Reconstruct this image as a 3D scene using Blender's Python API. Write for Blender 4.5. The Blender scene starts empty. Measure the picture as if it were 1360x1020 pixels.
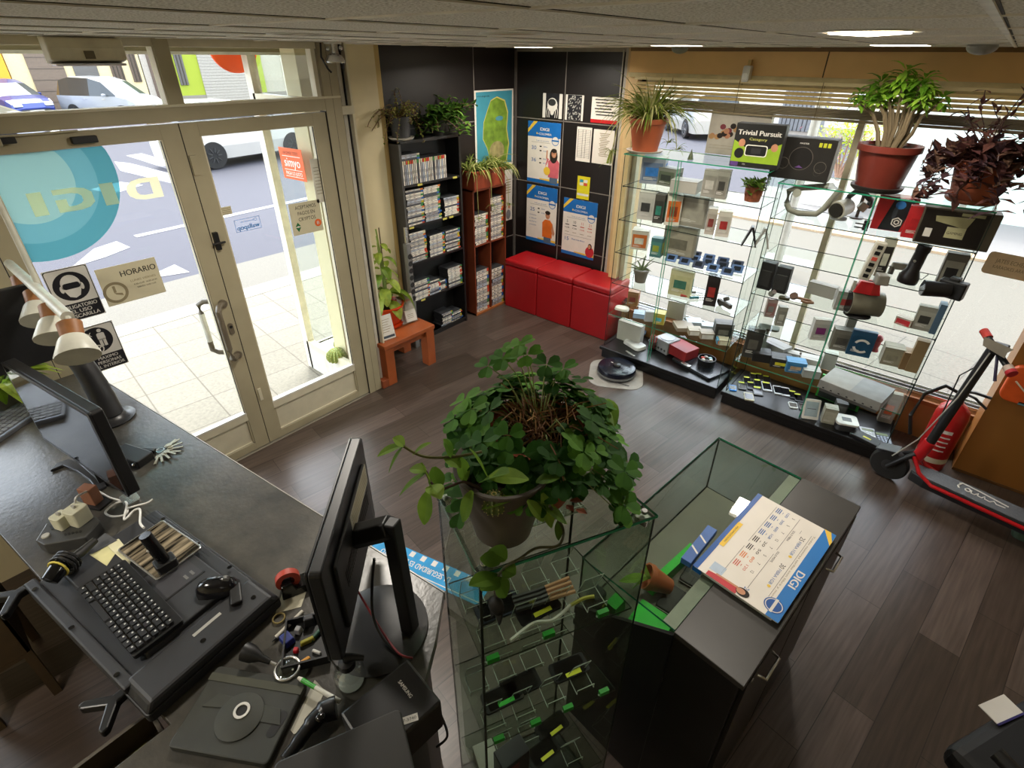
import bpy, bmesh, math, random
from mathutils import Vector as V, Matrix as MX
pi = math.pi; sin = math.sin; cos = math.cos
random.seed(7)
SC = bpy.context.scene; COL = SC.collection
# ---------------------------------------------------------------- camera
FPX, YAW, PIT, ROL, CX, CY, CH = 695.72, -.69708, .52994, -.00849, 680, 480, 2.4
_fw = V((sin(YAW)*cos(PIT), cos(YAW)*cos(PIT), -sin(PIT)))
_r0 = V((cos(YAW), -sin(YAW), 0)); _d0 = _fw.cross(_r0)
_r = cos(ROL)*_r0 + sin(ROL)*_d0; _d = -sin(ROL)*_r0 + cos(ROL)*_d0
CP = V((0, 0, CH))
def ray(x, y): return _r*((x-CX)/FPX) + _d*((y-CY)/FPX) + _fw
def Z(x, y, z=0.):
    d = ray(x, y); return CP + d*((z-CH)/d.z)
def X(x, y, X0):
    d = ray(x, y); return CP + d*(X0/d.x)
def Y(x, y, Y0):
    d = ray(x, y); return CP + d*(Y0/d.y)
cam = bpy.data.objects.new('camera', bpy.data.cameras.new('camera')); COL.objects.link(cam)
mw = MX.Identity(4)
for i in range(3):
    mw[i][0] = _r[i]; mw[i][1] = -_d[i]; mw[i][2] = -_fw[i]; mw[i][3] = CP[i]
cam.matrix_world = mw
cam.data.sensor_width = 36; cam.data.lens = FPX/1360*36; cam.data.shift_y = (CY-510)/1360
cam.data.clip_start = .02; cam.data.clip_end = 300
SC.camera = cam
# ---------------------------------------------------------------- materials
def lin(h):
    h = h.lstrip('#'); c = [int(h[i:i+2], 16)/255 for i in (0, 2, 4)]
    return tuple((v/12.92 if v <= .04045 else ((v+.055)/1.055)**2.4) for v in c)+(1,)
_mc = {}
def K(h, rough=.5, metal=0., var=.12, scale=14., bump=0., spec=.5, trans=0., coat=0.):
    key = (h, rough, metal, var, scale, bump, spec, trans, coat)
    if key in _mc: return _mc[key]
    m = bpy.data.materials.new('surface_'+h.lstrip('#')); m.use_nodes = True
    nt = m.node_tree; b = nt.nodes['Principled BSDF']
    b.inputs['Roughness'].default_value = rough; b.inputs['Metallic'].default_value = metal
    b.inputs['Specular IOR Level'].default_value = spec; b.inputs['Coat Weight'].default_value = coat
    if trans: b.inputs['Transmission Weight'].default_value = trans
    c = lin(h)
    if var or bump:
        tc = nt.nodes.new('ShaderNodeTexCoord'); n = nt.nodes.new('ShaderNodeTexNoise')
        n.inputs['Scale'].default_value = scale; n.inputs['Detail'].default_value = 3
        nt.links.new(tc.outputs['Object'], n.inputs['Vector'])
        r = nt.nodes.new('ShaderNodeValToRGB')
        r.color_ramp.elements[0].position = .3; r.color_ramp.elements[1].position = .7
        r.color_ramp.elements[0].color = tuple(v*(1-var) for v in c[:3])+(1,)
        r.color_ramp.elements[1].color = tuple(min(1, v*(1+var)) for v in c[:3])+(1,)
        nt.links.new(n.outputs['Fac'], r.inputs['Fac']); nt.links.new(r.outputs['Color'], b.inputs['Base Color'])
        if bump:
            bn = nt.nodes.new('ShaderNodeBump'); bn.inputs['Strength'].default_value = bump; bn.inputs['Distance'].default_value = .01
            nt.links.new(n.outputs['Fac'], bn.inputs['Height']); nt.links.new(bn.outputs['Normal'], b.inputs['Normal'])
    else: b.inputs['Base Color'].default_value = c
    _mc[key] = m; return m
def glass(name, tint='#f4faf7', gloss=.06, fres=1.45):
    m = bpy.data.materials.new(name); m.use_nodes = True; nt = m.node_tree; nt.nodes.clear()
    o = nt.nodes.new('ShaderNodeOutputMaterial'); mx = nt.nodes.new('ShaderNodeMixShader')
    t = nt.nodes.new('ShaderNodeBsdfTransparent'); g = nt.nodes.new('ShaderNodeBsdfGlossy')
    f = nt.nodes.new('ShaderNodeLayerWeight'); f.inputs['Blend'].default_value = .5; ge = nt.nodes.new('ShaderNodeNewGeometry')
    p = nt.nodes.new('ShaderNodeMath'); p.operation = 'POWER'; p.inputs[1].default_value = 5; nt.links.new(f.outputs['Facing'], p.inputs[0])
    q = nt.nodes.new('ShaderNodeMath'); q.operation = 'MULTIPLY_ADD'; q.inputs[1].default_value = .55; q.inputs[2].default_value = gloss; nt.links.new(p.outputs[0], q.inputs[0])
    k = nt.nodes.new('ShaderNodeMath'); k.operation = 'SUBTRACT'; k.inputs[0].default_value = 1; nt.links.new(ge.outputs['Backfacing'], k.inputs[1])
    fr = nt.nodes.new('ShaderNodeMath'); fr.operation = 'MULTIPLY'; nt.links.new(q.outputs[0], fr.inputs[0]); nt.links.new(k.outputs[0], fr.inputs[1])
    t.inputs['Color'].default_value = lin(tint); g.inputs['Roughness'].default_value = .02
    nt.links.new(fr.outputs[0], mx.inputs[0]); nt.links.new(t.outputs[0], mx.inputs[1]); nt.links.new(g.outputs[0], mx.inputs[2])
    nt.links.new(mx.outputs[0], o.inputs[0]); return m
def emit(h, s):
    m = bpy.data.materials.new('lit_lamp'); m.use_nodes = True; b = m.node_tree.nodes['Principled BSDF']
    b.inputs['Base Color'].default_value = lin(h); b.inputs['Emission Color'].default_value = lin(h); b.inputs['Emission Strength'].default_value = s; return m
def film(h, fac):
    m = bpy.data.materials.new('vinyl_film'); m.use_nodes = True; nt = m.node_tree; nt.nodes.clear()
    o = nt.nodes.new('ShaderNodeOutputMaterial'); mx = nt.nodes.new('ShaderNodeMixShader'); mx.inputs[0].default_value = fac
    t = nt.nodes.new('ShaderNodeBsdfTransparent'); t.inputs['Color'].default_value = lin(h)
    a = nt.nodes.new('ShaderNodeAddShader'); d = nt.nodes.new('ShaderNodeBsdfDiffuse'); d.inputs['Color'].default_value = lin(h)
    r = nt.nodes.new('ShaderNodeBsdfTranslucent'); r.inputs['Color'].default_value = lin(h)
    m2 = nt.nodes.new('ShaderNodeMixShader'); m2.inputs[0].default_value = .5
    nt.links.new(d.outputs[0], m2.inputs[1]); nt.links.new(r.outputs[0], m2.inputs[2])
    nt.links.new(t.outputs[0], mx.inputs[1]); nt.links.new(m2.outputs[0], mx.inputs[2]); nt.links.new(mx.outputs[0], o.inputs[0]); return m
def leafmat(h, trans=.35, rough=.45):
    key = ('leaf', h, trans, rough)
    if key in _mc: return _mc[key]
    m = bpy.data.materials.new('leaf'); m.use_nodes = True; nt = m.node_tree; b = nt.nodes['Principled BSDF']
    c = lin(h); tc = nt.nodes.new('ShaderNodeTexCoord'); n = nt.nodes.new('ShaderNodeTexNoise'); n.inputs['Scale'].default_value = 18
    nt.links.new(tc.outputs['Object'], n.inputs['Vector']); r = nt.nodes.new('ShaderNodeValToRGB')
    r.color_ramp.elements[0].position = .3; r.color_ramp.elements[1].position = .7
    r.color_ramp.elements[0].color = (c[0]*.7, c[1]*.75, c[2]*.7, 1); r.color_ramp.elements[1].color = (c[0]*1.35, c[1]*1.25, c[2]*1.2, 1)
    nt.links.new(n.outputs['Fac'], r.inputs['Fac']); nt.links.new(r.outputs['Color'], b.inputs['Base Color']); b.inputs['Roughness'].default_value = rough; b.inputs['Specular IOR Level'].default_value = .25
    t = nt.nodes.new('ShaderNodeBsdfTranslucent'); nt.links.new(r.outputs['Color'], t.inputs['Color'])
    mx = nt.nodes.new('ShaderNodeMixShader'); mx.inputs[0].default_value = trans; o = nt.nodes['Material Output']
    nt.links.new(b.outputs[0], mx.inputs[1]); nt.links.new(t.outputs[0], mx.inputs[2]); nt.links.new(mx.outputs[0], o.inputs[0])
    _mc[key] = m; return m
# ---------------------------------------------------------------- mesh builder
def rot(ax, a): return MX.Rotation(a, 4, ax)
def tr(x, y=0, z=0): return MX.Translation(V((x, y, z)) if not isinstance(x, V) else x)
def basis(o, x, y):
    x = x.normalized(); z = x.cross(y).normalized(); y = z.cross(x); m = MX.Identity(4)
    for i in range(3): m[i][0] = x[i]; m[i][1] = y[i]; m[i][2] = z[i]; m[i][3] = o[i]
    return m
_txt = {}
def txtgeo(s):
    if s in _txt: return _txt[s]
    cu = bpy.data.curves.new('t', 'FONT'); cu.body = s; cu.size = 1; cu.resolution_u = 3
    ob = bpy.data.objects.new('t', cu); me = bpy.data.meshes.new_from_object(ob)
    g = ([v.co.copy() for v in me.vertices], [tuple(p.vertices) for p in me.polygons])
    bpy.data.objects.remove(ob); bpy.data.curves.remove(cu); bpy.data.meshes.remove(me)
    _txt[s] = g; return g
class B:
    def __init__(s, M=None): s.v = []; s.f = []; s.fm = []; s.mats = []; s.M = M
    def mi(s, m):
        if m not in s.mats: s.mats.append(m)
        return s.mats.index(m)
    def add(s, vs, fs, m, M=None):
        k = len(s.v); T = M if M is not None else None
        if s.M is not None: T = s.M @ T if T is not None else s.M
        s.v += [(T @ V(v)) if T is not None else V(v) for v in vs]
        i = s.mi(m)
        for f in fs: s.f.append(tuple(k+j for j in f)); s.fm.append(i)
        return s
    def box(s, c, sz, m, M=None, top=1.):
        x, y, z = [q/2 for q in sz]; cx, cy, cz = c; t = top if isinstance(top, tuple) else (top, top)
        vs = [(cx+a*x*(t[0] if e > 0 else 1), cy+b*y*(t[1] if e > 0 else 1), cz+e*z) for e in (-1, 1) for a, b in ((-1, -1), (1, -1), (1, 1), (-1, 1))]
        return s.add(vs, [(3, 2, 1, 0), (4, 5, 6, 7), (0, 1, 5, 4), (1, 2, 6, 5), (2, 3, 7, 6), (3, 0, 4, 7)], m, M)
    def bb(s, a, b, m, M=None):
        return s.box([(p+q)/2 for p, q in zip(a, b)], [abs(p-q) for p, q in zip(a, b)], m, M)
    def poly(s, pts, m, M=None): return s.add(pts, [tuple(range(len(pts)))], m, M)
    def prism(s, pts, z0, z1, m, M=None, sc=1.):
        n = len(pts); cx = sum(p[0] for p in pts)/n; cy = sum(p[1] for p in pts)/n
        vs = [(p[0], p[1], z0) for p in pts]+[(cx+(p[0]-cx)*sc, cy+(p[1]-cy)*sc, z1) for p in pts]
        fs = [tuple(range(n-1, -1, -1)), tuple(range(n, 2*n))]+[(i, (i+1) % n, n+(i+1) % n, n+i) for i in range(n)]
        return s.add(vs, fs, m, M)
    def lathe(s, prof, m, c=(0, 0, 0), n=24, M=None, cap=True, a0=0., a1=2*pi):
        full = abs(a1-a0-2*pi) < 1e-4; k = n if full else n+1; vs = []; fs = []
        for r, z in prof:
            for i in range(k):
                a = a0+(a1-a0)*i/n; vs.append((c[0]+r*cos(a), c[1]+r*sin(a), c[2]+z))
        for j in range(len(prof)-1):
            for i in range(n):
                i2 = (i+1) % k; fs.append((j*k+i, j*k+i2, (j+1)*k+i2, (j+1)*k+i))
        if cap and full:
            fs.append(tuple(range(k-1, -1, -1))); fs.append(tuple((len(prof)-1)*k+i for i in range(k)))
        return s.add(vs, fs, m, M)
    def cyl(s, p0, p1, r, m, r1=None, n=12, M=None):
        p0 = V(p0); p1 = V(p1); d = p1-p0; q = d.to_track_quat('Z', 'Y').to_matrix().to_4x4(); T = tr(p0) @ q
        if M is not None: T = M @ T
        return s.lathe([(r, 0), (r if r1 is None else r1, d.length)], m, n=n, M=T)
    def tube(s, pts, r, m, n=6, M=None):
        pts = [V(p) for p in pts]; N = len(pts); vs = []; fs = []; up = V((0, 0, 1))
        for i, p in enumerate(pts):
            d = (pts[min(i+1, N-1)]-pts[max(i-1, 0)]).normalized()
            a = d.cross(up)
            if a.length < .05: a = d.cross(V((1, 0, 0)))
            a.normalize(); b = d.cross(a); rr = r[i] if isinstance(r, (list, tuple)) else r
            for k in range(n):
                t = 2*pi*k/n; vs.append(p+a*(rr*cos(t))+b*(rr*sin(t)))
        for i in range(N-1):
            for k in range(n): k2 = (k+1) % n; fs.append((i*n+k, i*n+k2, (i+1)*n+k2, (i+1)*n+k))
        fs += [tuple(range(n-1, -1, -1)), tuple((N-1)*n+k for k in range(n))]
        return s.add(vs, fs, m, M)
    def ball(s, c, r, m, n=12, sc=(1, 1, 1), M=None):
        h = n//2; prof = [(max(.0005, cos(-pi/2+pi*j/h))*1., sin(-pi/2+pi*j/h)) for j in range(h+1)]
        T = tr(V(c)) @ MX.Diagonal((r*sc[0], r*sc[1], r*sc[2], 1))
        if M is not None: T = M @ T
        return s.lathe(prof, m, n=n, M=T)
    def disc(s, c, r, m, n=24, M=None, r2=None, a0=0, a1=2*pi):
        if r2: 
            return s.lathe([(r2, 0), (r, 0)], m, c, n, M, cap=False, a0=a0, a1=a1)
        return s.poly([(c[0]+r*cos(2*pi*i/n), c[1]+r*sin(2*pi*i/n), c[2]) for i in range(n)], m, M)
    def rrect(s, w, h, r, z0, z1, m, M=None, n=5, c=(0, 0), sc=1.):
        pts = []
        for qx, qy, a in ((1, 1, 0), (-1, 1, pi/2), (-1, -1, pi), (1, -1, 3*pi/2)):
            for i in range(n+1):
                t = a+pi/2*i/n; pts.append((c[0]+qx*(w/2-r)+r*cos(t), c[1]+qy*(h/2-r)+r*sin(t)))
        return s.prism(pts, z0, z1, m, M, sc)
    def text(s, t, h, m, M, w=None, bold=0):
        vs, fs = txtgeo(t)
        if not vs: return s
        x0 = min(v.x for v in vs); x1 = max(v.x for v in vs); sx = (w/(x1-x0)) if w else h
        cx = (x0+x1)/2; T = M @ MX.Diagonal((sx, h, 1, 1)) @ tr(-cx, -.34, 0)
        for dx in ((0,) if not bold else (-bold, 0, bold)):
            s.add(vs, fs, m, T @ tr(dx, 0, 0.0002*dx))
        return s
    def leaf(s, p, d, L, W, m, up=V((0, 0, 1)), bend=.3, fold=.15, n=4, shape='o'):
        d = V(d).normalized(); side = d.cross(up)
        if side.length < .05: side = d.cross(V((1, 0, .2)))
        side.normalize(); nn = side.cross(d).normalized(); p = V(p); vs = []; fs = []; q = p.copy(); dd = d.copy()
        for i in range(n+1):
            t = i/n
            w = W*(sin(pi*min(1, t*.93+.05))**.8 if shape == 'o' else (1-t)**.6 if shape == 'b' else (t**.5*1.0 if t < .85 else .6))*.5
            vs += [q-side*w+nn*(fold*w*2), q.copy(), q+side*w+nn*(fold*w*2)]
            dd = (dd-V((0, 0, 1))*bend/n).normalized(); q = q+dd*(L/n); nn = side.cross(dd).normalized()
        for i in range(n):
            a = i*3; fs += [(a, a+1, a+4, a+3), (a+1, a+2, a+5, a+4)]
        return s.add(vs, fs, m)
    def obj(s, name, parent=None, smooth=None, bevel=0., seg=2, sub=0):
        me = bpy.data.meshes.new(name); me.from_pydata([tuple(v) for v in s.v], [], s.f)
        for m in s.mats: me.materials.append(m)
        me.polygons.foreach_set('material_index', s.fm); me.validate(); me.update()
        o = bpy.data.objects.new(name, me); COL.objects.link(o)
        if smooth is not None:
            me.shade_smooth()
            if smooth < 179: me.set_sharp_from_angle(angle=math.radians(smooth))
        if bevel:
            md = o.modifiers.new('bevel', 'BEVEL'); md.width = bevel; md.segments = seg; md.limit_method = 'ANGLE'; md.angle_limit = .6
        if sub: md = o.modifiers.new('sub', 'SUBSURF'); md.levels = sub; md.render_levels = sub
        if parent is not None: o.parent = parent
        return o
def tag(o, label, cat, group=None):
    o['label'] = label; o['category'] = cat
    if group: o['group'] = group
    return o
def T(name, label, cat, loc=(0, 0, 0), rz=0., group=None, M=None):
    o = bpy.data.objects.new(name, None); COL.objects.link(o); o.empty_display_size = .05
    if M is not None: o.matrix_world = M
    else: o.location = loc; o.rotation_euler = (0, 0, rz)
    return tag(o, label, cat, group)
def S(o): o['kind'] = 'structure'; return o
def dup(root, loc, rz=None, label=None, group=None):
    r = root.copy(); COL.objects.link(r); r.location = loc
    if rz is not None: r.rotation_euler = (0, 0, rz)
    if label: r['label'] = label
    if group: r['group'] = group
    for ch in list(root.children):
        c = ch.copy(); COL.objects.link(c); c.parent = r
        for g in list(ch.children):
            e = g.copy(); COL.objects.link(e); e.parent = c
    return r
G_PANE = glass('window_glass', '#fafcfb', .03); G_CASE = glass('case_glass', '#f7fbf8', .035); G_DARK = glass('tower_glass', '#eef3ee', .05)
G_EDGE = K('#2f8a68', .15, 0, .1); G_EDGED = K('#1d2a26', .2, 0, .1)
BLK = K('#141414', .45); BLKG = K('#0c0c0d', .15); DGR = K('#2c2c2d', .5); MGR = K('#6a6a68', .5); LGR = K('#a8a69f', .5); WHT = K('#dcdad2', .5); SIL = K('#c9c9c6', .25, .9)
RED = K('#b8141c', .4); ALU = K('#b9b095', .45); YEL = K('#d8cf2a', .5); PAPER = K('#d9d5c5', .8); GRN = K('#19b52a', .45)
DBLUE = K('#0a4d97', .4); LBLUE = K('#1579c4', .4); ORG = K('#e8641b', .5); TERRA = K('#a94a2a', .6); SOIL = K('#2a1b10', .95, 0, .4, 60, .6)
# ================================================================ ROOM SHELL
SX, WAX, WBY, WY, CZ = -3.18, -3.71, 4.45, 4.28, 2.455
def planks():
    m = bpy.data.materials.new('laminate_planks'); m.use_nodes = True; nt = m.node_tree; b = nt.nodes['Principled BSDF']
    tc = nt.nodes.new('ShaderNodeTexCoord'); mp = nt.nodes.new('ShaderNodeMapping'); mp.inputs['Rotation'].default_value = (0, 0, math.radians(98.5+180))
    nt.links.new(tc.outputs['Object'], mp.inputs['Vector'])
    br = nt.nodes.new('ShaderNodeTexBrick'); br.inputs['Scale'].default_value = 1; br.inputs['Brick Width'].default_value = .95; br.inputs['Row Height'].default_value = .165
    br.inputs['Mortar Size'].default_value = .0018; br.inputs['Color1'].default_value = lin('#5c5049'); br.inputs['Color2'].default_value = lin('#41372f'); br.inputs['Mortar'].default_value = lin('#2e2622')
    br.inputs['Bias'].default_value = 0; br.offset = .37; br.offset_frequency = 2
    nt.links.new(mp.outputs[0], br.inputs['Vector'])
    ms = nt.nodes.new('ShaderNodeMapping'); ms.inputs['Scale'].default_value = (1.5, 26, 1); nt.links.new(mp.outputs[0], ms.inputs['Vector'])
    n = nt.nodes.new('ShaderNodeTexNoise'); n.inputs['Scale'].default_value = 2.2; n.inputs['Detail'].default_value = 5; nt.links.new(ms.outputs[0], n.inputs['Vector'])
    r = nt.nodes.new('ShaderNodeValToRGB'); r.color_ramp.elements[0].position = .3; r.color_ramp.elements[1].position = .72
    r.color_ramp.elements[0].color = (.62, .6, .6, 1); r.color_ramp.elements[1].color = (1.15, 1.12, 1.1, 1); nt.links.new(n.outputs['Fac'], r.inputs['Fac'])
    mx = nt.nodes.new('ShaderNodeMix'); mx.data_type = 'RGBA'; mx.blend_type = 'MULTIPLY'; mx.inputs['Factor'].default_value = 1
    nt.links.new(br.outputs['Color'], mx.inputs['A']); nt.links.new(r.outputs['Color'], mx.inputs['B']); nt.links.new(mx.outputs['Result'], b.inputs['Base Color'])
    b.inputs['Roughness'].default_value = .33; b.inputs['Specular IOR Level'].default_value = .5
    return m
S(B().bb((-3.27, -1.7, -.05), (2.1, 4.5, 0), planks()).bb((-3.8, 2.2, -.05), (-3.27, 4.5, 0), planks()).obj('floor'))
def tilemat():
    m = bpy.data.materials.new('mineral_fibre_tile'); m.use_nodes = True; nt = m.node_tree; b = nt.nodes['Principled BSDF']; b.inputs['Roughness'].default_value = .95
    tc = nt.nodes.new('ShaderNodeTexCoord'); n = nt.nodes.new('ShaderNodeTexNoise'); n.inputs['Scale'].default_value = 220; n.inputs['Detail'].default_value = 4
    nt.links.new(tc.outputs['Object'], n.inputs['Vector']); r = nt.nodes.new('ShaderNodeValToRGB'); r.color_ramp.elements[0].position = .36; r.color_ramp.elements[1].position = .56
    r.color_ramp.elements[0].color = lin('#b9b1a0'); r.color_ramp.elements[1].color = lin('#faf6ec'); nt.links.new(n.outputs['Fac'], r.inputs['Fac']); nt.links.new(r.outputs['Color'], b.inputs['Base Color'])
    bn = nt.nodes.new('ShaderNodeBump'); bn.inputs['Strength'].default_value = .6; bn.inputs['Distance'].default_value = .004; nt.links.new(n.outputs['Fac'], bn.inputs['Height']); nt.links.new(bn.outputs[0], b.inputs['Normal'])
    return m
TILE = tilemat()
ce = S(B().bb((-3.9, -1.7, CZ), (2.1, 4.6, CZ+.12), TILE).obj('ceiling'))
g = B(); GRID = K('#efeadd', .5)
x = -.53-.48*7
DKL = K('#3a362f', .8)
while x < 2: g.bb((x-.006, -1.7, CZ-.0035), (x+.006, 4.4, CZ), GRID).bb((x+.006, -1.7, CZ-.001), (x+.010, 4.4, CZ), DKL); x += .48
y = .66-.48*5
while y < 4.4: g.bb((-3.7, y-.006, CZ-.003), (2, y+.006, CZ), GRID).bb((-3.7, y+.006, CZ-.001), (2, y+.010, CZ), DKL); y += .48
o = g.obj('ceiling_grid', ce)
CREAM = K('#d3c5a0', .6, 0, .05, 4); TAN = K('#e6bb7a', .5, 0, .1, 3); BLACKW = K('#171110', .4, 0, .15, 3); WOODP = K('#8f6435', .45, 0, .12, 3)
# black tiled corner walls with light joints
JT = K('#7d7670', .5)
w = B().bb((WAX-.1, 2.6, 0), (WAX, WBY+.1, CZ), BLACKW); 
for z in (.66, 1.26, 1.86): w.bb((WAX, 2.83, z-.004), (WAX+.002, WBY, z+.004), JT)
for y in (3.86,): w.bb((WAX, y-.004, 0), (WAX+.002, y+.004, CZ), JT)
w.bb((WAX, WBY-.02, 0), (WAX+.02, WBY, CZ), K('#5d5854', .4)); S(w.obj('wall_corner_left'))
w = B().bb((WAX, WBY, 0), (-2.47, WBY+.1, CZ), BLACKW)
for z in (.66, 1.26, 1.86): w.bb((WAX, WBY-.002, z-.004), (-2.5, WBY, z+.004), JT)
for x in (-3.115,): w.bb((x-.004, WBY-.002, 0), (x+.004, WBY, CZ), JT)
w.bb((WAX, WBY-.012, CZ-.03), (-2.5, WBY, CZ), K('#8d8678', .5)); S(w.obj('wall_corner_back'))
# window wall : jamb, head panel, sill
w = B(); w.bb((-2.5, 4.41, 0), (-2.47, WBY+.1, CZ), K('#a9a49a', .5)); w.bb((-2.47, 4.40, 0), (-2.28, 4.55, CZ), K('#c8a878', .5, 0, .06)); w.bb((-2.36, 4.25, .56), (-2.28, 4.41, CZ), K('#d8b884', .5, 0, .06))
w.bb((-2.36, 4.24, 2.28), (2.1, 4.4, CZ+.1), TAN); w.bb((-2.36, 4.225, 2.255), (2.1, 4.25, 2.285), K('#c9b98a', .5)); w.bb((-2.36, 4.23, CZ-.025), (2.1, 4.25, CZ), K('#7a5a30', .5))
for x in (-.95, .1): w.bb((x-.003, 4.235, 2.285), (x+.003, 4.241, CZ-.02), K('#4a3318', .6))
w.bb((-2.17, 4.25, 0), (2.1, 4.4, .3), WOODP); w.bb((-2.17, 4.22, .28), (2.1, 4.42, .31), K('#7c4a20', .4)); w.bb((1.9, 4.25, .3), (2.1, 4.4, 2.3), TAN)
S(w.obj('wall_window'))
w = B()
for z0, z1 in ((.31, .34), (2.22, 2.27)): w.bb((-2.27, 4.3, z0), (1.9, 4.36, z1), ALU)
for x in (-2.25, -.66, .95, 1.88): w.bb((x-.02, 4.3, .31), (x+.02, 4.36, 2.27), ALU)
for k in range(3): w.bb((-2.27, 4.27+.03*k, .30+.012*(2-k)), (1.9, 4.275+.03*k, .345+.01*k), SIL)
win = S(w.obj('window_1')); B().bb((-2.25, 4.33, .33), (1.88, 4.336, 2.24), G_PANE).obj('pane', win)
# back walls (out of view)
S(B().bb((2.0, -1.7, 0), (2.1, 4.4, CZ), CREAM).obj('wall_right')); S(B().bb((-3.3, -1.8, 0), (2.1, -1.7, CZ), CREAM).obj('wall_behind'))
# storefront side: pillar, frame
w = B(); w.bb((-3.8, 2.1, 0), (-3.62, 2.73, CZ), CREAM); w.bb((-3.8, 2.73, 0), (-3.65, 2.795, CZ), K('#c2a76c', .6, 0, .05, 4))
S(w.obj('wall_pillar'))
B_ = K('#8a4526', .5); S(B().bb((-3.2, 2.1, 0), (-3.14, 2.17, .07), B_).obj('baseboard_pillar', bevel=.004))
AL = K('#a99f83', .42, 0, .05, 6, .0); ALL = K('#cfc7ae', .42, 0, .05); GSK = K('#1a1714', .7)
f = B()
f.bb((-3.24, -1.7, 2.095), (-3.17, 1.99, 2.165), AL); f.bb((-3.235, -1.7, 2.16), (-3.165, 2.1, 2.172), ALL)
f.bb((-3.241, 1.985, 0), (-3.168, 2.1, CZ-.001), AL); f.bb((-3.235, 1.981, .0), (-3.169, 1.985, 2.09), GSK); f.bb((-3.238, 2.04, 0), (-3.1675, 2.043, CZ-.002), GSK)
f.bb((-3.238, 1.115, 2.16), (-3.168, 1.185, CZ-.001), AL); f.bb((-3.245, 1.108, 2.166), (-3.175, 1.116, CZ), ALL)
f.bb((-3.24, .17, 0), (-3.17, .244, CZ), AL); f.bb((-3.239, -1.7, 2.42), (-3.172, 1.98, CZ), ALL)
f.bb((-3.6, 2.1, 0), (-3.2, 2.18, .02), ALL); f.bb((-3.25, 2.185, 0), (-3.19, 2.2, CZ), ALL); f.bb((-3.25, 2.1, 0), (-3.23, 2.14, CZ), K('#9a9070', .6)); f.bb((-3.25, 2.14, 0), (-3.225, 2.168, CZ), K('#cdc8ba', .5)); f.bb((-3.25, 2.168, 0), (-3.215, 2.176, CZ), GSK); f.bb((-3.25, 2.1, 2.06), (-3.185, 2.2, 2.11), ALL)
f.bb((-3.23, 1.945, 2.16), (-3.175, 1.972, CZ), ALL); f.bb((-3.25, .25, -.02), (-3.17, 2.0, .004), K('#8d8678', .4))
fr = S(f.obj('trim_storefront', bevel=.002))
gl = B(); gl.bb((-3.213, -1.7, 2.165), (-3.207, 2.0, 2.43), G_PANE); S(gl.obj('window_2'))
# side window beyond the counter end
w = B(); w.bb((-3.24, -1.7, 0), (-3.17, .17, 1.0), CREAM); w.bb((-3.24, -1.7, 2.05), (-3.17, .17, 2.1), CREAM); w.bb((-3.24, -1.7, 1.0), (-3.17, -1.2, 2.05), CREAM); w.bb((-3.24, .03, 1.0), (-3.17, .17, 2.05), CREAM)
w.bb((-3.235, -1.2, 1.0), (-3.16, .03, 1.03), ALL); S(w.obj('wall_storefront')); S(B().bb((-3.213, -1.2, 1.03), (-3.207, .03, 2.05), G_PANE).obj('window_3'))
# ---- door leaves
def leaf_door(y0, y1, nm):
    d = B(); x0, x1 = -3.235, -3.178; s = .09
    d.bb((x0, y0, .015), (x1, y0+s, 2.085), AL); d.bb((x0, y1-s, .015), (x1, y1, 2.085), AL); d.bb((x0, y0+s, 2.015), (x1, y1-s, 2.085), AL)
    d.bb((x0, y0+s, .26), (x1, y1-s, .31), ALL); d.bb((x0, y0+s, .015), (x1, y1-s, .07), AL); d.bb((x0+.015, y0+s, .07), (x1-.015, y1-s, .26), ALL)
    for a in ((y0+s, .07, y0+s+.012, .26), (y1-s-.012, .07, y1-s, .26)): d.bb((x1-.018, a[0], a[1]), (x1-.004, a[2], a[3]), AL)
    d.bb((x1-.018, y0+s, .07), (x1-.004, y1-s, .082), ALL); d.bb((x1-.02, y0+s, .31), (x1+.001, y1-s, .322), WHT)
    for yy in (y0+s, y1-s-.008): d.bb((x0+.01, yy, .31), (x1-.004, yy+.008, 2.015), ALL); 
    d.bb((x1-.012, y1-s-.011, .32), (x1-.003, y1-s-.008, 2.01), GSK)
    d.bb((x1-.002, y0-.0015, .015), (x1+.0006, y0+.002, 2.085), GSK)
    o = S(d.obj(nm, bevel=.0015)); B().bb((-3.21, y0+s, .31), (-3.204, y1-s, 2.015), G_PANE).obj('pane', o); return o
dl = leaf_door(.247, 1.128, 'door_1'); dr = leaf_door(1.131, 1.98, 'door_2')
HB = K('#6d6353', .35, 0, .05); HW = K('#d9d7cc', .4)
h = B()
for sgn, xx in ((1, -3.178), (-1, -3.235)):
    o_ = .085*sgn; yy = 1.088
    m_ = HB if sgn > 0 else HW
    ox, oy = (.06, -.055) if sgn > 0 else (-.085, -.085)
    h.tube([(xx, yy, 1.10), (xx+ox*.7, yy+oy*.7, 1.10), (xx+ox, yy+oy, 1.08), (xx+ox, yy+oy, 1.02)], .017, HB, 10); h.tube([(xx+ox, yy+oy, 1.02), (xx+ox, yy+oy, .83)], .0175, m_, 10)
    h.tube([(xx+ox, yy+oy, .83), (xx+ox, yy+oy, .77), (xx+ox*.7, yy+oy*.7, .75), (xx, yy, .75)], .017, HB, 10)
    for z in (.75, 1.10): h.cyl((xx, yy, z), (xx+.012*sgn, yy, z), .026, HB)
h.obj('handle', dl, 40)
h = B().rrect(.03, .075, .014, 0, .008, HB, M=basis(V((-3.178, 1.095, .93)), V((0, 1, 0)), V((0, 0, 1)))); h.cyl((-3.17, 1.095, .945), (-3.166, 1.095, .945), .009, BLK); h.obj('lock', dl)
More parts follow.
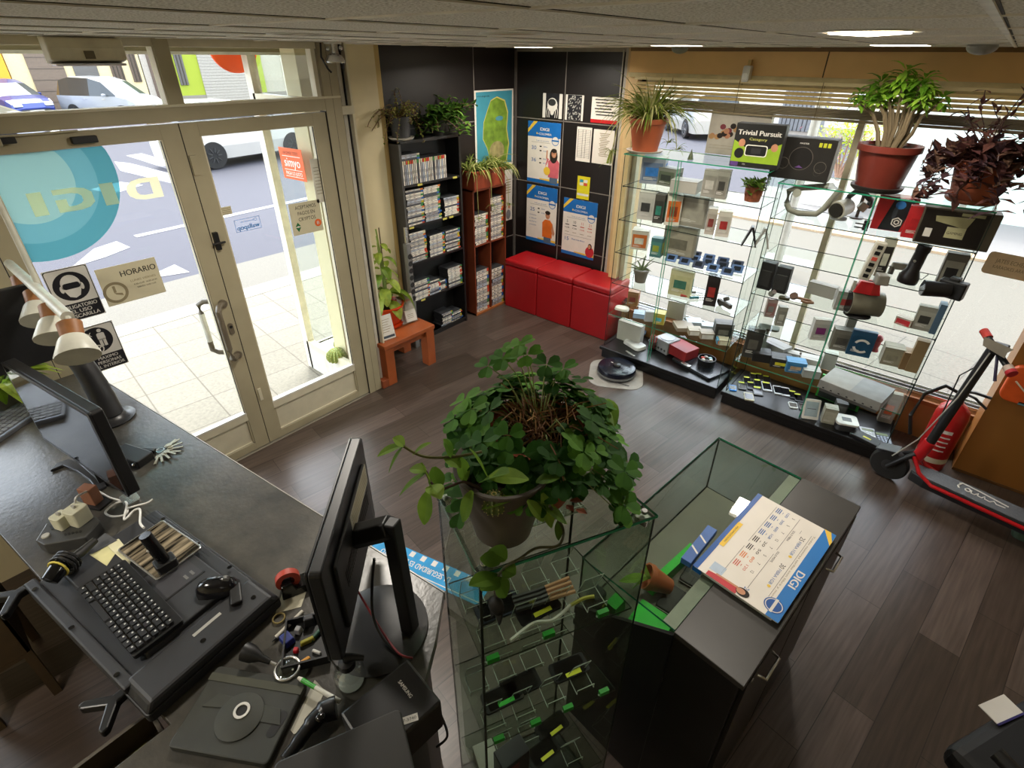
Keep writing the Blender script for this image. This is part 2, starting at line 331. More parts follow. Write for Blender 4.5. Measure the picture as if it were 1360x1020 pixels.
h = B().bb((-3.178, 1.135, 1.83), (-3.165, 1.17, 1.93), AL).bb((-3.178, 1.14, 1.42), (-3.155, 1.165, 1.52), BLK).cyl((-3.15, 1.12, 1.46), (-3.15, 1.19, 1.46), .006, BLK).bb((-3.178, 1.145, .37), (-3.168, 1.165, .46), ALL); h.obj('bolt', dr)
cl = B().bb((-3.17, .05, 2.055), (-3.12, .42, 2.105), AL).bb((-3.165, .40, 2.06), (-3.13, .47, 2.085), BLK)
cl.bb((-3.165, .30, 2.085), (-3.145, .70, 2.093), ALU).bb((-3.17, .66, 2.035), (-3.14, .76, 2.065), BLK); 
tag(cl.obj('door_closer', bevel=.004), 'grey hydraulic door closer with folding arm above the left glass door leaf', 'door closer')
# ================================================================ LIGHTS / SKY
su = bpy.data.lights.new('sun', 'SUN'); su.energy = 1.25; su.angle = .009; su.color = (1, .95, .86)
so = bpy.data.objects.new('sun', su); COL.objects.link(so); el = math.radians(68)
sd = V((.83*cos(el), -.55*cos(el), -sin(el))); so.rotation_euler = sd.to_track_quat('-Z', 'Y').to_euler(); so.location = (-8, 8, 20)
W = bpy.data.worlds.new('sky'); SC.world = W; W.use_nodes = True; nt = W.node_tree; bg = nt.nodes['Background']
sk = nt.nodes.new('ShaderNodeTexSky'); sk.sky_type = 'NISHITA'; sk.sun_disc = False; sk.sun_elevation = el; sk.sun_rotation = math.radians(-56); sk.dust_density = 2
hs = nt.nodes.new('ShaderNodeHueSaturation'); hs.inputs['Saturation'].default_value = .38; nt.links.new(sk.outputs[0], hs.inputs['Color']); nt.links.new(hs.outputs[0], bg.inputs[0]); bg.inputs[1].default_value = .95
LAMP = emit('#fff2d8', 9); NLAMP = 0
def downlight(x, y, label, r=.1, power=10, kind='lit'):
    t = T('downlight', label, 'ceiling light', (x, y, CZ))
    B().lathe([(r*.78, -.001), (r, -.004), (r*1.02, -.001), (r*1.0, 0)], K('#dedbd2', .4), n=28, cap=False).obj('ring', t, 60)
    if kind == 'lit': B().lathe([(r*.8, -.006), (r*.001, -.012)], LAMP, n=28, cap=False).obj('diffuser', t, 60)
    elif kind == 'eye':
        B().ball((0, 0, -.012), r*.66, K('#8b8b86', .35, .2), 20, (1, 1, .55)).obj('eyeball', t, 60)
    else: B().lathe([(r*.8, -.002), (r*.6, -.001), (.001, -.0005)], K('#5a4a35' if kind == 'dark' else '#a2865e', .4), n=28, cap=False).obj('reflector', t, 60)
    if power:
        l = bpy.data.lights.new('lamp', 'AREA'); l.shape = 'DISK'; l.size = r*1.6; l.energy = power; l.color = (1, .93, .82); l.spread = 2.9
        lo = bpy.data.objects.new('lamp', l); COL.objects.link(lo); lo.location = (0, 0, -.03); lo.parent = t
    return t
downlight(-.302, 1.68, 'lit round recessed ceiling light over the showcase counter', .11, 5)
downlight(-1.9, 1.15, 'dark ringed recessed ceiling light near the glass doors', .12, 12, 'dark')  # fixture looks unlit; the lamp below it is added to brighten the interior
downlight(-1.2, 1.42, 'tan recessed ceiling light in front of the black corner', .1, 0, 'tan')
downlight(-1.83, 3.96, 'small grey swivel downlight above the left end of the blind', .085, 0, 'eye')
downlight(-.15, 3.3, 'grey swivel downlight above the branching potted plant', .085, 0, 'eye')
def ledpanel(x, y, label, power):
    t = T('ceiling_panel_light', label, 'ceiling light', (x, y, CZ)); B().bb((-.12, -.12, -.006), (.12, .12, 0), K('#dedbd2', .4)).obj('frame', t, bevel=.001); B().bb((-.105, -.105, -.0075), (.105, .105, -.006), emit('#fff3dc', 5)).obj('diffuser', t)
    l = bpy.data.lights.new('lamp', 'AREA'); l.shape = 'SQUARE'; l.size = .2; l.energy = power; l.color = (1, .93, .82); l.spread = 2.9; lo = bpy.data.objects.new('lamp', l); COL.objects.link(lo); lo.location = (0, 0, -.03); lo.parent = t
ledpanel(-2.95, 3.75, 'small square lit ceiling panel over the black corner', 12); ledpanel(-1.5, 3.2, 'small square lit ceiling panel in front of the left glass cabinet', 7); ledpanel(-.45, 3.3, 'small square lit ceiling panel in front of the right glass cabinet', 6)
for i, (x, y) in enumerate(((-1.6, -.9), (.9, -.9))): downlight(x, y, 'added fill light in the ceiling behind the camera, %s' % ('left one', 'right one')[i], .11, (9, 1)[i])  # two added lamps outside the view, to brighten the room
SC.view_settings.view_transform = 'Standard'; SC.view_settings.look = 'None'; SC.view_settings.gamma = 1; SC.view_settings.exposure = .85; SC.view_settings.use_curve_mapping = False
SC.cycles.transparent_max_bounces = 48; SC.cycles.max_bounces = 10; SC.cycles.use_denoising = True
# ================================================================ OUTSIDE
def slabs(c1, c2, mo, w, h, rz=0, ms=.006):
    m = bpy.data.materials.new('paving'); m.use_nodes = True; nt = m.node_tree; b = nt.nodes['Principled BSDF']; b.inputs['Roughness'].default_value = .85
    tc = nt.nodes.new('ShaderNodeTexCoord'); mp = nt.nodes.new('ShaderNodeMapping'); mp.inputs['Rotation'].default_value = (0, 0, rz); nt.links.new(tc.outputs['Object'], mp.inputs['Vector'])
    br = nt.nodes.new('ShaderNodeTexBrick'); br.inputs['Scale'].default_value = 1; br.inputs['Brick Width'].default_value = w; br.inputs['Row Height'].default_value = h; br.offset = 0
    br.inputs['Mortar Size'].default_value = ms; br.inputs['Color1'].default_value = lin(c1); br.inputs['Color2'].default_value = lin(c2); br.inputs['Mortar'].default_value = lin(mo); nt.links.new(mp.outputs[0], br.inputs['Vector'])
    n = nt.nodes.new('ShaderNodeTexNoise'); n.inputs['Scale'].default_value = 40; n.inputs['Detail'].default_value = 4; nt.links.new(tc.outputs['Object'], n.inputs['Vector'])
    mx = nt.nodes.new('ShaderNodeMix'); mx.data_type = 'RGBA'; mx.blend_type = 'OVERLAY'; mx.inputs['Factor'].default_value = .35; nt.links.new(br.outputs['Color'], mx.inputs['A']); nt.links.new(n.outputs['Fac'], mx.inputs['B'])
    nt.links.new(mx.outputs['Result'], b.inputs['Base Color']); return m
GZ = -.12
PAV = slabs('#6d685c', '#656054', '#524d41', .4, .4, .09); ASP = K('#393840', .9, 0, .12, 90, .3); ASPL = K('#5c5850', .9, 0, .1, 60, .2); CURB = K('#7d7971', .85, 0, .1, 40)
gr = B(); gr.bb((-60, -40, GZ-.1), (60, 60, GZ-.02), ASP); S(gr.obj('floor_road'))
gr = B(); gr.bb((-6.1, -20, GZ-.09), (-3.24, 12, GZ), PAV); gr.bb((-3.24, 4.35, GZ-.09), (12, 6.4, GZ), slabs('#5c5850', '#56534b', '#3f3c37', .62, .62, .2)); gr.bb((-6.4, -20, GZ-.09), (-6.1, 12, GZ+.004), CURB); gr.bb((-7.4, -20, GZ-.09), (-6.4, 12, GZ-.018), ASPL)
gr.bb((-6.1, 4.35, GZ-.09), (-3.24, 4.36, GZ), PAV); S(gr.obj('floor_pavement'))
gr = B(); gr.bb((-7, 6.4, GZ-.09), (20, 9.9, GZ-.01), ASPL); gr.bb((-3.5, 9.9, GZ-.09), (20, 10.15, GZ+.03), K('#a58f74', .8)); gr.bb((-3.5, 10.15, GZ-.09), (20, 13, GZ+.02), K('#6e6b6a', .85, 0, .06, 30)); S(gr.obj('floor_side_street'))
# zebra stripes on the road in front
zb = K('#8d8b90', .8, 0, .08, 30)
ZL = ['first zebra stripe, cut by the left door glass edge high up beside the centre stile', 'long white zebra stripe right of the D of the round teal sticker', 'small white zebra stripe at the upper right of the left door glass', 'short white zebra stripe just above the HORARIO sign, right of the teal sticker', 'white zebra stripe nearest the curb, right of the HORARIO sign', 'white zebra stripe hidden partly by the teal letters']
for k, q in enumerate((((168, 207), (188, 204), (262, 225), (262, 237)), ((152, 215), (172, 217), (262, 240), (262, 252), (160, 227)), ((205, 203), (222, 196), (262, 206), (262, 213)), ((95, 356), (125, 331), (155, 321), (173, 329), (140, 342)), ((203, 374), (212, 361), (232, 352), (252, 362), (214, 368)), ((120, 252), (160, 242), (190, 246), (150, 258)))):
    pts = [Z(a, b_, GZ-.02) for a, b_ in q]; pts = [(p.x, p.y) for p in pts]
    ar = sum(pts[i][0]*pts[(i+1) % len(pts)][1]-pts[(i+1) % len(pts)][0]*pts[i][1] for i in range(len(pts)))
    tag(B().prism(pts if ar > 0 else pts[::-1], GZ-.0195, GZ-.012, zb).obj('crossing_stripe'), 'painted '+ZL[k] if k else ZL[k], 'road marking', 'zebra crossing stripes')
o = B().prism([(-9.75, 2.4), (-9.9, 2.4), (-10.9, 14), (-10.75, 14)], GZ-.0195, GZ-.011, zb).obj('lane_line'); tag(o, 'long thin white lane line across the asphalt outside the doors', 'road marking')
# lintel, shutter box above the entrance recess, upper building that shades it
LN = K('#a39a7c', .7, 0, .06, 6)
w = B(); w.bb((-4.16, -3, 2.40), (-3.94, 4.9, 2.62), LN); w.bb((-4.17, -3, 2.385), (-3.93, 4.9, 2.402), WHT); w.bb((-4.2, -3, 2.58), (2.2, 4.9, 5), LN)
for y in (-.6, 1.3, 1.55, 2.6): w.ball((-3.935, y, 2.44), .018, DGR)
w.bb((-4.15, 4.5, 2.36), (2.2, 5.0, 2.6), LN); S(w.obj('wall_lintel'))  # unseen overhang above the window, added to keep sun off the cabinets
# ---------------------------------------------------------------- decals on the door glass (local x = world +y, local y = up, facing +X)
def onglass(y, z, x=-3.202): return basis(V((x, y, z)), V((0, 1, 0)), V((0, 0, 1)))
def sheet(name, label, cat, M, w, h, mat, draw=None, t=.0015, group=None, r=.002):
    b = B(M); b.rrect(w, h, r, 0, t, mat, n=2)
    if draw: draw(b, t+.0006)
    return tag(b.obj(name), label, cat, group)
D1, D2, D3 = film('#5a9ca3', .5), film('#74b0b4', .45), film('#9cc6bc', .45); CRM = film('#efe6c0', .93)
def cpt(r, a): return (max(-.098, min(.39, r*cos(a))), max(-.9, min(.112, r*sin(a))))
b = B(onglass(.44, 1.9))
for r0, r1, m_ in ((0, .187, D3), (.187, .275, D2), (.275, .36, D1)):
    for i in range(72):
        a, a2 = 2*pi*i/72, 2*pi*(i+1)/72; q = [cpt(r0, a), cpt(r1, a), cpt(r1, a2), cpt(r0, a2)]
        if abs(sum(q[k][0]*q[(k+1) % 4][1]-q[(k+1) % 4][0]*q[k][1] for k in range(4))) > 1e-6: b.poly([(x, y, .001) for x, y in q], m_)
# mirrored lettering (reads from the street): D I G I from right to left
Ml = tr(.255, -.095, .003) @ MX.Diagonal((-.0102, .0102, 1, 1))
def glyph(pts, x): b.poly([(p[0]+x, p[1], 0) for p in pts], CRM, Ml)
def ring_(x):   # open D : thick outline
    o = [(0, 0), (5.5, 0), (8, .7), (9.6, 2.4), (10, 4.5), (9.6, 6.6), (8, 8.3), (5.5, 9), (0, 9)]; i = [(2.8, 1.9), (5.2, 1.9), (6.5, 2.3), (7.1, 3.2), (7.3, 4.5), (7.1, 5.8), (6.5, 6.7), (5.2, 7.1), (2.8, 7.1)]
    for k in range(9):
        k2 = (k+1) % 9; b.poly([(o[k][0]+x, o[k][1], 0), (o[k2][0]+x, o[k2][1], 0), (i[k2][0]+x, i[k2][1], 0), (i[k][0]+x, i[k][1], 0)], CRM, Ml)
Ml = tr(.53, -.155, .003) @ MX.Diagonal((-.0157, .0114, 1, 1))
ring_(0); glyph([(13, 0), (16.6, 0), (16.6, 9), (13, 9)], 0)
for q in ([(19, 2.5), (20.6, .7), (23, 0), (24, 2), (22.5, 2.6), (21.8, 3.6)], [(19, 2.5), (21.8, 3.6), (21.8, 5.4), (19, 6.5)], [(19, 6.5), (21.8, 5.4), (22.5, 6.4), (24, 7), (23, 9), (20.6, 8.3)], [(24, 7), (28.5, 7), (28.5, 9), (23, 9)], [(23, 0), (25.8, 0), (25.8, 2), (24, 2)], [(25.8, 0), (28.5, 0), (28.5, 5), (25.8, 5)]): glyph(q, 0)
glyph([(31, 0), (34.4, 0), (34.4, 9), (31, 9)], 0)
tag(b.obj('logo_sticker'), 'large round teal DIGI sticker read in mirror writing on the left glass door', 'sticker')
INK = K('#191817', .7, 0, 0); INKG = K('#8d8062', .7, 0, 0); SGN = K('#cfc6a8', .7, 0, .04); WSG = K('#d4d0c8', .5, 0, .03); BKS = K('#1b1a20', .45, 0, .05)
def d_hor(b, z):
    M = tr(.045, .052, z); b.text('HORARIO', .042, INK, M, .165, .012)
    b.disc((-.085, -.035, z), .056, INKG, 28, None, .042); b.bb((-.093, -.035, z-.0005), (-.081, .0, z), INKG); b.poly([(-.093, -.035, z), (-.086, -.046, z), (-.056, -.058, z), (-.058, -.044, z)], INKG)
    b.text('LUNES VIERNES', .016, INKG, tr(.055, .005, z), .12); b.text('9:30-13:30  16:30-20:30', .012, INK, tr(.06, -.017, z), .11); b.text('SABADO 10:00-13:30', .012, INK, tr(.06, -.035, z), .09)
sheet('opening_hours_sign', 'beige HORARIO opening hours sign with clock on the left glass door', 'sign', onglass(.695, 1.352), .275, .2, SGN, d_hor)
def d_mask(b, z):
    b.rrect(.175, .262, .01, z-.0006, z-.0003, BKS, n=3); b.rrect(.168, .255, .01, z-.0003, z, WSG, n=3); b.disc((0, .04, z+.0002), .073, BKS, 32)
    b.lathe([(.001, 0), (1, 0)], WSG, (0, .055, z+.0005), 24, None, False) if 0 else None
    e = lambda cx, cy, rx, ry, m, zz: b.poly([(cx+rx*cos(2*pi*i/24), cy+ry*sin(2*pi*i/24), zz) for i in range(24)], m)
    e(0, .052, .04, .046, WSG, z+.0005); e(-.041, .032, .008, .018, WSG, z+.0005); e(.041, .032, .008, .018, WSG, z+.0005)
    b.rrect(.068, .03, .01, z+.0006, z+.0009, BKS, n=3, c=(0, .043)); b.poly([(-.036, .026, z+.0009), (.036, .026, z+.0009), (.022, -.01, z+.0009), (0, -.02, z+.0009), (-.022, -.01, z+.0009)], WSG)
    b.bb((-.084, -.1275, z-.0002), (.084, -.045, z+.0002), BKS)
    for k, t in enumerate(('OBLIGATORIO', 'EL USO', 'MASCARILLA')): b.text(t, .026, WSG, tr(0, -.062-k*.025, z+.0006), (.145, .085, .14)[k], .02)
sheet('mask_sign', 'black and white OBLIGATORIO EL USO MASCARILLA sign, upper of two on the left door', 'sign', onglass(.447, 1.362), .18, .268, WSG, d_mask)
def d_four(b, z):
    b.rrect(.172, .25, .01, z-.0006, z-.0003, BKS, n=3); b.rrect(.165, .243, .01, z-.0003, z, WSG, n=3); b.disc((-.005, .045, z+.0002), .07, BKS, 32); b.text('4X', .034, WSG, tr(-.035, .082, z+.0006), .036, .02)
    b.disc((.018, .093, z+.0006), .0095, WSG, 16); b.rrect(.034, .04, .008, z+.0005, z+.0008, WSG, n=3, c=(.018, .06)); b.bb((.003, .005, z+.0004), (.016, .045, z+.0008), WSG); b.bb((.02, .005, z+.0004), (.033, .045, z+.0008), WSG)
    b.disc((-.012, -.005, z+.0009), .024, WSG, 20); b.disc((-.012, -.005, z+.0012), .018, BKS, 20); b.poly([(-.028, -.016, z+.0014), (-.024, -.02, z+.0014), (.004, .006, z+.0014), (0, .01, z+.0014)], WSG)
    b.bb((-.0825, -.1215, z-.0002), (.0825, -.042, z+.0002), BKS)
    for k, t in enumerate(('MAXIMO', 'PERSONAS', 'EL INTERIOR')): b.text(t, .024, WSG, tr(.012, -.058-k*.024, z+.0006), (.09, .105, .125)[k], .02)
sheet('capacity_sign', 'black and white 4X MAXIMO PERSONAS sign, lower of two on the left glass door', 'sign', onglass(.457, 1.055), .176, .256, WSG, d_four)
def d_wal(b, z):
    c = K('#3f7fc4', .5, 0, 0)
    for a in ((-.075, .034, .075, .036), (-.075, -.036, .075, -.034), (-.076, -.036, -.074, .036), (.074, -.036, .076, .036)): b.bb((a[0], a[1], z-.0004), (a[2], a[3], z), c)
    b.text('wallapop', .038, c, tr(0, -.012, z) @ MX.Diagonal((-1, 1, 1, 1)), .135, .03); b.text('Buscanos en', .014, c, tr(-.0, .02, z) @ MX.Diagonal((-1, 1, 1, 1)), .08); b.disc((.05, .02, z), .009, c, 12, None, .007)
sheet('wallet_sticker', 'small clear sticker with blue mirrored wallapop lettering on the right glass door', 'sticker', onglass(1.362, 1.517), .156, .076, film('#fbfcfe', .02), d_wal)
sheet('alarm_sticker', 'small tan printed sticker beside the bolt on the right glass door', 'sticker', onglass(1.259, 1.615), .062, .045, SGN, lambda b, z: [b.bb((-.025, .012-k*.01, z-.0004), (.025, .015-k*.01, z), INKG) for k in range(4)])
def d_cry(b, z):
    for k, t in enumerate(('ACEPTAMOS', 'PAGOS EN', 'CRYPTOS')): b.text(t, .032, INK, tr(.004, .07-k*.037, z), (.145, .12, .12)[k])
    g = K('#1c6b3a', .5); b.poly([(-.085, -.045, z), (-.067, -.02, z), (-.049, -.045, z)], g); b.poly([(-.085, -.052, z), (-.049, -.052, z), (-.067, -.08, z)], g); b.poly([(-.08, -.048, z+.0004), (-.067, -.04, z+.0004), (-.054, -.048, z+.0004), (-.067, -.055, z+.0004)], WSG)
    b.disc((.075, -.045, z), .024, ORG, 24); b.text('B', .03, WSG, tr(.075, -.045, z+.0004), .016, .02)
M_ = X(407, 289, -3.2)
sheet('crypto_sign', 'beige ACEPTAMOS PAGOS EN CRYPTOS sign on the right glass door', 'sign', onglass(M_.y, M_.z, -3.2) @ rot('Z', -.02), .215, .2, SGN, d_cry)
M_ = X(424, 240, -3.2)
sheet('notice_paper', 'white printed notice taped above the beige crypto sign on the right glass door', 'paper', onglass(M_.y, M_.z, -3.2), .085, .27, PAPER, lambda b, z: [b.bb((-.03, .08-k*.02, z-.0004), (.03, .083-k*.02, z), INKG) for k in range(9)])
# ---------------------------------------------------------------- entrance recess with side display window
w = B(); w.bb((-4.15, 2.0, GZ), (-4.07, 2.06, 2.4), K('#d6d0bf', .45)); w.bb((-4.1, 2.0, 2.09), (-3.25, 2.05, 2.15), ALL); w.bb((-4.1, 2.0, .1), (-3.25, 2.05, .16), ALL); w.bb((-4.1, 2.0, GZ), (-3.83, 2.9, .1), K('#c9c5ba', .6)); w.bb((-3.83, 2.001, GZ), (-3.25, 2.29, .099), K('#c9c5ba', .6))
w.bb((-4.12, 2.06, GZ), (-4.07, 3.6, .1), K('#b9b09a', .7)); w.bb((-4.13, 3.55, GZ), (-4.05, 3.62, 2.4), ALL); w.bb((-4.12, 2.06, 2.05), (-4.07, 3.6, 2.12), LN)
ent = S(w.obj('trim_entrance')); B().bb((-4.08, 2.02, .16), (-3.25, 2.028, 2.09), G_PANE).bb((-4.1, 2.06, .1), (-4.093, 3.55, 2.4), G_PANE).bb((-4.08, 2.02, 2.15), (-3.25, 2.028, 2.4), G_PANE).obj('pane', ent)
S(B().bb((-4.1, 2.83, .1), (-3.82, 2.9, 2.4), K('#9a8f72', .6)).obj('wall_display_back'))
def d_sim(b, z):
    w_ = K('#efe6dc', .6); b.text('HACEMOS TODO', .03, K('#5a2a18', .7), tr(0, .075, z), .2); b.bb((-.12, .05, z-.0004), (.12, .054, z), w_); b.text('simyo', .09, w_, tr(0, .012, z), .21, .015); b.bb((-.12, -.042, z-.0004), (.12, -.038, z), w_)
    b.text('PAGA LO JUSTO', .036, w_, tr(0, -.065, z), .22, .015); b.bb((-.12, -.09, z-.0004), (.12, -.086, z), w_)
sheet('operator_sign', 'orange simyo PAGA LO JUSTO sign hanging in the side display window', 'sign', basis(V((-3.76, 2.015, 1.708)), V((1, 0, .03)), V((0, 0, 1))), .31, .215, K('#e2622c', .6, 0, .04), d_sim)
def lathe_pot(b, r, h, mat, rim=True, n=28, base=.72, c=(0, 0, 0)):
    p = [(r*base, 0), (r*.97, h*.86)]+([(r*1.06, h*.86), (r*1.06, h), (r*.95, h), (r*.9, h*.86)] if rim else [(r, h), (r*.93, h), (r*.9, h*.88)])+[(.001, h*.86)]
    return b.lathe(p, mat, c, n)
def cactus(x, y, z, r, label):
    t = T('cactus', label, 'cactus', (x, y, z), 0, 'ribbed cacti by the door'); b = B(); G = K('#7f8c45', .6, 0, .15, 30); Yl = K('#c9bd77', .6); N = 16
    vs = []; fs = []; rows = 9
    for j in range(rows):
        ph = -.5+(pi/2+.5)*j/(rows-1)
        for i in range(2*N):
            rr = r*cos(ph)*(1.05 if i % 2 == 0 else .84)+.001; a = pi*i/N; vs.append((rr*cos(a), rr*sin(a), r*.5+r*.85*sin(ph)))
    for j in range(rows-1):
        for i in range(2*N): i2 = (i+1) % (2*N); fs.append((j*2*N+i, j*2*N+i2, (j+1)*2*N+i2, (j+1)*2*N+i))
    b.add(vs, fs, G); b.obj('body', t, 30)
    s = B()
    for i in range(N):
        a = 2*pi*i/N
        for j in range(6):
            ph = -.2+1.5*j/5; q = V((r*1.05*cos(ph)*cos(a), r*1.05*cos(ph)*sin(a), r*.5+r*.85*sin(ph))); s.ball(q, r*.055, Yl, 4)
    s.obj('areoles', t)
p = Z(441, 478, .1); cactus(p.x+.04, p.y+.03, .1, .085, 'round ribbed cactus nearest the white post in the side display window')
p = Z(463, 470, .1); cactus(p.x+.03, p.y+.05, .1, .08, 'round ribbed cactus right of the white post one in the side display window'); cactus(p.x-.17, p.y+.03, .1, .055, 'small round cactus behind the two larger ones in the side display window')
t = T('potted_plant', 'orange pot with pale sprigs on the high ledge outside the door', 'plant', (-3.93, 2.33, 2.12)); lathe_pot(B(), .13, .13, K('#c9683c', .6)).obj('pot', t, 40)
b = B()
for i in range(26): a = random.random()*6.3; b.leaf((.05*cos(a), .05*sin(a), .12), (cos(a)*.6, sin(a)*.6, 1), .1+.1*random.random(), .025, leafmat('#8a9152'))
b.obj('foliage', t)
t = T('hanging_sign', 'large round orange sign hanging over the entrance recess', 'sign', (-4.25, 2.0, 2.44)); B(basis(V((0, 0, 0)), V((0, 1, 0)), V((0, 0, 1)))).lathe([(.165, -.01), (.17, -.008), (.17, .008), (.165, .01)], K('#ef5a1f', .5, 0, .03), n=40).obj('disc', t, 40)
[B().bb((-.01, q-.01, .05), (.01, q+.01, .2), ALU).obj('hanger', t) for q in (-.13, .13)]
t = T('ceiling_emergency_light', 'grey oblong emergency light on the ceiling edge over the glass doors', 'emergency light', (-3.11, .82, 2.40))
B().prism([(-.05, -.05), (.04, -.035), (.05, .01), (.04, .05), (-.05, .055)], -.14, .14, K('#cfc7ad', .5), rot('Z', 0) @ MX(((1, 0, 0, 0), (0, 0, 1, 0), (0, 1, 0, 0), (0, 0, 0, 1)))).obj('housing', t, bevel=.006); B().bb((-.03, -.13, -.056), (.045, .13, -.046), K('#dcd8e6', .3)).obj('diffuser', t, bevel=.004); B().bb((.046, -.018, -.03), (.052, .018, .0), K('#6a6048', .5)).obj('button', t)
t = T('spotlight', 'chrome spotlight bracket with cable at the ceiling above the right door post', 'spotlight', (-3.10, 2.05, 2.37))
B().lathe([(.02, .03), (.045, .015), (.06, -.012), (.058, -.02), (.05, -.012), (.001, .0)], SIL, n=24).obj('reflector', t, 50); B().cyl((0, 0, .02), (0, 0, .085), .012, SIL).ball((.03, .03, .055), .012, SIL).ball((-.01, -.03, .05), .012, SIL).bb((-.03, -.04, .075), (.03, .04, .085), WHT).obj('bracket', t, 40)
B().tube([(-.03, -.06, .08), (-.02, -.075, .01), (.0, -.055, -.05), (.01, -.04, -.07)], .006, BLK).tube([(.02, .05, .0), (.02, .035, -.05)], .006, BLK).obj('cable', t)
# ---------------------------------------------------------------- street : cars and houses
TYRE = K('#151515', .8); CGL = K('#2a3034', .08, 0, .05, 3); LAMPC = K('#cfd4d6', .15)
def car(label, loc, rz, col, L=4.1, H=1.5, plate=1):
    t = T('parked_car', label, 'car', loc, rz); paint = K(col, .22, .25, .03, 3, 0, .5, 0, .5); w = .84
    st = [(-.5, .62, .74), (-.485, .95, .80), (-.44, H*.93, .82), (-.3, H, .84), (-.05, H*.985, .84), (.1, H*.9, .84), (.27, .98, .83), (.40, .86, .81), (.47, .72, .76), (.5, .55, .68)]
    rows = []; belt = .93; b = B(); vs = []
    for f, zt, hw in st:
        x = f*L; zb = min(belt, zt-.02); tw = hw*(.78 if zt > 1.05 else .93)
        rows.append(zt); vs += [(x, -hw*.94, .2), (x, -hw, .5), (x, -hw*.985, zb), (x, -tw, zt-.03), (x, -tw*.6, zt), (x, tw*.6, zt), (x, tw, zt-.03), (x, hw*.985, zb), (x, hw, .5), (x, hw*.94, .2)]
    nb = 10
    for i in range(len(st)-1):
        for k in range(nb):
            k2 = (k+1) % nb; cab = rows[i] > 1.05 or rows[i+1] > 1.05
            m = paint
            if k in (2, 6) and cab and 1 <= i <= 5: m = CGL
            if k in (3, 4, 5) and i in (5,): m = CGL
            if k in (3, 4, 5) and i == 1: m = CGL
            if k == 0 or k == 8: m = paint
            b.add([vs[i*nb+k], vs[(i+1)*nb+k], vs[(i+1)*nb+k2], vs[i*nb+k2]], [(0, 1, 2, 3)], m)
    b.add(vs[:nb], [tuple(range(nb))], paint); b.add(vs[-nb:], [tuple(range(nb-1, -1, -1))], paint); b.obj('body', t, 35)
    for sx in (-.31, .31):
        for sy in (-1, 1):
            q = B(tr(sx*L, sy*.76, .31) @ rot('X', pi/2)); q.lathe([(.2, -.09), (.31, -.09), (.315, -.05), (.315, .05), (.31, .09), (.2, .09)], TYRE, n=24); q.lathe([(.001, -sy*.085-.01), (.2, -sy*.085-.01)], SIL, n=18, cap=False)
            for k in range(9): a = 2*pi*k/9; q.bb((.07, -.012, -.01), (.18, .012, .01), DGR, tr(0, 0, -sy*.1) @ rot('Z', a))
            q.obj('wheel', t, 40)
    for sy in (-1, 1): 
        B().box((.475*L, sy*.55, .68), (.2, .3, .14), LAMPC, None, (.5, .9)).obj('headlight', t, bevel=.02); B().box((.16*L, sy*.93, .98), (.1, .16, .1), paint).obj('mirror', t, bevel=.03)
        for q in (-.115, .12): B().bb((q*L-.08, sy*.835-.01, .8), (q*L+.08, sy*.835+.01, .83), SIL).obj('door_handle', t)
    B().bb((.49*L, -.5, .3), (.505*L, .5, .5), DGR).obj('grille', t)
    if plate: B().bb((.5*L, -.26, .36), (.515*L, .26, .47), WHT).obj('number_plate', t)
    return t
p = Z(285, 224, GZ); car('white hatchback parked across the road, seen side on through the right glass door', (p.x-.9, p.y+1.1, GZ), pi/2+.12, '#c4c1ba', 3.7, 1.5, 0)
p = Z(42, 156, GZ); car('dark blue car facing the shop in front of the brown garage door across the road', (p.x+1.2, p.y-.75, GZ), .3, '#1a2d74', 3.4, 1.55)
p = Z(152, 158, GZ); car('silver car parked in front of the cream house across the road', (p.x+.2, p.y+.1, GZ), .5, '#96999d', 3.8, 1.62)
p = Z(15, 185, GZ); car('white car at the far left edge seen through the top glass over the door', (p.x+2, p.y-1.2, GZ), 1.0, '#a9afb6', 4.2, 1.45)
p = Z(940, 172, GZ); car('silver car parked up the side street beyond the spider plant', (p.x+.2, p.y-1.6, GZ), 2.3, '#b5b2aa', 3.6, 1.5)
p = Z(893, 170, GZ); car('blue car parked left of the silver one up the side street', (p.x-2.6, p.y-.4, GZ), 2.3, '#2f6fae', 3.6, 1.6)
def face(Mx, rects, name, label, depth):   # house with its facade in local x (along) / z (up)
    t = T(name, label, 'building', M=Mx); return t
def house(label, x, y0, y1, h, wall, items):
    t = T('house', label, 'building', (x, y0, GZ)); L = y1-y0; B().bb((-4, 0, 0), (0, L, h), wall).bb((0, 0, 0), (.03, L, .5), K('#7d776c', .8)).obj('wall', t)
    for nm, a0, a1, z0, z1, mat in items:
        b = B(); b.bb((-.05, a0, z0), (.06, a1, z1), mat)
        if nm == 'window': 
            k = a0+.12
            while k < a1: b.bb((.06, k-.02, z0), (.1, k+.02, z1), K('#3a3226', .5)); k += .16
        elif nm == 'roller_shutter':
            k = z0
            while k < z1: b.bb((.06, a0, k), (.075, a1, k+.07), K('#8f8a80', .5)); k += .14
        elif nm == 'garage_door':
            k = z0
            while k < z1: b.bb((.06, a0, k), (.07, a1, k+.02), K('#3a3028', .5)); k += .45
        b.obj(nm, t)
    return t
BR = K('#5a4a3e', .6); GY = K('#5c5854', .6)
house('yellow ochre house at the far left across the road', -33.5, -6, 5.75, 7, K('#d39a2a', .7, 0, .05), [('door', 9.6, 10.5, 0, 2.4, BR), ('window', 6.4, 7.4, 1.2, 2.6, BR)])
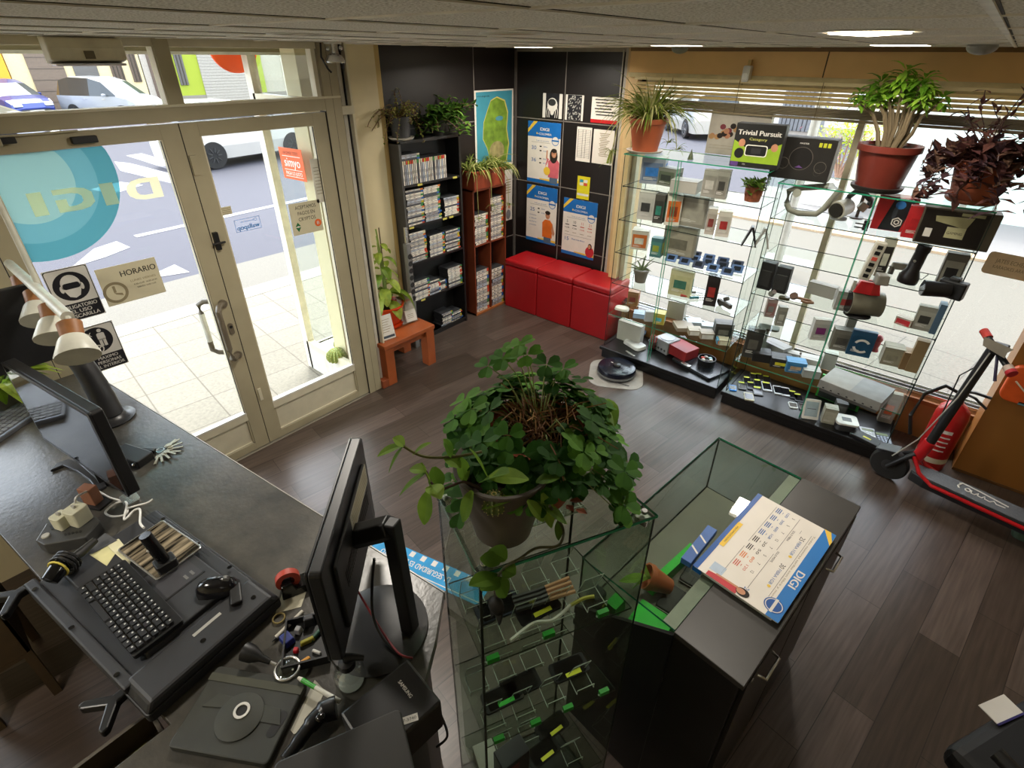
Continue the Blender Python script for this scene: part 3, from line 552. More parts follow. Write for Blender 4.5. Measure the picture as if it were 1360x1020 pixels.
house('cream house with brown garage door and grey door across the road', -33.6, 5.8, 11.0, 7, K('#cbb98f', .7, 0, .05), [('garage_door', .7, 2.0, 0, 2.6, K('#6a5a4c', .6)), ('door', 2.35, 3.3, 0, 2.5, GY), ('window', 3.85, 4.35, .95, 2.8, BR), ('window', 4.7, 5.05, 1.2, 2.8, BR)])
house('grey stone house front just left of the door mullion across the road', -33.6, 11.05, 12.4, 7, K('#a49b90', .7), [('door', .3, .75, 0, 2.6, BR)])
house('lime green shop front with closed grey roller shutter across the road', -33.4, 12.45, 17.2, 7, K('#8d9a22', .6, 0, .05), [('window', .1, .5, 1.0, 2.6, GY), ('roller_shutter', 1.25, 3.9, 0, 3.0, K('#a39d92', .5))])
house('grey house right of the lime green shop across the road', -33.6, 17.3, 24, 7, K('#a8a18f', .7), [('door', 1.2, 2.2, 0, 2.6, K('#cfc8b4', .6))])
S(B().bb((-33.4, -10, GZ-.05), (-31.5, 26, GZ+.05), CURB).obj('floor_far_pavement'))
# opposite side of the side street
def wallhouse(label, x0, x1, y, h, wall, items):
    t = T('house', label, 'building', (x0, y, GZ)); L = x1-x0; B().bb((0, 0, 0), (L, 4, h), wall).bb((0, -.03, 0), (L, 0, .4), K('#a39a90', .8)).obj('wall', t)
    for nm, a0, a1, z0, z1, mat in items: 
        b = B().bb((a0, -.06, z0), (a1, .05, z1), mat)
        if nm == 'window':
            for k in range(int((a1-a0)/.14)): b.bb((a0+.1+k*.14, -.09, z0), (a0+.12+k*.14, -.06, z1), DGR)
        b.obj(nm, t)
wallhouse('pinkish plastered house opposite the display window', -1.9, 8, 12.6, 6, K('#cdbfae', .75, 0, .05), [('door', 2.0, 3.2, 0, 2.6, K('#bccfc4', .5)), ('garage_door', .75, 1.9, 0, 2.7, K('#c9d2cc', .5)), ('drainpipe', .6, .66, 0, 4, ALL)])
wallhouse('white house with barred grey window up the side street', -7.6, -3.2, 22.5, 7, K('#d6d2cc', .7, 0, .05), [('window', 1.5, 3.0, .2, 2.2, K('#7b7c80', .5)), ('door', -.0, .5, 0, 2.4, ALL)])
wallhouse('long cream house at the far end of the side street', -26, -7.7, 30, 8, K('#cbbfa2', .7, 0, .05), [('door', 4, 6, 0, 2.5, BR), ('window', 9, 11, 1, 2.6, GY)])
# shrub on a ledge
t = T('flowering_shrub', 'yellow green flowering shrub against the pinkish house, seen beside the boxes', 'shrub', (-1.95, 11.95, .35)); b = B()
for i in range(7): a = random.random()*6.3; r = .15+.3*random.random(); b.tube([(0, 0, 0), (cos(a)*r*.4, sin(a)*r*.2, .35), (cos(a)*r, sin(a)*r*.5, .8)], [.03, .02, .01], K('#8a6a58', .7), 5)
b.obj('branches', t)
b = B(); LG = leafmat('#a9b93a', .5); PK = K('#c98aa0', .6)
for i in range(700):
    q = V((random.gauss(0, .3), random.gauss(0, .18), .85+random.gauss(0, .25))); b.leaf(q, (random.uniform(-1, 1), random.uniform(-1, 1), random.uniform(-.3, 1)), .09, .04, LG if i % 12 else PK, n=2)
b.obj('foliage', t); B().bb((-.5, -.2, -.45), (.5, .2, .02), K('#d8d2c4', .7)).obj('planter', t)
p = Z(1030, 357, GZ); t = T('street_pole', 'grey steel pole on the pavement outside the display window', 'pole', (p.x, p.y, GZ)); B().lathe([(.055, 0), (.055, 3.6)], K('#b5b2a8', .35, .3), n=16).obj('shaft', t, 40); B().lathe([(.09, 0), (.09, .03), (.06, .05)], MGR, n=16).obj('base', t, 40)
p = Z(379, 466, GZ+.0); t = T('pavement_sign', 'round pavement sign on a thin pole outside the recess, only its shadow showing through the doors', 'sign', (-5.75, 2.85, GZ)) if 0 else None
def d_jat(b, z):
    c = K('#8a7f62', .7); b.text('JATES ECHEN', .035, c, tr(0, .02, z), .15); b.text('KARAOKES ARA', .03, c, tr(0, -.018, z), .15)
sheet('window_notice', 'pale beige rounded notice on the display window glass right of the glass cabinets', 'notice', basis(V((.36, 4.325, 1.30)), V((1, 0, -.03)), V((0, 0, 1))), .24, .14, K('#d8cbaa', .6), d_jat, r=.02)
# ================================================================ BLACK CORNER
def onB(*px):  # wall_corner_back, px = TL TR BR BL
    q = [Y(a, b_, WBY-.004) for a, b_ in px]; c = sum(q, V())/4; w = ((q[1]-q[0]).length+(q[2]-q[3]).length)/2; h = ((q[3]-q[0]).length+(q[2]-q[1]).length)/2
    return basis(c, V((1, 0, 0)), V((0, 0, 1))), w, h
def onA(*px):
    q = [X(a, b_, WAX+.004) for a, b_ in px]; c = sum(q, V())/4; w = ((q[1]-q[0]).length+(q[2]-q[3]).length)/2; h = ((q[3]-q[0]).length+(q[2]-q[1]).length)/2
    return basis(c, V((0, 1, 0)), V((0, 0, 1))), w, h
POSB = K('#0f63ad', .5, 0, .04); POSW = K('#ddd6cc', .6, 0, .03); POSY = K('#e0b93c', .5, 0, .05); SKIN = K('#b9805f', .6); HAIR = K('#22160f', .7); TXB = K('#2a5f9e', .7, 0, 0); TXR = K('#c04a3a', .7, 0, 0)
def ell(b, cx, cy, rx, ry, m, z, n=16): b.poly([(cx+rx*cos(2*pi*i/n), cy+ry*sin(2*pi*i/n), z) for i in range(n)], m)
def digi_poster(w, h, kind):
    def f(b, z):
        b.bb((-w/2, h/2-.24*h, z-.0005), (w/2, h/2, z), POSB); b.bb((-w/2, -h/2, z-.0005), (w/2, -h/2+.06*h, z), POSB); b.poly([(-.1*w, -h/2+.06*h, z+.0003), (w/2, -h/2+.045*h, z+.0003), (w/2, -h/2+.085*h, z+.0003), (-.1*w, -h/2+.08*h, z+.0003)], POSY)
        b.poly([(-w/2, h/2-.13*h, z+.0004), (-w/2, h/2-.19*h, z+.0004), (-w*.2, h/2, z+.0004), (-w*.32, h/2, z+.0004)], POSY)
        b.text('DIGI', h*.07, WSG, tr(.02*w, h/2-.115*h, z+.0005), w*.26, .03); b.text('+COLOMBIA', h*.05, WSG, tr(.02*w, h/2-.19*h, z+.0005), w*.42, .02); b.bb((-w*.23, h/2-.2*h, z+.0005), (-w*.2, h/2-.17*h, z+.0007), POSY)
        ell(b, w*.35, h*.22, w*.11, w*.11, POSB, z+.0008, 20); ell(b, w*.35, h*.22, w*.095, w*.095, WSG, z+.001, 20); b.bb((w*.24, h*.21, z+.001), (w*.46, h*.235, z+.0012), POSB)
        b.bb((-w*.38, h*.17, z-.0003), (w*.2, h*.173, z+.0002), INK); b.text('Todo en una tarifa', h*.026, TXB, tr(-.04*w, h*.2, z), w*.4)
        if kind == 3:
            for k in range(4):
                x = -w*.36+k*w*.23; c = (INK, INK, TXR, TXR)[k]; b.text(('5', '10', '11', '21')[k], h*.07, c, tr(x, h*.1, z), None); b.text('GB', h*.035, c, tr(x, -.01*h, z), w*.14); b.bb((x-.06*w, h*.035, z-.0003), (x+.06*w, h*.05, z+.0002), c); b.bb((x-.06*w, -h*.09, z-.0003), (x+.06*w, -h*.082, z), INKG)
            b.bb((-w*.42, -h*.14, z-.0003), (w*.4, -h*.137, z+.0002), INK); b.text('15', h*.09, TXB, tr(-w*.35, -.21*h, z), w*.12); b.text('llamadas', h*.04, TXB, tr(0, -.2*h, z), w*.4)
            R_ = K('#b5202a', .6); ell(b, w*.37, -h*.37, w*.13, h*.1, R_, z+.0006); ell(b, w*.37, -h*.27, w*.06, h*.055, HAIR, z+.0008); ell(b, w*.36, -h*.275, w*.042, h*.04, SKIN, z+.001)
        else:
            n = ('30', '36') if kind == 1 else ('25',)
            for k, t in enumerate(n): 
                b.text(t, h*.09, TXB, tr(-w*.3, h*(.08-.2*k), z), w*.15)
                for j in range(2): b.bb((-w*.12, h*(.1-.2*k-.07*j), z-.0003), (-w*.06, h*(.12-.2*k-.07*j), z+.0002), INK); b.text('GB fibra', h*.03, TXB, tr(w*.06, h*(.11-.2*k-.07*j), z), w*.13)
            if kind == 2:
                for j in range(4): b.text(('minutos', 'y datos', 'sin', 'permanencia')[j], h*.03, TXB, tr(-w*.28, -h*(.02+.06*j), z), w*.24)
            C = K('#c9606a', .6) if kind == 1 else K('#d0661a', .6); J = K('#4c6177', .7)
            x = w*.33 if kind == 1 else w*.22; yb = -h*.48; s = h
            b.bb((x-.11*w, yb, z+.0006), (x+.13*w, yb+.12*s, z+.0008), J); b.poly([(x-.16*w, yb+.1*s, z+.001), (x+.16*w, yb+.1*s, z+.001), (x+.17*w, yb+.36*s, z+.001), (x+.08*w, yb+.42*s, z+.001), (x-.08*w, yb+.42*s, z+.001), (x-.17*w, yb+.36*s, z+.001)], C)
            b.poly([(x-.17*w, yb+.36*s, z+.0012), (x-.26*w, yb+.26*s, z+.0012), (x-.2*w, yb+.42*s, z+.0012), (x-.15*w, yb+.4*s, z+.0012)] if kind == 1 else [(x+.17*w, yb+.36*s, z+.0012), (x+.25*w, yb+.2*s, z+.0012), (x+.2*w, yb+.14*s, z+.0012), (x+.13*w, yb+.24*s, z+.0012)], C if kind == 1 else SKIN)
            if kind == 1: ell(b, x-.01*w, yb+.46*s, w*.12, h*.12, HAIR, z+.0012); b.poly([(x-.24*w, yb+.4*s, z+.0013), (x-.2*w, yb+.4*s, z+.0013), (x-.19*w, yb+.54*s, z+.0013), (x-.23*w, yb+.54*s, z+.0013)], SKIN)
            ell(b, x, yb+.5*s, w*.075, h*.07, SKIN, z+.0014); ell(b, x, yb+.545*s, w*.085, h*.035, HAIR, z+.0016); ell(b, x-.025*w, yb+.505*s, w*.01, h*.008, HAIR, z+.0016, 8); ell(b, x+.025*w, yb+.505*s, w*.01, h*.008, HAIR, z+.0016, 8); b.bb((x-.02*w, yb+.462*s, z+.0014), (x+.02*w, yb+.468*s, z+.0017), WSG if kind == 1 else HAIR)
            if kind == 1: ell(b, x-.2*w, yb+.2*s, w*.1, w*.1, POSY, z+.0018, 20)
    return f
M_, w, h = onB((702, 160), (745, 164), (742, 249), (700, 238)); sheet('poster', 'white and blue phone tariff poster with a woman in pink, top left', 'poster', M_, w, h, POSW, digi_poster(w, h, 1))
M_, w, h = onB((700, 245), (740, 250), (738, 327), (699, 317)); sheet('poster', 'white and blue phone tariff poster with a man in an orange shirt', 'poster', M_, w, h, POSW, digi_poster(w, h, 2))
M_, w, h = onB((750, 262), (794, 270), (788, 347), (745, 334)); sheet('poster', 'four column tariff poster with a woman in red above the bench', 'poster', M_, w, h, POSW, digi_poster(w, h, 3))
def d_print(k):
    def f(b, z):
        random.seed(k); b.bb((-.078, -.105, z-.0004), (.078, .105, z), BKS)
        if k == 1: ell(b, 0, .01, .06, .06, WSG, z+.0003); ell(b, -.005, .03, .045, .03, DGR, z+.0006); [b.tube([(x, .0, z), (x*1.3, -.05, z), (x*1.1, -.1, z)], .0035, WSG, 4) for x in (-.05, -.03, .03, .05)]; ell(b, 0, -.05, .022, .03, WSG, z+.0007)
        else:
            for i in range(60): x, y = random.uniform(-.07, .07), random.uniform(-.097, .097); a = random.random()*6; b.poly([(x+.012*cos(a), y+.012*sin(a), z+.0003+i*1e-5), (x+.006*cos(a+2), y+.006*sin(a+2), z+.0003+i*1e-5), (x-.012*cos(a), y-.012*sin(a), z+.0003+i*1e-5), (x+.005*cos(a-1), y+.005*sin(a-1), z+.0003+i*1e-5)], LGR)
    return f
M_, w, h = onB((721, 123.5), (747.5, 125), (746, 158), (721, 156)); sheet('art_print', 'small white bordered black and white print, left of two on the back wall', 'picture', M_, w, h, WSG, d_print(1))
M_, w, h = onB((752, 125), (776, 127), (774, 161), (750, 159)); sheet('art_print', 'small white bordered black and white patterned print, right of two on the back wall', 'picture', M_, w, h, WSG, d_print(2))
def d_lines(w, h, n, x0=-.38, x1=.38, c=None, foot=None):
    def f(b, z):
        for i in range(n):
            y = h*(.38-.7*i/n); b.bb((w*x0+w*.03*(i*7 % 3), y, z-.0004), (w*x1-w*.05*(i*5 % 4), y+h*.28/n, z), c or INKG)
        if foot: b.bb((-w/2, -h/2, z-.0004), (w/2, -h*.36, z+.0002), foot)
    return f
M_, w, h = onB((786, 128), (823, 131), (822, 165), (785, 163)); sheet('notice', 'white printed notice with a red band along its foot, on the back wall', 'notice', M_, w, h, POSW, d_lines(w, h, 6, c=INK, foot=RED))
def d_table(w, h):
    def f(b, z):
        for i in range(17): b.bb((-w*.4, h*(.42-.05*i), z-.0004), (w*.42, h*(.426-.05*i), z), INK)
        for x in (-.4, -.1, .1, .42): b.bb((w*(x-.01), -h*.4, z-.0004), (w*(x+.01), h*.43, z+.0002), INK)
    return f
M_, w, h = onB((767, 168), (787, 170), (783, 216), (764, 213)); sheet('price_list', 'narrow white ruled price list, left of two sheets on the back wall', 'paper', M_, w, h, POSW, d_table(w, h))
M_, w, h = onB((789, 170), (817, 175), (812, 220), (786, 216)); sheet('price_list', 'white sheet with a shaded column, right of two sheets beside the wall cable', 'paper', M_, w, h, POSW, d_lines(w, h, 14, -.2, .3))
def d_yel(w, h):
    def f(b, z):
        for i, c in enumerate((K('#2a8fa8', .5), WSG, WSG, TXR)): b.bb((-w*.3+w*.32*(i % 2), h*(.1+.14*(1-i//2)), z-.0004), (-w*.02+w*.32*(i % 2), h*(.22+.14*(1-i//2)), z), c)
        b.bb((-w*.45, -h*.35, z-.0004), (w*.45, -h*.25, z), WSG)
    return f
M_, w, h = onB((767, 233), (785, 236), (781, 266), (766, 263)); sheet('flyer', 'yellow flyer stuck on the black back wall above a blue poster', 'flyer', M_, w, h, K('#d2c61e', .5, 0, .04), d_yel(w, h))
def d_map(w, h):
    def f(b, z):
        b.bb((-w*.46, -h*.47, z-.0005), (w*.46, h*.48, z), K('#3f8fa3', .5, 0, .15, 5)); rnd = random.Random(4)
        c = [(-.1, .36), (.05, .40), (.25, .35), (.33, .2), (.3, 0), (.36, -.2), (.3, -.42), (.1, -.46), (-.12, -.4), (-.2, -.22), (-.3, -.1), (-.28, .1), (-.18, .25)]
        b.poly([(w*x*1.06+.004, h*y*1.04, z+.0003) for x, y in c], K('#c9bf62', .6, 0, .1, 8)); b.poly([(w*x, h*y, z+.0006) for x, y in c], K('#6f8f2c', .6, 0, .35, 14, 0)); ell(b, w*.12, h*.14, w*.1, h*.03, K('#4f90a0', .5), z+.0009); ell(b, w*.05, -h*.28, w*.2, h*.13, K('#9a9160', .6, 0, .3, 20), z+.0009)
        b.text('mapa', h*.03, INK, tr(-w*.28, h*.43, z+.0003), w*.3)
    return f
M_, w, h = onA((629.5, 120), (681.5, 118), (681, 222), (632, 222)); sheet('map_poster', 'tall blue map poster of a green island on the black wall over the trough planter', 'poster', M_, w, h, POSW, d_map(w, h))
M_, w, h = onA((670, 225), (681, 225), (679, 293), (670, 292))
def d_man(b, z): ell(b, 0, -h*.38, w*.3, h*.1, K('#777a80', .6), z); ell(b, w*.1, -h*.22, w*.14, h*.05, SKIN, z+.0003); ell(b, w*.1, -h*.18, w*.15, h*.025, HAIR, z+.0005); [b.bb((-w*.35, h*(.3-.05*i), z-.0004), (w*.3, h*(.315-.05*i), z), INKG) for i in range(6)]
sheet('poster', 'narrow white poster of a man in grey beside the wooden game rack', 'poster', M_, w, h, WSG, d_man)
q = [Y(a, b_, WBY-.012) for a, b_ in ((829, 66), (824, 120), (820, 170), (813, 220), (810, 260), (804, 310), (800, 350), (797, 372))]
tag(B().tube(q, .007, K('#b8b2a6', .5), 6).obj('wall_cable', smooth=60), 'white cable running down the right edge of the black back wall', 'cable')
# ---- bench of three red cubes
RV = K('#a30f17', .42, 0, .06, 5)
for i, lab in enumerate(('red leatherette cube stool, left of three, against the wooden game rack', 'red leatherette cube stool in the middle of the three along the wall', 'red leatherette cube stool, right of three, next to the glass cabinet')):
    t = T('cube_stool', lab, 'stool', (-3.275+.435*i, 4.215, 0), 0, 'red cube stools'); B().box((0, 0, .235), (.428, .36, .47), RV).obj('body', t, bevel=.012); B().box((0, 0, .505), (.434, .366, .065), RV).obj('cushion', t, bevel=.02, seg=3)
# ---- bookcase
t = T('bookcase', 'tall black open bookcase full of game cases by the cream pillar', 'bookcase', (WAX, 0, 0)); BKM = K('#1c1b1b', .35, 0, .05, 4)
b = B().bb((0, 2.80, 0), (.18, 2.822, 1.80), K('#4a4846', .3, 0, .1, 8)).bb((0, 3.462, 0), (.18, 3.484, 1.80), BKM).bb((0, 2.80, 1.78), (.18, 3.484, 1.802), BKM); b.obj('frame', t, bevel=.001)
B().bb((.001, 2.822, .0), (.006, 3.462, 1.78), K('#121212', .5)).obj('back_panel', t); B().bb((.02, 2.822, 0), (.17, 3.462, .05), BKM).obj('plinth', t)
SHZ = (.05, .43, .79, 1.12, 1.46)
for z in SHZ: B().bb((.006, 2.822, z-.018), (.178, 3.462, z), BKM).obj('shelf', t, bevel=.001)
for y, z in ((2.99, 1.452), (3.40, 1.452), (2.86, 1.112), (3.25, 1.112), (2.92, .422), (3.33, 1.112)): B().bb((.178, y-.025, z-.012), (.1805, y+.025, z+.004), K('#c9c05a', .6)).obj('price_tag', t)
_cm = {}
def case_mesh(k, th=.0145, ln=.19, dp=.13):
    key = (k, th, ln, dp)
    if key in _cm: return _cm[key]
    rnd = random.Random(k*13+5); SP = [K(c, .35, 0, .05) for c in ('#e6e0d4', '#d9d3c6', '#efeade', '#c3beb6', '#9d9da2', '#4c4f58', '#e6e0d4', '#b4bcc8')]; TP = [K(c, .4, 0, .05) for c in ('#d2482c', '#d2482c', '#e07a2a', '#c8b52c', '#3f8a4a', '#2a62b0', '#c43a2a', '#d8d0b0')]
    b = B(); sp = SP[rnd.randrange(8)]; b.box((0, 0, th/2), (dp, ln, th*.96), K('#35373a', .4)); b.box((dp/2, -.0*ln, th/2), (.002, ln*.995, th*.86), sp); b.box((dp/2+.0008, ln*.42, th/2), (.002, ln*.15, th*.86), TP[rnd.randrange(8)])
    for i in range(2): b.box((dp/2+.0008, -ln*.3+ln*.28*i+ln*.05*rnd.random(), th/2), (.002, ln*.12, th*.28), (K('#57534c', .6), K('#8a6a60', .6), K('#6a675f', .6), K('#5a6a80', .6))[rnd.randrange(4)])
    o = b.obj('game_case'); _cm[key] = o.data; COL.objects.unlink(o); bpy.data.objects.remove(o); return _cm[key]
def case(k, M, label, group, **kw):
    o = bpy.data.objects.new('game_case', case_mesh(k, **kw)); COL.objects.link(o); o.matrix_world = M; return tag(o, label, 'game case', group)
rn = random.Random(3)
def stack(x, y, z, n, label, group, th=.0145, ln=.185, jit=.006, dp=.13, ks=None):
    for i in range(n): case((ks or rn.randrange)(14) if not ks else ks[i % len(ks)], tr(x+rn.uniform(-jit, jit*.3), y+rn.uniform(-jit, jit), z+i*(th+.0003)) @ rot('Z', rn.uniform(-.04, .04)), label, group, th=th, ln=ln, dp=dp)
XC = WAX+.105
y = 2.842; i = 0
while y < 3.31:
    case(20+i % 9, tr(XC, y, 1.461) @ rot('X', pi/2) @ tr(0, .095, 0), 'game case standing upright on the top shelf of the black bookcase', 'upright game cases on the top shelf'); y += .0195; i += 1
for k in range(3): case(30+k, tr(XC, 2.92, 1.653+k*.015), 'game case lying flat on top of the upright row on the top shelf', 'flat cases on the upright row')
G2 = 'stacked game cases on the black bookcase'
for x_, y_, z_, n_, L_ in ((XC, 2.93, SHZ[3], 20, 'leftmost tall stack on the second shelf'), (XC, 3.125, SHZ[3], 20, 'second tall stack on the second shelf'), (XC-.01, 3.365, SHZ[3], 11, 'shorter stack at the right of the second shelf'), (XC, 2.93, SHZ[2], 18, 'tall left stack on the third shelf'), (XC-.01, 3.16, SHZ[2], 13, 'middle stack on the third shelf'), (XC-.01, 3.355, SHZ[2], 13, 'right stack on the third shelf'), (XC, 2.93, SHZ[1], 12, 'tallest left stack on the fourth shelf'), (XC, 3.08, SHZ[1], 9, 'second stack on the fourth shelf'), (XC-.02, 3.2, SHZ[1], 6, 'low third stack on the fourth shelf'), (XC, 3.355, SHZ[1], 13, 'right stack on the fourth shelf'), (XC, 3.22, SHZ[0], 9, 'left pile on the bottom shelf'), (XC, 3.35, SHZ[0], 7, 'right pile on the bottom shelf')):
    stack(x_, y_, z_+.0005, n_, 'game case in the '+L_+' of the bookcase', 'game cases in the '+L_, ln=.185 if 'second stack on the fourth' not in L_ and 'third stack' not in L_ and 'bottom' not in L_ else (.115 if 'third stack' in L_ else .14), jit=.006 if 'bottom' not in L_ else .012)
# ---- wooden rack
t = T('media_rack', 'reddish wooden two column media rack beside the black bookcase', 'rack', (WAX, 0, 0)); RW = K('#7a3a22', .45, 0, .15, 6)
b = B(); 
for y in (3.62, 3.853, 4.086): b.bb((.005, y, 0), (.18, y+.014, 1.29), RW)
b.bb((.005, 3.62, 1.276), (.18, 4.1, 1.29), RW); b.bb((.005, 3.62, 0), (.185, 4.1, .022), K('#a8673a', .45)); b.obj('frame', t, bevel=.001); B().bb((.002, 3.62, 0), (.006, 4.1, 1.28), K('#2a1512', .6)).obj('back_panel', t); B().bb((.006, 3.634, .742), (.178, 3.853, .755), RW).obj('shelf', t); B().bb((.006, 3.867, .742), (.178, 4.086, .755), RW).obj('shelf', t)
stack(XC, 3.743, .756, 14, 'game case in the left upper stack of the wooden media rack', 'cases upper left in the wooden rack', th=.021, ks=[1, 2, 8, 5, 9, 11]); stack(XC, 3.976, .756, 20, 'game case in the right upper stack of the wooden media rack', 'cases upper right in the wooden rack', th=.021, ks=[2, 8, 5, 1, 12])
stack(XC, 3.743, .0225, 12, 'thick game box in the left lower stack of the wooden media rack', 'boxes lower left in the wooden rack', th=.038, ks=[3, 6, 41, 44, 47, 42]); stack(XC, 3.976, .0225, 11, 'thick game box in the right lower stack of the wooden media rack', 'boxes lower right in the wooden rack', th=.038, ks=[43, 6, 44, 45, 46, 3])
# ---- plants
def blades(b, n, L, W, m, c=(0, 0, 0), r=.04, up=1.2, bend=2.2, seed=1):
    rnd = random.Random(seed)
    for i in range(n):
        a = rnd.random()*2*pi; l = L*rnd.uniform(.55, 1.1); q = (c[0]+r*rnd.random()*cos(a), c[1]+r*rnd.random()*sin(a), c[2])
        b.leaf(q, (cos(a)*rnd.uniform(.4, 1.1), sin(a)*rnd.uniform(.4, 1.1), up*rnd.uniform(.5, 1.2)), l, W, m if isinstance(m, type(BLK)) else m[i % len(m)], bend=bend*rnd.uniform(.6, 1.2), n=6, shape='b', fold=.3)
SPI = [leafmat('#7f9143'), leafmat('#b7b878'), leafmat('#6d8038')]
t = T('trough_planter', 'terracotta trough of spider plants on top of the wooden media rack', 'planter', (WAX+.1, 3.86, 1.2908))
b = B().box((0, 0, .075), (.17, .44, .15), K('#8f3d22', .6)); b.M = None; b.box((0, 0, .155), (.19, .47, .025), K('#9a4527', .6)); b.obj('trough', t, bevel=.006); B().box((0, 0, .165), (.16, .43, .01), SOIL).obj('soil', t)
b = B()
for k in range(5): blades(b, 34, .3, .016, SPI, (0, -.18+.09*k, .165), .05, seed=k+3)

def clampt(b): b.v = [V((max(v.x, .092 if v.z < .004 else -.08), max(v.y, -.365) if v.x < .09 else v.y, v.z)) for v in b.v]
clampt(b); b.obj('foliage', t)
for k, (y0, dz) in enumerate(((-.24, -.25), (.2, -.2), (-.05, -.16))):
    b = B().tube([(.09, y0*.8, .16), (.14, y0, .05), (.15, y0, dz)], .003, SPI[1], 4); blades(b, 9, .09, .009, SPI, (.15, y0, dz), .01, seed=k+20); clampt(b); b.obj('runner', t)
DK = [leafmat('#4c702c'), leafmat('#3c5f24'), leafmat('#628838')]
def sprays(b, n, L, m, c, seed, leafL=.03, leafW=.018, stem=None, drop=.8, dirs=None, spread=1.):
    rnd = random.Random(seed)
    for i in range(n):
        a = rnd.random()*2*pi if not dirs else rnd.choice(dirs)+rnd.uniform(-.4, .4); p = V(c); d = V((cos(a)*spread, sin(a)*spread, rnd.uniform(.3, 1.5))).normalized(); l = L*rnd.uniform(.5, 1.15); pts = [p.copy()]; k = max(5, int(l/.035))
        for j in range(k):
            p = p+d*(l/k); pts.append(p.copy()); d = (d+V((rnd.uniform(-.25, .25), rnd.uniform(-.25, .25), -drop*rnd.uniform(.1, .5)))).normalized()
            for _ in range(2):
                e = V((rnd.uniform(-1, 1), rnd.uniform(-1, 1), rnd.uniform(-.3, .9))); b.leaf(p, e, leafL*rnd.uniform(.7, 1.3), leafW, m[rnd.randrange(len(m))], n=2)
        b.tube(pts, .0025, stem or K('#6a4a35', .7), 4)
p = X(529, 186, WAX+.12)
t = T('trailing_plant', 'trailing small leaved succulent in a dark pot on a white saucer atop the bookcase', 'plant', (WAX+.1, 2.90, 1.803)); B().lathe([(.085, 0), (.1, .012), (.105, .02), (.09, .016), (.001, .014)], WHT, n=28).obj('saucer', t, 50); lathe_pot(B(), .085, .15, K('#3a3a3c', .5), False, base=.85, c=(0, 0, .02)).obj('pot', t, 50)
b = B(); OL = [leafmat('#94974a'), leafmat('#75833c'), leafmat('#acac6a')]; sprays(b, 26, .34, OL, (0, 0, .16), 5, .026, .017, drop=.9, dirs=[-1.6, -1.2, 0., -.6, 1.6]); sprays(b, 3, .34, OL, (0, -.02, .16), 8, .024, .016, drop=.05, spread=.3); sprays(b, 6, .42, OL, (.02, -.03, .16), 12, .022, .015, drop=.9, dirs=[-1.5, -.9]); b.v = [V((max(v.x, -.09), min(v.y, .17), max(v.z, .004) if v.x < .09 and v.y > -.12 else v.z)) for v in b.v]; b.obj('foliage', t)
t = T('ivy_plant', 'dark green bushy ivy in a black pot on top of the bookcase near the map', 'plant', (WAX+.11, 3.28, 1.803)); lathe_pot(B(), .08, .12, BLK, True).obj('pot', t, 50)
b = B(); sprays(b, 34, .3, DK, (0, 0, .11), 15, .06, .045, drop=.8, dirs=[-1.5, -.8, 0, .8, 1.5]); sprays(b, 10, .36, DK, (.02, .05, .12), 16, .055, .04, drop=.5, dirs=[1.5, 1.1]); b.v = [V((max(v.x, -.1), max(v.y, -.2), max(v.z, .004) if v.x < .09 else v.z)) for v in b.v]; b.obj('foliage', t)
# ---- little table and what stands on it
TH = X(511, 461, -3.13).z; TW = K('#9c4f26', .4, 0, .15, 5)
t = T('side_table', 'small orange brown wooden side table in front of the cream pillar', 'table', (-3.35, 2.42, 0)); B().box((0, 0, TH-.018), (.44, .54, .036), TW).obj('tabletop', t, bevel=.003)
for sx in (-1, 1):
    for sy in (-1, 1): B().box((sx*.17, sy*.22, (TH-.036)/2), (.085, .085, TH-.036), TW).obj('leg', t, bevel=.003)
B().box((.17, 0, TH-.07), (.02, .36, .06), TW).obj('apron', t)
p = Z(516, 424, TH); t = T('potted_plant', 'tall leafy green plant in a glossy orange pot on the wooden side table', 'plant', (-3.43, 2.43, TH)); OP = K('#c63d14', .25, 0, .05)
B().lathe([(.11, 0), (.125, .01), (.13, .03), (.12, .03), (.001, .012)], OP, n=32).obj('saucer', t, 50); B().lathe([(.085, .015), (.115, .05), (.135, .13), (.145, .19), (.152, .19), (.15, .2), (.138, .2), (.13, .17), (.001, .168)], OP, n=32).obj('pot', t, 50); B().lathe([(.13, .172), (.001, .18)], SOIL, n=20).obj('soil', t)
b = B(); VG = [leafmat('#8a9c3c', .4), leafmat('#6f8a2e', .4), leafmat('#9aae4a', .4)]; rnd = random.Random(11)
for i in range(22):
    hgt = .22+.52*i/22; a = i*2.4; b.leaf((.02*cos(a), .02*sin(a), hgt), (cos(a), sin(a), .5), .2-.12*i/22+.03*rnd.random(), .11-.06*i/22, VG[i % 3], bend=2.2, n=6, fold=.12)
for i in range(4): a = (-1.0, .9, -1.7, 1.4)[i]; b.leaf((.05*cos(a), .05*sin(a), .3), (cos(a), sin(a), .6), .3, .11, VG[i % 3], bend=3.0, n=8, fold=.1)
b.obj('foliage', t); b = B()
for k in range(3): b.tube([(.01*k, 0, .17), (.02*(k-1), .01, .45), (.015*(k-1), -.01*k, .72+.06*k)], .007, K('#6f7f34', .6), 6)
b.obj('stem', t); B().cyl((0, .02, .17), (0, .02, .84), .005, K('#5a4a30', .7)).obj('support_cane', t)
p = Z(517, 449, TH)
def d_leafl(b, z): [b.bb((-.045, .06-.02*i, z-.0004), (.04-.01*(i % 3), .064-.02*i, z), INKG) for i in range(6)]; b.bb((-.056, -.09, z-.0004), (.056, -.07, z), K('#3a4450', .5))
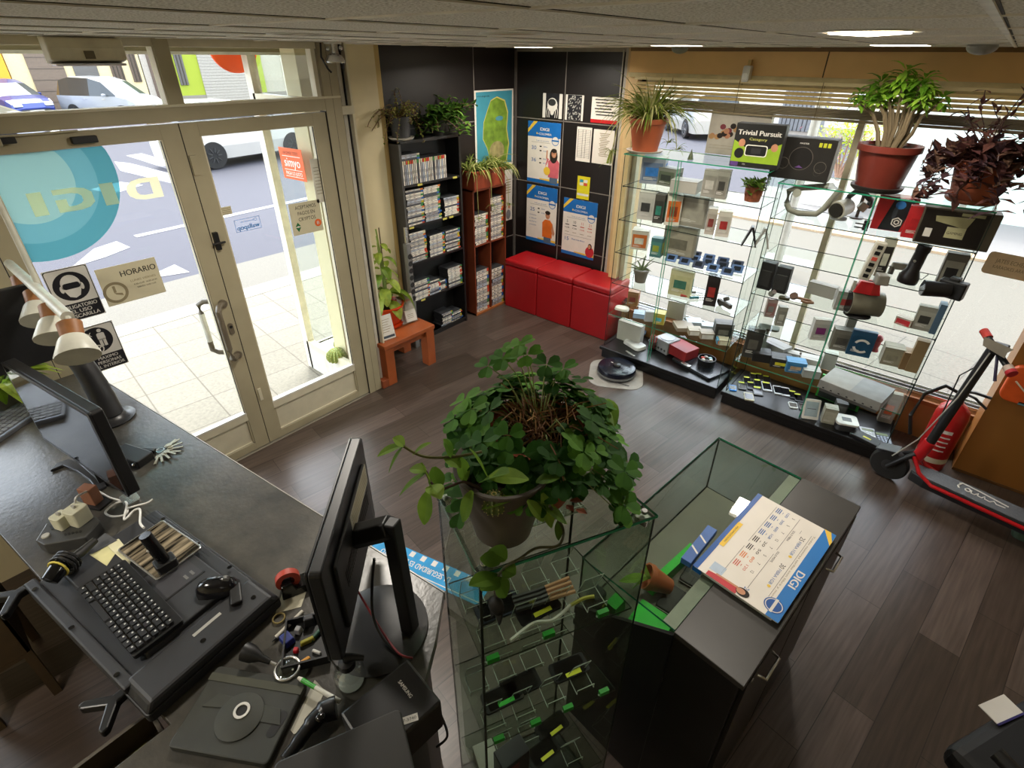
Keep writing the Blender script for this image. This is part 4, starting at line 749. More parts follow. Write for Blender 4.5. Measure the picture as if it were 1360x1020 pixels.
def stand(name, label, px, py, w, h, mat, draw, tilt=.28, extra=None, rz=.25):
    p = Z(px, py, TH); t = T(name, label, 'leaflet stand', (p.x, p.y, TH), pi/2-.4+rz); Mt = rot('X', pi/2-tilt) @ tr(0, h/2, 0)
    q = B(Mt); q.rrect(w*1.08, h*1.03, .006, -.003, 0, glass('acrylic', '#f0f4f2', .06), n=2); q.bb((-w*.54, -h*.515, 0), (w*.54, -h*.5, .03), glass('acrylic', '#f0f4f2', .06)); q.obj('holder', t); q = B(Mt); q.rrect(w, h, .003, .0005, .0015, mat, n=2); draw(q, .0022); q.obj('leaflet', t)
    if extra: extra(t, Mt)
stand('leaflet_holder', 'clear stand with a white leaflet at the front edge of the side table', 517, 450, .125, .2, WSG, d_leafl)
def d_sim2(b, z): b.text('simyo', .04, K('#d8482a', .6), tr(0, .075, z), .09)
def ex(t, Mt): q = B(Mt); q.rrect(.1, .1, .003, .012, .03, WSG, n=2, c=(.005, -.06)); [q.bb((-.03, -.05-.015*i, .0302), (.03, -.046-.015*i, .0306), INKG) for i in range(3)]; q.obj('card_stack', t)
stand('leaflet_holder', 'grey simyo leaflet stand with a pocket of white cards, right on the side table', 545, 428, .15, .245, K('#a29a90', .5), d_sim2, extra=ex)
t = T('column_speaker', 'slim grey column with a row of dark rings leaning by the bookcase', 'speaker', (-3.50, 2.765, 0)); b = B().rrect(.05, .05, .01, 0, 1.0, K('#8d8d8c', .35, .4)); b.bb((-.012, -.012, 1.0), (.012, .012, 1.14), SIL); b.obj('body', t, bevel=.002)
b = B()
for k in range(7): b.lathe([(.02, 0), (.024, .003), (.016, .004), (.001, .001)], DGR, n=16, M=tr(.025, 0, .5+.065*k) @ rot('Y', pi/2))
b.obj('ring', t)
t = T('picture_board', 'dark teal picture board leaning behind the tall leafy plant', 'picture', (-3.5, 2.22, TH)); B().bb((-.01, -.05, 0), (.005, .05, .30), K('#1f3d3a', .6, 0, .4, 25)).bb((-.012, -.055, 0), (-.01, .055, .31), DGR).obj('board', t)
# ---- robot vacuum on its mat
VZ = .0; p = Z(818, 497, 0); q = Z(822, 490, .085)
o = B().rrect(.46, .46, .12, 0, .004, K('#96948f', .6)).obj('floor_mat'); o.location = (p.x-.0, p.y+.0, 0); o.rotation_euler = (0, 0, .5); tag(o, 'pale grey rounded floor mat under the round robot vacuum', 'mat')
t = T('robot_vacuum', 'round black robot vacuum parked on a pale mat before the left glass cabinet', 'robot vacuum', (p.x, p.y, .004)); B().lathe([(.12, .008), (.158, .012), (.163, .03), (.163, .065), (.157, .078), (.14, .083), (.001, .084)], K('#141824', .18, 0, .05), n=48).obj('body', t, 40); B().lathe([(.165, .022), (.167, .024), (.167, .04), (.165, .042)], MGR, n=48, cap=False).obj('bumper', t, 40)
B().lathe([(.035, .084), (.037, .092), (.033, .096), (.001, .097)], BLKG, n=24).obj('sensor_turret', t, 40); B().rrect(.02, .008, .003, .0842, .086, WHT, c=(-.06, .02)).obj('button', t); B().cyl((.1, -.13, .01), (.19, -.11, .008), .003, DGR).obj('side_brush', t)
# ================================================================ WINDOW DISPLAY
def S_(p): return FPX/((V(p)-CP).dot(_fw))
def proj(p): q = V(p)-CP; return V((CX+FPX*q.dot(_r)/q.dot(_fw), CY+FPX*q.dot(_d)/q.dot(_fw)))
def HM(p, hpx): return hpx/max(1e-3, (proj(p)-proj(V(p)+V((0, 0, .1)))).length)*.1
def WM(p, wpx): return wpx/max(1e-3, (proj(p)-proj(V(p)+V((.1, 0, 0)))).length)*.1
def pane(b, p0, p1, m=G_CASE, e=G_EDGE):
    d = [abs(p-q) for p, q in zip(p0, p1)]; ax = d.index(min(d)); lo = [min(p, q) for p, q in zip(p0, p1)]; hi = [max(p, q) for p, q in zip(p0, p1)]
    vs = [(hi[0] if i & 1 else lo[0], hi[1] if i & 2 else lo[1], hi[2] if i & 4 else lo[2]) for i in range(8)]
    for a, f in ((0, ((0, 4, 6, 2), (1, 3, 7, 5))), (1, ((0, 1, 5, 4), (2, 6, 7, 3))), (2, ((0, 2, 3, 1), (4, 5, 7, 6)))): b.add(vs, f, m if a == ax else e)
    return b
def cabinet(label, x0, x1, y0, y1, zs, top, dv):
    t = T('display_cabinet', label, 'display cabinet', (0, 0, 0), 0); PL = K('#0e0e0f', .3, 0, .05)
    t.location = ((x0+x1)/2, (y0+y1)/2, 0); o = V(t.location); M0 = tr(-o)
    b = B(M0); b.bb((x0-.02, y0-.0, 0), (x1+.0, y1, .085), PL); b.bb((x0-.03, y0-.03, .085), (x1+.005, y1+.01, .118), PL); b.obj('plinth', t, bevel=.004)
    pane(B(M0), (x0-.005, y0-.01, top-.008), (x1+.005, y1, top)).obj('top_pane', t)
    for z in zs: pane(B(M0), (x0+.004, y0+.005, z-.006), (x1-.004, y1-.02, z), G_CASE, G_EDGE if z < .5 else G_EDGED).obj('shelf', t)
    for x in (x0, x1): pane(B(M0), (x-.003, y0, .118), (x+.003, y1, top-.008), G_CASE, G_EDGED).obj('side_panel', t)
    for x in dv: pane(B(M0), (x-.003, y0, .118), (x+.003, y0+.05, top-.008), G_CASE, G_EDGE).obj('divider', t)
    for z in zs:
        for x in (x0+.004, x1-.004): B(M0).ball((x, y0+.02, z-.008), .007, DGR, 6).obj('shelf_pin', t)
    return t
ZL = (.44, .73, 1.0, 1.27, 1.53); ZR = (.40, .67, .95, 1.215, 1.485); TL, TR = 1.765, 1.71; BZ = .118
cabinet('left glass display cabinet of electronics on a low black plinth before the window', -2.05, -1.0, 3.755, 4.16, ZL, TL, (-1.62,))
cabinet('right glass display cabinet of electronics on a low black plinth beside the red scooter', -.925, .157, 3.745, 4.16, ZR, TR, (-.385,))
# blind
t = T('venetian_blind', 'raised tan venetian blind across the top of the display window', 'blind', (-.2, 4.2, 2.26)); BL = K('#ddcb9a', .45, 0, .05)
b = B()
b.bb((-2.07, -.02, -.02), (2.07, .02, .0), BL); b.obj('head_rail', t)
for k in range(4): B().box((0, 0, 0), (4.12, .045, .003), BL, tr(0, 0, -.045-.026*k) @ rot('X', .35)).obj('slat', t)
b = B()
for k in range(9): b.box((0, 0, -.15-.006*k), (4.12, .046, .004), K('#85785a', .5))
b.box((0, 0, -.212), (4.13, .05, .014), K('#8b7d5e', .5)); b.obj('slat_stack', t)
for x in (-1.75, -1.25, -.72, -.2, .5, 1.3): B().tube([(x, -.026, 0), (x, -.027, -.21)], .002, K('#6a5a38', .6), 4).tube([(x, .026, 0), (x, .027, -.21)], .002, K('#6a5a38', .6), 4).obj('ladder_cord', t)
p = Y(993, 98, 4.21); t = T('motion_sensor', 'small white motion sensor on the wooden panel over the window', 'sensor', (p.x, 4.2, p.z)); B().rrect(.05, .1, .012, -.025, .03, WHT, rot('X', pi/2)).obj('body', t, bevel=.004); B().rrect(.034, .04, .008, .03, .036, K('#f0efe8', .3), rot('X', pi/2) @ tr(0, -.015, 0)).obj('lens', t); B().box((0, .015, .065), (.02, .03, .04), K('#c9a86a', .5)).obj('bracket', t)
# ---------------------------------------------------------------- generic merchandise
def carton(name, label, cat, px, py, w, h, z, col, dr=.6, rz=0., art=None, group=None, dy=0., wm=None, hm=None, lid=1):
    p = Z(px, py, z); p.y = min(max(p.y, 3.80), 4.1)+dy; p = V((p.x, p.y, z)); W_ = wm or WM(p, w); H_ = hm or HM(p, h); D_ = W_*dr
    D_ = min(D_, .24); nx = [q for q in sorted(ZL+ZR+(TL, TR)) if abs(q-z) > .1 and q > z]; own = ZL+(TL,) if p.x < -.96 else ZR+(TR,); up = [q for q in own if q > z+.1]
    if up: H_ = min(H_, min(up)-z-.022)
    rx = W_/2*abs(cos(rz))+D_/2*abs(sin(rz)); ry = D_/2*abs(cos(rz))+W_/2*abs(sin(rz)); lo, hi = (-2.04, -1.01) if p.x < -.96 else (-.915, .145)
    p.x = min(max(p.x, lo+rx), hi-rx); p.y = min(max(p.y, (3.82 if z > .3 else 3.775)+ry), 4.135-ry) if ry < .155 else 3.975
    t = T(name, label, cat, (p.x, p.y, z+.0004), rz, group); m = K(col, .5, 0, .06, 9)
    b = B().box((0, 0, H_/2), (W_, D_, H_), m)
    if lid and H_ > .04: b.box((0, 0, H_-.006), (W_*1.004, D_*1.004, .0015), K('#4a4842', .7)); b.box((0, -D_*.18, H_+.0004), (W_*.98, .0012, .0008), K('#5a5850', .7))
    b.obj('box', t, bevel=min(.003, H_*.12)); yf = -D_/2-.0006
    if art is not None:
        q = B(tr(0, yf, 0) @ rot('X', pi/2)); art = art if isinstance(art, (list, tuple)) else (art,); rnd = random.Random(int(px*7+py))
        q.bb((-W_*.42, H_*.12, 0), (W_*.42, H_*.8, .0004), K(art[0], .45, 0, .12, 18))
        if len(art) > 1: q.bb((-W_*.3, H_*.3, .0004), (W_*.25, H_*.62, .0008), K(art[1], .45, 0, .2, 25))
        for k in range(3): q.bb((-W_*.36, H_*(.16+.035*k), .0005), (W_*rnd.uniform(-.1, .3), H_*(.175+.035*k), .0009), WSG)
        q.obj('printed_face', t)
        if H_ > .05: B(tr(W_/2+.0004, 0, 0)).bb((0, -D_*.35, H_*.2), (.0006, D_*.35, H_*.75), K(art[-1], .5, 0, .2, 12)).obj('printed_side', t)
    return t
def gad(name, label, cat, px, py, z, rz=0., group=None, dy=0.):
    p = Z(px, py, z); y = min(max(p.y, 3.77), 4.12)+dy; return T(name, label, cat, (p.x, y, z+.0004), rz, group)
def phone(label, px, py, z, col='#15161a', w=.07, l=.14, rz=.3, scr='#0b0c10', group=None, name='mobile_phone', tagc=None, h=.009):
    t = gad(name, label, 'phone', px, py, z, rz, group); B().rrect(w, l, .008, 0, h, K(col, .3)).obj('body', t, bevel=.001); B().rrect(w*.86, l*.72, .004, h, h+.0006, K(scr, .1)).obj('screen', t)
    if tagc: B().bb((-w*.35, l*.3, h+.0005), (w*.35, l*.46, h+.001), K(tagc, .6)).obj('price_tag', t)
    return t
# ---- left cabinet
S5, S4, S3, S2, S1 = ZL[::-1]
carton('carton', 'blue and grey printer carton at the left end of the top glass shelf', 'box', 859, 237, 27, 34, S5, '#8f96a3', .9, .3, ('#5f6f8a', '#2f6fb5'))
carton('game_box', 'green and grey box with a printed picture beside the blue carton on the top shelf', 'box', 888, 246, 25, 24, S5, '#7d7f74', .7, -.1, ('#57604a', '#2a3026'))
carton('carton', 'low wide grey carton in the middle of the left cabinet top shelf', 'box', 913, 253, 34, 16, S5, '#a5a298', .7, .1, None, dy=-.04)
carton('carton', 'tall grey carton, left of a pair at the right of the left cabinet top shelf', 'box', 938, 262, 19, 36, S5, '#97948a', .6, .15, ('#8a877d', '#b0ada3'))
carton('carton', 'tall grey carton with three dark marks, right of a pair on the top shelf', 'box', 955, 264, 15, 38, S5, '#8e8b81', .8, .15, ('#7c796f', '#3c3b36'))
carton('carton', 'white carton with a black side on the second shelf of the left cabinet', 'box', 858, 290, 20, 36, S4, '#c5c2b9', .8, .2, ('#b9b6ad', '#3a3a38'))
carton('toner_box', 'dark slim box with a green top beside the white carton on the second shelf', 'box', 874, 295, 12, 37, S4, '#4a4740', 1.1, .2, ('#34322c', '#2f7a68'))
carton('toy_box', 'orange and white printed box on the second shelf of the left cabinet', 'box', 891, 297, 18, 40, S4, '#cfc9ba', 1., .5, ('#c8652a', '#8a3a1c'))
carton('carton', 'big grey carton behind the orange and white box on the second shelf', 'box', 914, 301, 40, 40, S4, '#8f8a7d', .5, .05, ('#a09a8c',), dy=.06)
carton('phone_box', 'white phone box with red edge at the right of the second shelf, left of two', 'box', 940, 310, 12, 34, S4, '#b9b0a4', 1.4, .35, ('#a59c90', '#7a3a34'))
carton('phone_box', 'white phone box with red edge at the right of the second shelf, right of two', 'box', 949, 318, 17, 34, S4, '#cfc8bc', .9, .35, ('#b5aea2', '#9a2f2c'))
t = gad('phone_stand', 'pair of black folding phone stands standing like inverted letter V', 'phone stand', 996, 330, S4, .3)
for k, (c_, dx) in enumerate((('#1d1d1f', -.03), ('#8f8f88', .05))): B(tr(dx, 0, 0)).prism([(-.05, 0), (-.04, 0), (0, .115), (.04, 0), (.05, 0), (.008, .135), (-.008, .135)], -.03, .03, K(c_, .4), rot('X', pi/2)).obj('leg', t)
carton('small_box', 'small white cube with an orange base on the third shelf of the left cabinet', 'box', 849, 329, 20, 25, S3, '#c9c4b4', .9, .35, ('#c46a2e', '#c9c4b4'))
carton('drink_box', 'teal and green printed box beside the orange based cube on the third shelf', 'box', 871, 340, 14, 25, S3, '#3f6a6c', .8, .2, ('#4a8078', '#8f9a3a'))
carton('game_console_box', 'large dull grey printed box leaning at the middle of the third shelf', 'box', 900, 342, 42, 46, S3, '#8d8676', .22, .08, ('#a39b88', '#6f6a5a'))
for r_ in range(3):
    for c_ in range(5):
        if r_ == 0 and c_ == 0: continue
        t = T('memory_card_pack', 'small dark blue blister pack propped in rows on the third shelf', 'blister pack', M=tr(-1.60+.112*c_+.035*(r_ % 2), 3.86+.1*(2-r_), S3+.022) @ rot('Z', .18) @ rot('X', .5), group='blister packs in rows on the third shelf'); B().rrect(.085, .075, .006, 0, .006, K(('#4a5f86', '#3a4258', '#5f7aa8')[(r_+c_) % 3], .35)).obj('card', t); B().rrect(.05, .04, .004, .006, .009, K('#20242c', .2)).obj('blister', t)
t = gad('aloe_plant', 'small aloe in a grey pot on the fourth shelf of the left cabinet', 'plant', 850, 374, S2); lathe_pot(B(), .062, .11, K('#6f665a', .6), True).obj('pot', t, 40); b = B()
for i in range(8): a = i*2.4; b.leaf((.015*cos(a), .015*sin(a), .1), (cos(a), sin(a), .75 if i % 3 else 1.8), .15, .022, leafmat('#6f7a5a'), bend=.6, shape='b', fold=.5)
b.obj('foliage', t)
carton('software_box', 'pale yellow green box with a dark teal spine on the fourth shelf', 'box', 902, 392, 29, 33, S2, '#c0bd93', .25, .15, ('#b5b284', '#3a6a58'))
carton('console_box', 'tall narrow black box with a teal top standing on the fourth shelf', 'box', 940, 405, 16, 40, S2, '#2a2523', 1., .3, ('#231d1b', '#9a2f2a'))
for i, (c_, q) in enumerate((('#a5382c', (912, 395)), ('#8f8d86', (920, 390)), ('#3f7d86', (924, 397)))):
    t = gad('hand_tool', ('red handled', 'grey handled', 'teal handled')[i]+' small hand tool lying on the fourth shelf of the left cabinet', 'tool', q[0], q[1], S2, .4+i*.2); B().tube([(-.05, 0, .012), (.02, 0, .012)], .011, K(c_, .4), 8).obj('handle', t, 50); B().tube([(.02, 0, .012), (.08, .0, .01)], .004, SIL, 6).obj('shaft', t, 50)
t = gad('game_controller', 'dark grey gun shaped game controller on the fourth shelf', 'controller', 961, 409, S2, -.5); GC = K('#4b4842', .5); B().box((0, 0, .035), (.14, .03, .035), GC).box((-.045, 0, .015), (.03, .028, .05), GC, rot('Y', .3)).box((.05, 0, .06), (.05, .02, .03), GC, rot('Y', -.6)).obj('body', t, bevel=.006)
t = gad('mouse', 'white computer mouse shaped router on the lowest glass shelf at its left end', 'router', 826, 411, S1, .2); B().rrect(.13, .09, .035, 0, .022, K('#cfcbbf', .35), sc=.9).obj('body', t, 40, .004)
carton('small_box', 'small tan cardboard cube on the lowest glass shelf behind the white router', 'box', 833, 403, 13, 18, S1, '#9a7248', .9, .3, ('#8a6038', '#7a2a20'), dy=.05)
carton('disc_drive', 'blue grey slim box lying at the left of the lowest glass shelf', 'box', 848, 421, 15, 6, S1, '#8fa6bd', .9, .4, None)
carton('small_box', 'pale grey slim box standing beside the blue grey one on the lowest shelf', 'box', 860, 427, 11, 13, S1, '#a9adad', .5, .6, None)
carton('cartridge_box', 'yellow and teal box on the lowest glass shelf of the left cabinet', 'box', 875, 428, 14, 14, S1, '#b5a84a', 1., .3, ('#a8983a', '#58b0c0'))
carton('carton', 'grey carton standing behind the yellow and teal box on the lowest shelf', 'box', 893, 424, 22, 22, S1, '#a8a597', .6, .15, None, dy=.07)
carton('book', 'brown grey hardback lying open on the lowest glass shelf', 'book', 902, 440, 24, 5, S1, '#8f8270', 1.0, .7, None)
carton('tablet_box', 'pale blue white flat box lying behind the brown book on the lowest shelf', 'box', 918, 432, 20, 5, S1, '#b9c6d0', .8, .6, None, dy=.07)
carton('open_box', 'open cardboard tray with white lining at the front of the lowest shelf', 'box', 914, 449, 17, 7, S1, '#9f937e', .9, .6, ('#d8d6cf',))
carton('open_box', 'second cardboard tray with a white insert right of the first on the lowest shelf', 'box', 930, 454, 18, 8, S1, '#8d816d', .9, .6, ('#cfcdc6',))
carton('tablet_box', 'pale grey flat box beside the camera on the lowest shelf of the left cabinet', 'box', 936, 438, 17, 5, S1, '#aeb9bf', .8, .5, None, dy=.05)
carton('camera_bag', 'dark grey boxy camera case at the right of the lowest shelf', 'case', 958, 447, 24, 20, S1, '#4a4742', .7, .5, ('#2e2c29', '#6a675f'))
carton('ink_box', 'small blue and orange box at the front right of the lowest shelf', 'box', 952, 461, 14, 6, S1, '#4f8fae', .9, .5, ('#c9783a',))
carton('ink_box', 'small cream box at the front right corner of the lowest shelf', 'box', 966, 466, 15, 7, S1, '#b5ac8f', .9, .5, ('#d4cfb5',))
# left plinth
def onbase(f, *a, **k): return f(*a, **k)
carton('wall_switch_box', 'square white blank panel box standing at the left end of the left plinth', 'box', 824, 446, 31, 24, BZ, '#b5b3a6', .3, .0, None, dy=-.03)
t = gad('hard_drive', 'blue tinted slim laptop tray on the left plinth behind the white router', 'hard drive', 846, 442, BZ, .4, dy=.08); B().rrect(.15, .11, .02, 0, .015, K('#5c6f8f', .3)).obj('body', t, bevel=.002)
t = gad('router', 'white rounded router lying on the left plinth at its front edge', 'router', 843, 459, BZ, -.35); B().rrect(.21, .13, .035, 0, .028, K('#c6c7c4', .3), sc=.93).obj('body', t, 40, .004); B().rrect(.19, .11, .03, .028, .029, K('#d5d8d8', .3)).obj('lid', t)
t = gad('pen_jar', 'glass jar with red sticks standing on the left plinth', 'jar', 866, 464, BZ); B().lathe([(.04, 0), (.042, .09), (.039, .09), (.036, .006)], glass('jar_glass', '#d5dcd8', .1), n=20).obj('glass', t, 50)
b = B()
for i in range(7): a = i*.9; b.tube([(.015*cos(a), .015*sin(a), .01), (.03*cos(a), .03*sin(a), .13)], .005, K('#b03a2e', .5), 5)
b.obj('stick', t) if 0 else [B().tube([(.015*cos(i*.9), .015*sin(i*.9), .01), (.03*cos(i*.9), .03*sin(i*.9), .13)], .005, K('#b03a2e', .5), 5).obj('stick', t) for i in range(5)]
t = gad('mini_console', 'grey cube game console with port holes in the middle of the left plinth', 'game console', 884, 465, BZ, -.3); GQ = K('#8b8c8b', .4); B().box((0, 0, .065), (.16, .16, .12), GQ).obj('body', t, bevel=.006); B().lathe([(.062, 0), (.062, .004), (.05, .006), (.001, .006)], K('#9ea6ad', .35), (0, 0, .125), 28).obj('disc_lid', t, 40)
for k in range(4): B().cyl((-.055+.036*k, -.081, .04), (-.055+.036*k, -.0785, .04), .011, DGR).obj('port', t)
t = gad('laptop', 'closed black laptop under the red topped box on the left plinth', 'laptop', 930, 486, BZ, -.3, dy=.0); B().rrect(.40, .27, .015, 0, .014, K('#17181b', .3)).obj('base', t, bevel=.002); B().rrect(.40, .27, .015, .015, .024, K('#1f2126', .25)).obj('lid', t, bevel=.002)
LZ = BZ+.0248
carton('red_case', 'dark red box with a black lid lying on the closed laptop', 'box', 905, 470, 34, 12, LZ, '#8c1f1f', .75, -.3, None, lid=0)
t = gad('cable_tub', 'round black tub of loose parts at the right of the closed laptop', 'tub', 938, 483, LZ, 0, dy=-.01); B().lathe([(.068, 0), (.073, .06), (.068, .06), (.064, .02), (.001, .02)], BLK, n=28).obj('tub', t, 40)
for k in range(6): a = k*1.05; B().ball((.035*cos(a), .035*sin(a), .05), .02, (WSG, K('#9fc0c8', .4), LGR, TXR, WSG, MGR)[k], 8, (1, .7, .5)).obj('part', t)
t = gad('card_reader', 'silver sliver gadget lying at the front of the closed laptop', 'card reader', 914, 482, LZ, -.3, dy=-.05); B().rrect(.09, .035, .008, 0, .012, SIL).obj('body', t, bevel=.002)
t = gad('usb_stick', 'silver stick lying at the front edge of the left plinth near the vacuum', 'usb stick', 836, 471, BZ, -.35); B().rrect(.11, .022, .006, 0, .008, SIL).obj('body', t, bevel=.002)
# ---- on the left and right top panes
t = T('ivy_basket', 'small ivy in a woven basket pot hanging inside the top of the glass cabinets', 'plant', (0, 0, 0)); p = Z(996, 268, S5); t.location = (min(p.x, -1.09), 3.93, S5+.0005); bm_ = B().lathe([(.05, 0), (.058, .05), (.06, .10), (.05, .10), (.001, .09)], K('#8a4a2e', .7, 0, .3, 50, .5), n=20); bm_.obj('pot', t, 40); b = B(); sprays(b, 14, .14, [leafmat('#7a9a3c'), leafmat('#5f8030')], (0, 0, .10), 31, .045, .035, drop=1.1); b.v = [V((min(v.x, .07), min(v.y, .16), min(v.z, .2))) for v in b.v]; b.obj('foliage', t)
p = Z(864, 195, TL); t = T('spider_plant', 'big pale spider plant in a terracotta pot at the left end of the glass cabinets', 'plant', (p.x+.08, 3.93, TL+.0005)); lathe_pot(B(), .135, .235, K('#a5532f', .6, 0, .08), True, base=.68).obj('pot', t, 40); B().lathe([(.125, .0), (.135, .006), (.14, .014), (.13, .01), (.001, .006)], K('#cfc9bb', .5), n=28).obj('saucer', t, 50)
b = B(); SP2 = [leafmat('#7f8f40', .5), leafmat('#b5b57c', .5), leafmat('#667a34', .5)]; blades(b, 220, .45, .017, SP2, (0, 0, .21), .08, up=1.7, bend=2.0, seed=41); b.v = [V((v.x, min(v.y, .24), max(v.z, .004) if v.y > -.19 and v.x > -.2 else v.z)) for v in b.v]; b.obj('foliage', t)
for k, (dx, dy_, dz) in enumerate(((-.12, .03, -.02), (.17, .0, .08), (.24, -.02, .04), (-.17, -.16, -.1), (-.16, -.18, -.0))):
    b = B().tube([(0, 0, .2), (dx*.7, dy_*.7, .3), (dx, dy_, .15), (dx*1.1, dy_*1.05, dz)], .003, SP2[1], 4); blades(b, 10, .1, .009, SP2, (dx*1.1, dy_*1.05, dz), .01, seed=k+50); b.v = [V((v.x, min(v.y, .24), max(v.z, .004) if v.y > -.19 and v.x > -.2 else v.z)) for v in b.v]; b.obj('runner', t)
p = Z(920, 211, TL); t = T('incense_cone', 'small green and brown figurine standing on the left top glass', 'figurine', (-1.57, 3.83, TL+.0005)); B().lathe([(.02, 0), (.016, .02), (.006, .05), (.001, .07)], K('#3f4a2a', .5), n=12).obj('body', t)
def bigbox(name, label, px, py, z, w, d, h, rz, col, draw, dy=0., side='#4a4a48'):
    p = Z(px, py, z); t = T(name, label, 'box', (p.x, max(min(p.y, 4.1), 3.78)+dy, z+.0005), rz); B().box((0, 0, h/2), (w, d, h), K(col, .45, 0, .06)).obj('box', t, bevel=.002)
    q = B(tr(0, -d/2-.0008, h/2) @ rot('X', pi/2)); draw(q, w, h); q.obj('printed_face', t); B().bb((w/2+.0003, -d*.48, h*.03), (w/2+.0012, d*.48, h*.97), K(side, .5)).obj('printed_side', t); return t
def dr_triv(q, w, h):
    q.bb((-w*.49, -h*.49, 0), (w*.49, h*.49, .0004), K('#1b1b1a', .4)); q.poly([(-w*.49, h*.12, .0006), (0, -h*.18, .0006), (w*.49, h*.1, .0006), (w*.49, -h*.38, .0006), (-w*.49, -h*.38, .0006)], K('#8fae2a', .45, 0, .1)); q.text('Trivial Pursuit', h*.16, WSG, tr(0, h*.3, .0008), w*.88, .03); q.text('Category', h*.08, K('#c9c86a', .5), tr(0, h*.16, .0008), w*.36)
    q.rrect(w*.46, h*.26, .015, .0008, .0012, K('#e8e6d8', .4), c=(0, -h*.1)); q.rrect(w*.42, h*.22, .012, .0012, .0016, BLK, c=(0, -h*.1)); q.bb((-w*.1, -h*.17, .0016), (w*.1, -h*.04, .002), DGR)
    ell(q, -w*.32, h*.06, w*.07, h*.09, SKIN, .001); ell(q, w*.36, h*.0, w*.07, h*.09, SKIN, .001); ell(q, -w*.34, -h*.18, w*.1, h*.12, BLK, .0012); q.bb((-w*.48, -h*.48, .0006), (-w*.32, -h*.38, .001), K('#5a3a7a', .5)); q.text('TM', h*.05, WSG, tr(-w*.2, -h*.43, .0008), w*.06)
bigbox('board_game', 'green and black Trivial Pursuit game box standing on the top glass', 1001, 222, TL, .30, .09, .265, .08, '#2a2a28', dr_triv)
def dr_fam(q, w, h):
    q.bb((-w*.49, -h*.49, 0), (w*.49, h*.49, .0004), K('#b9b2a4', .45)); rnd = random.Random(2)
    for i in range(16): ell(q, -w*.45+w*.5*rnd.random(), -h*.12+h*.26*rnd.random(), w*.05, h*.06, (K('#7a2f38', .5), SKIN, K('#b58a5a', .5), HAIR)[i % 4], .0006+i*.0001)
    [q.bb((-w*.45, -h*.3-.02*i, .0005), (w*.0, -h*.295-.02*i, .0008), INKG) for i in range(2)]; q.text('DANCE', h*.05, TXR, tr(-w*.3, h*.42, .0006), w*.2)
bigbox('board_game', 'pale game box with a crowd picture behind the green and black game box', 970, 208, TL, .42, .07, .31, .05, '#c5bda9', dr_fam, dy=.13, side='#b8b39a')
def dr_aud(q, w, h):
    q.bb((-w*.495, -h*.495, 0), (w*.495, h*.495, .0004), K('#242220', .4)); q.disc((-w*.02, h*.02, .0007), h*.28, K('#5b5550', .4), 36, None, h*.265); q.disc((-w*.02, h*.02, .0006), h*.262, K('#1c1a19', .4), 36); q.poly([(-w*.09, -h*.2, .001), (w*.05, -h*.2, .001), (-w*.02, -h*.14, .001)], K('#6a4a86', .4))
    for x, y in ((-w*.3, -h*.12), (w*.33, -h*.15)): q.disc((x, y, .0007), h*.14, K('#6a645c', .4), 28, None, h*.13); q.disc((x-.01, y-h*.13, .0007), h*.08, K('#4d4842', .4), 24, None, h*.075)
    q.text('MASTER', h*.05, WSG, tr(-w*.02, h*.38, .0007), w*.15, .02); [q.bb((w*(.22+.07*i), h*.32, .0005), (w*(.27+.07*i), h*.42, .0009), K('#c4c62e', .5)) for i in range(3)]
bigbox('headphone_box', 'black carton with ring drawings and three yellow bars on the right top glass', 1062, 236, TR, .35, .15, .25, .06, '#1f1d1c', dr_aud, dy=-.02, side='#5c5042')
p = Z(1172, 244, TR); t = T('potted_plant', 'branching bright green succulent tree in a red brown plastic pot on the top glass', 'plant', (p.x, 3.90, TR+.0005)); PP = K('#6a2a20', .35, 0, .06)
B().lathe([(.12, 0), (.135, .012), (.14, .03), (.13, .03), (.001, .014)], K('#2c2724', .5), n=32).obj('saucer', t, 50); lathe_pot(B(), .155, .245, PP, True, base=.74, c=(0, 0, .012), n=36).obj('pot', t, 40); B().lathe([(.14, .24), (.001, .245)], SOIL, n=20, cap=False).obj('soil', t)
b = B(); f = B(); rnd = random.Random(21); SG = [leafmat('#86b83a', .5), leafmat('#6a9a30', .5), leafmat('#a0c94c', .5)]
for i, (ax_, ay, hh) in enumerate(((-.26, .0, .42), (-.14, .06, .55), (-.1, -.05, .44), (.0, .05, .40), (.04, -.02, .66), (.12, .03, .5), (.2, -.04, .6), (.28, .04, .42), (.37, .0, .44), (-.05, .0, .5), (.15, .08, .42), (.24, -.06, .46))):
    ax_ = ax_*.62-.07; hh *= .72; q = V((ax_*.25, ay*.5, .23)); e = V((ax_, ay, .24+hh*.78)); mid = (q+e)/2+V((-.03*ax_, .01, .05)); b.tube([q, (q+mid)/2+V((.012, 0, 0)), mid, e], [.013, .011, .009, .007], K('#6f6046', .75), 6)
    big = hh > .37
    for j in range(60 if big else 34):
        a = rnd.random()*6.28; d = V((cos(a), sin(a), rnd.uniform(-.5, 1.3))); f.leaf(e+V((0, 0, rnd.uniform(-.1 if big else -.03, .03)))+d*.01, d, rnd.uniform(.065, .11)*(1 if big else .6), .028, SG[j % 3], bend=.9, n=3)
b.obj('branch', t); f.obj('foliage', t)
p = Z(1290, 264, TR); t = T('wandering_plant', 'purple brown leaved trailing plant in a terracotta pot on the right cabinet', 'plant', (min(p.x, .05), 3.92, TR+.0005)); lathe_pot(B(), .14, .215, K('#8f4524', .6, 0, .1), True, base=.72, n=32).obj('pot', t, 40); B().lathe([(.11, 0), (.122, .01), (.125, .022), (.001, .008)], K('#8a4a30', .6), n=28).obj('saucer', t)
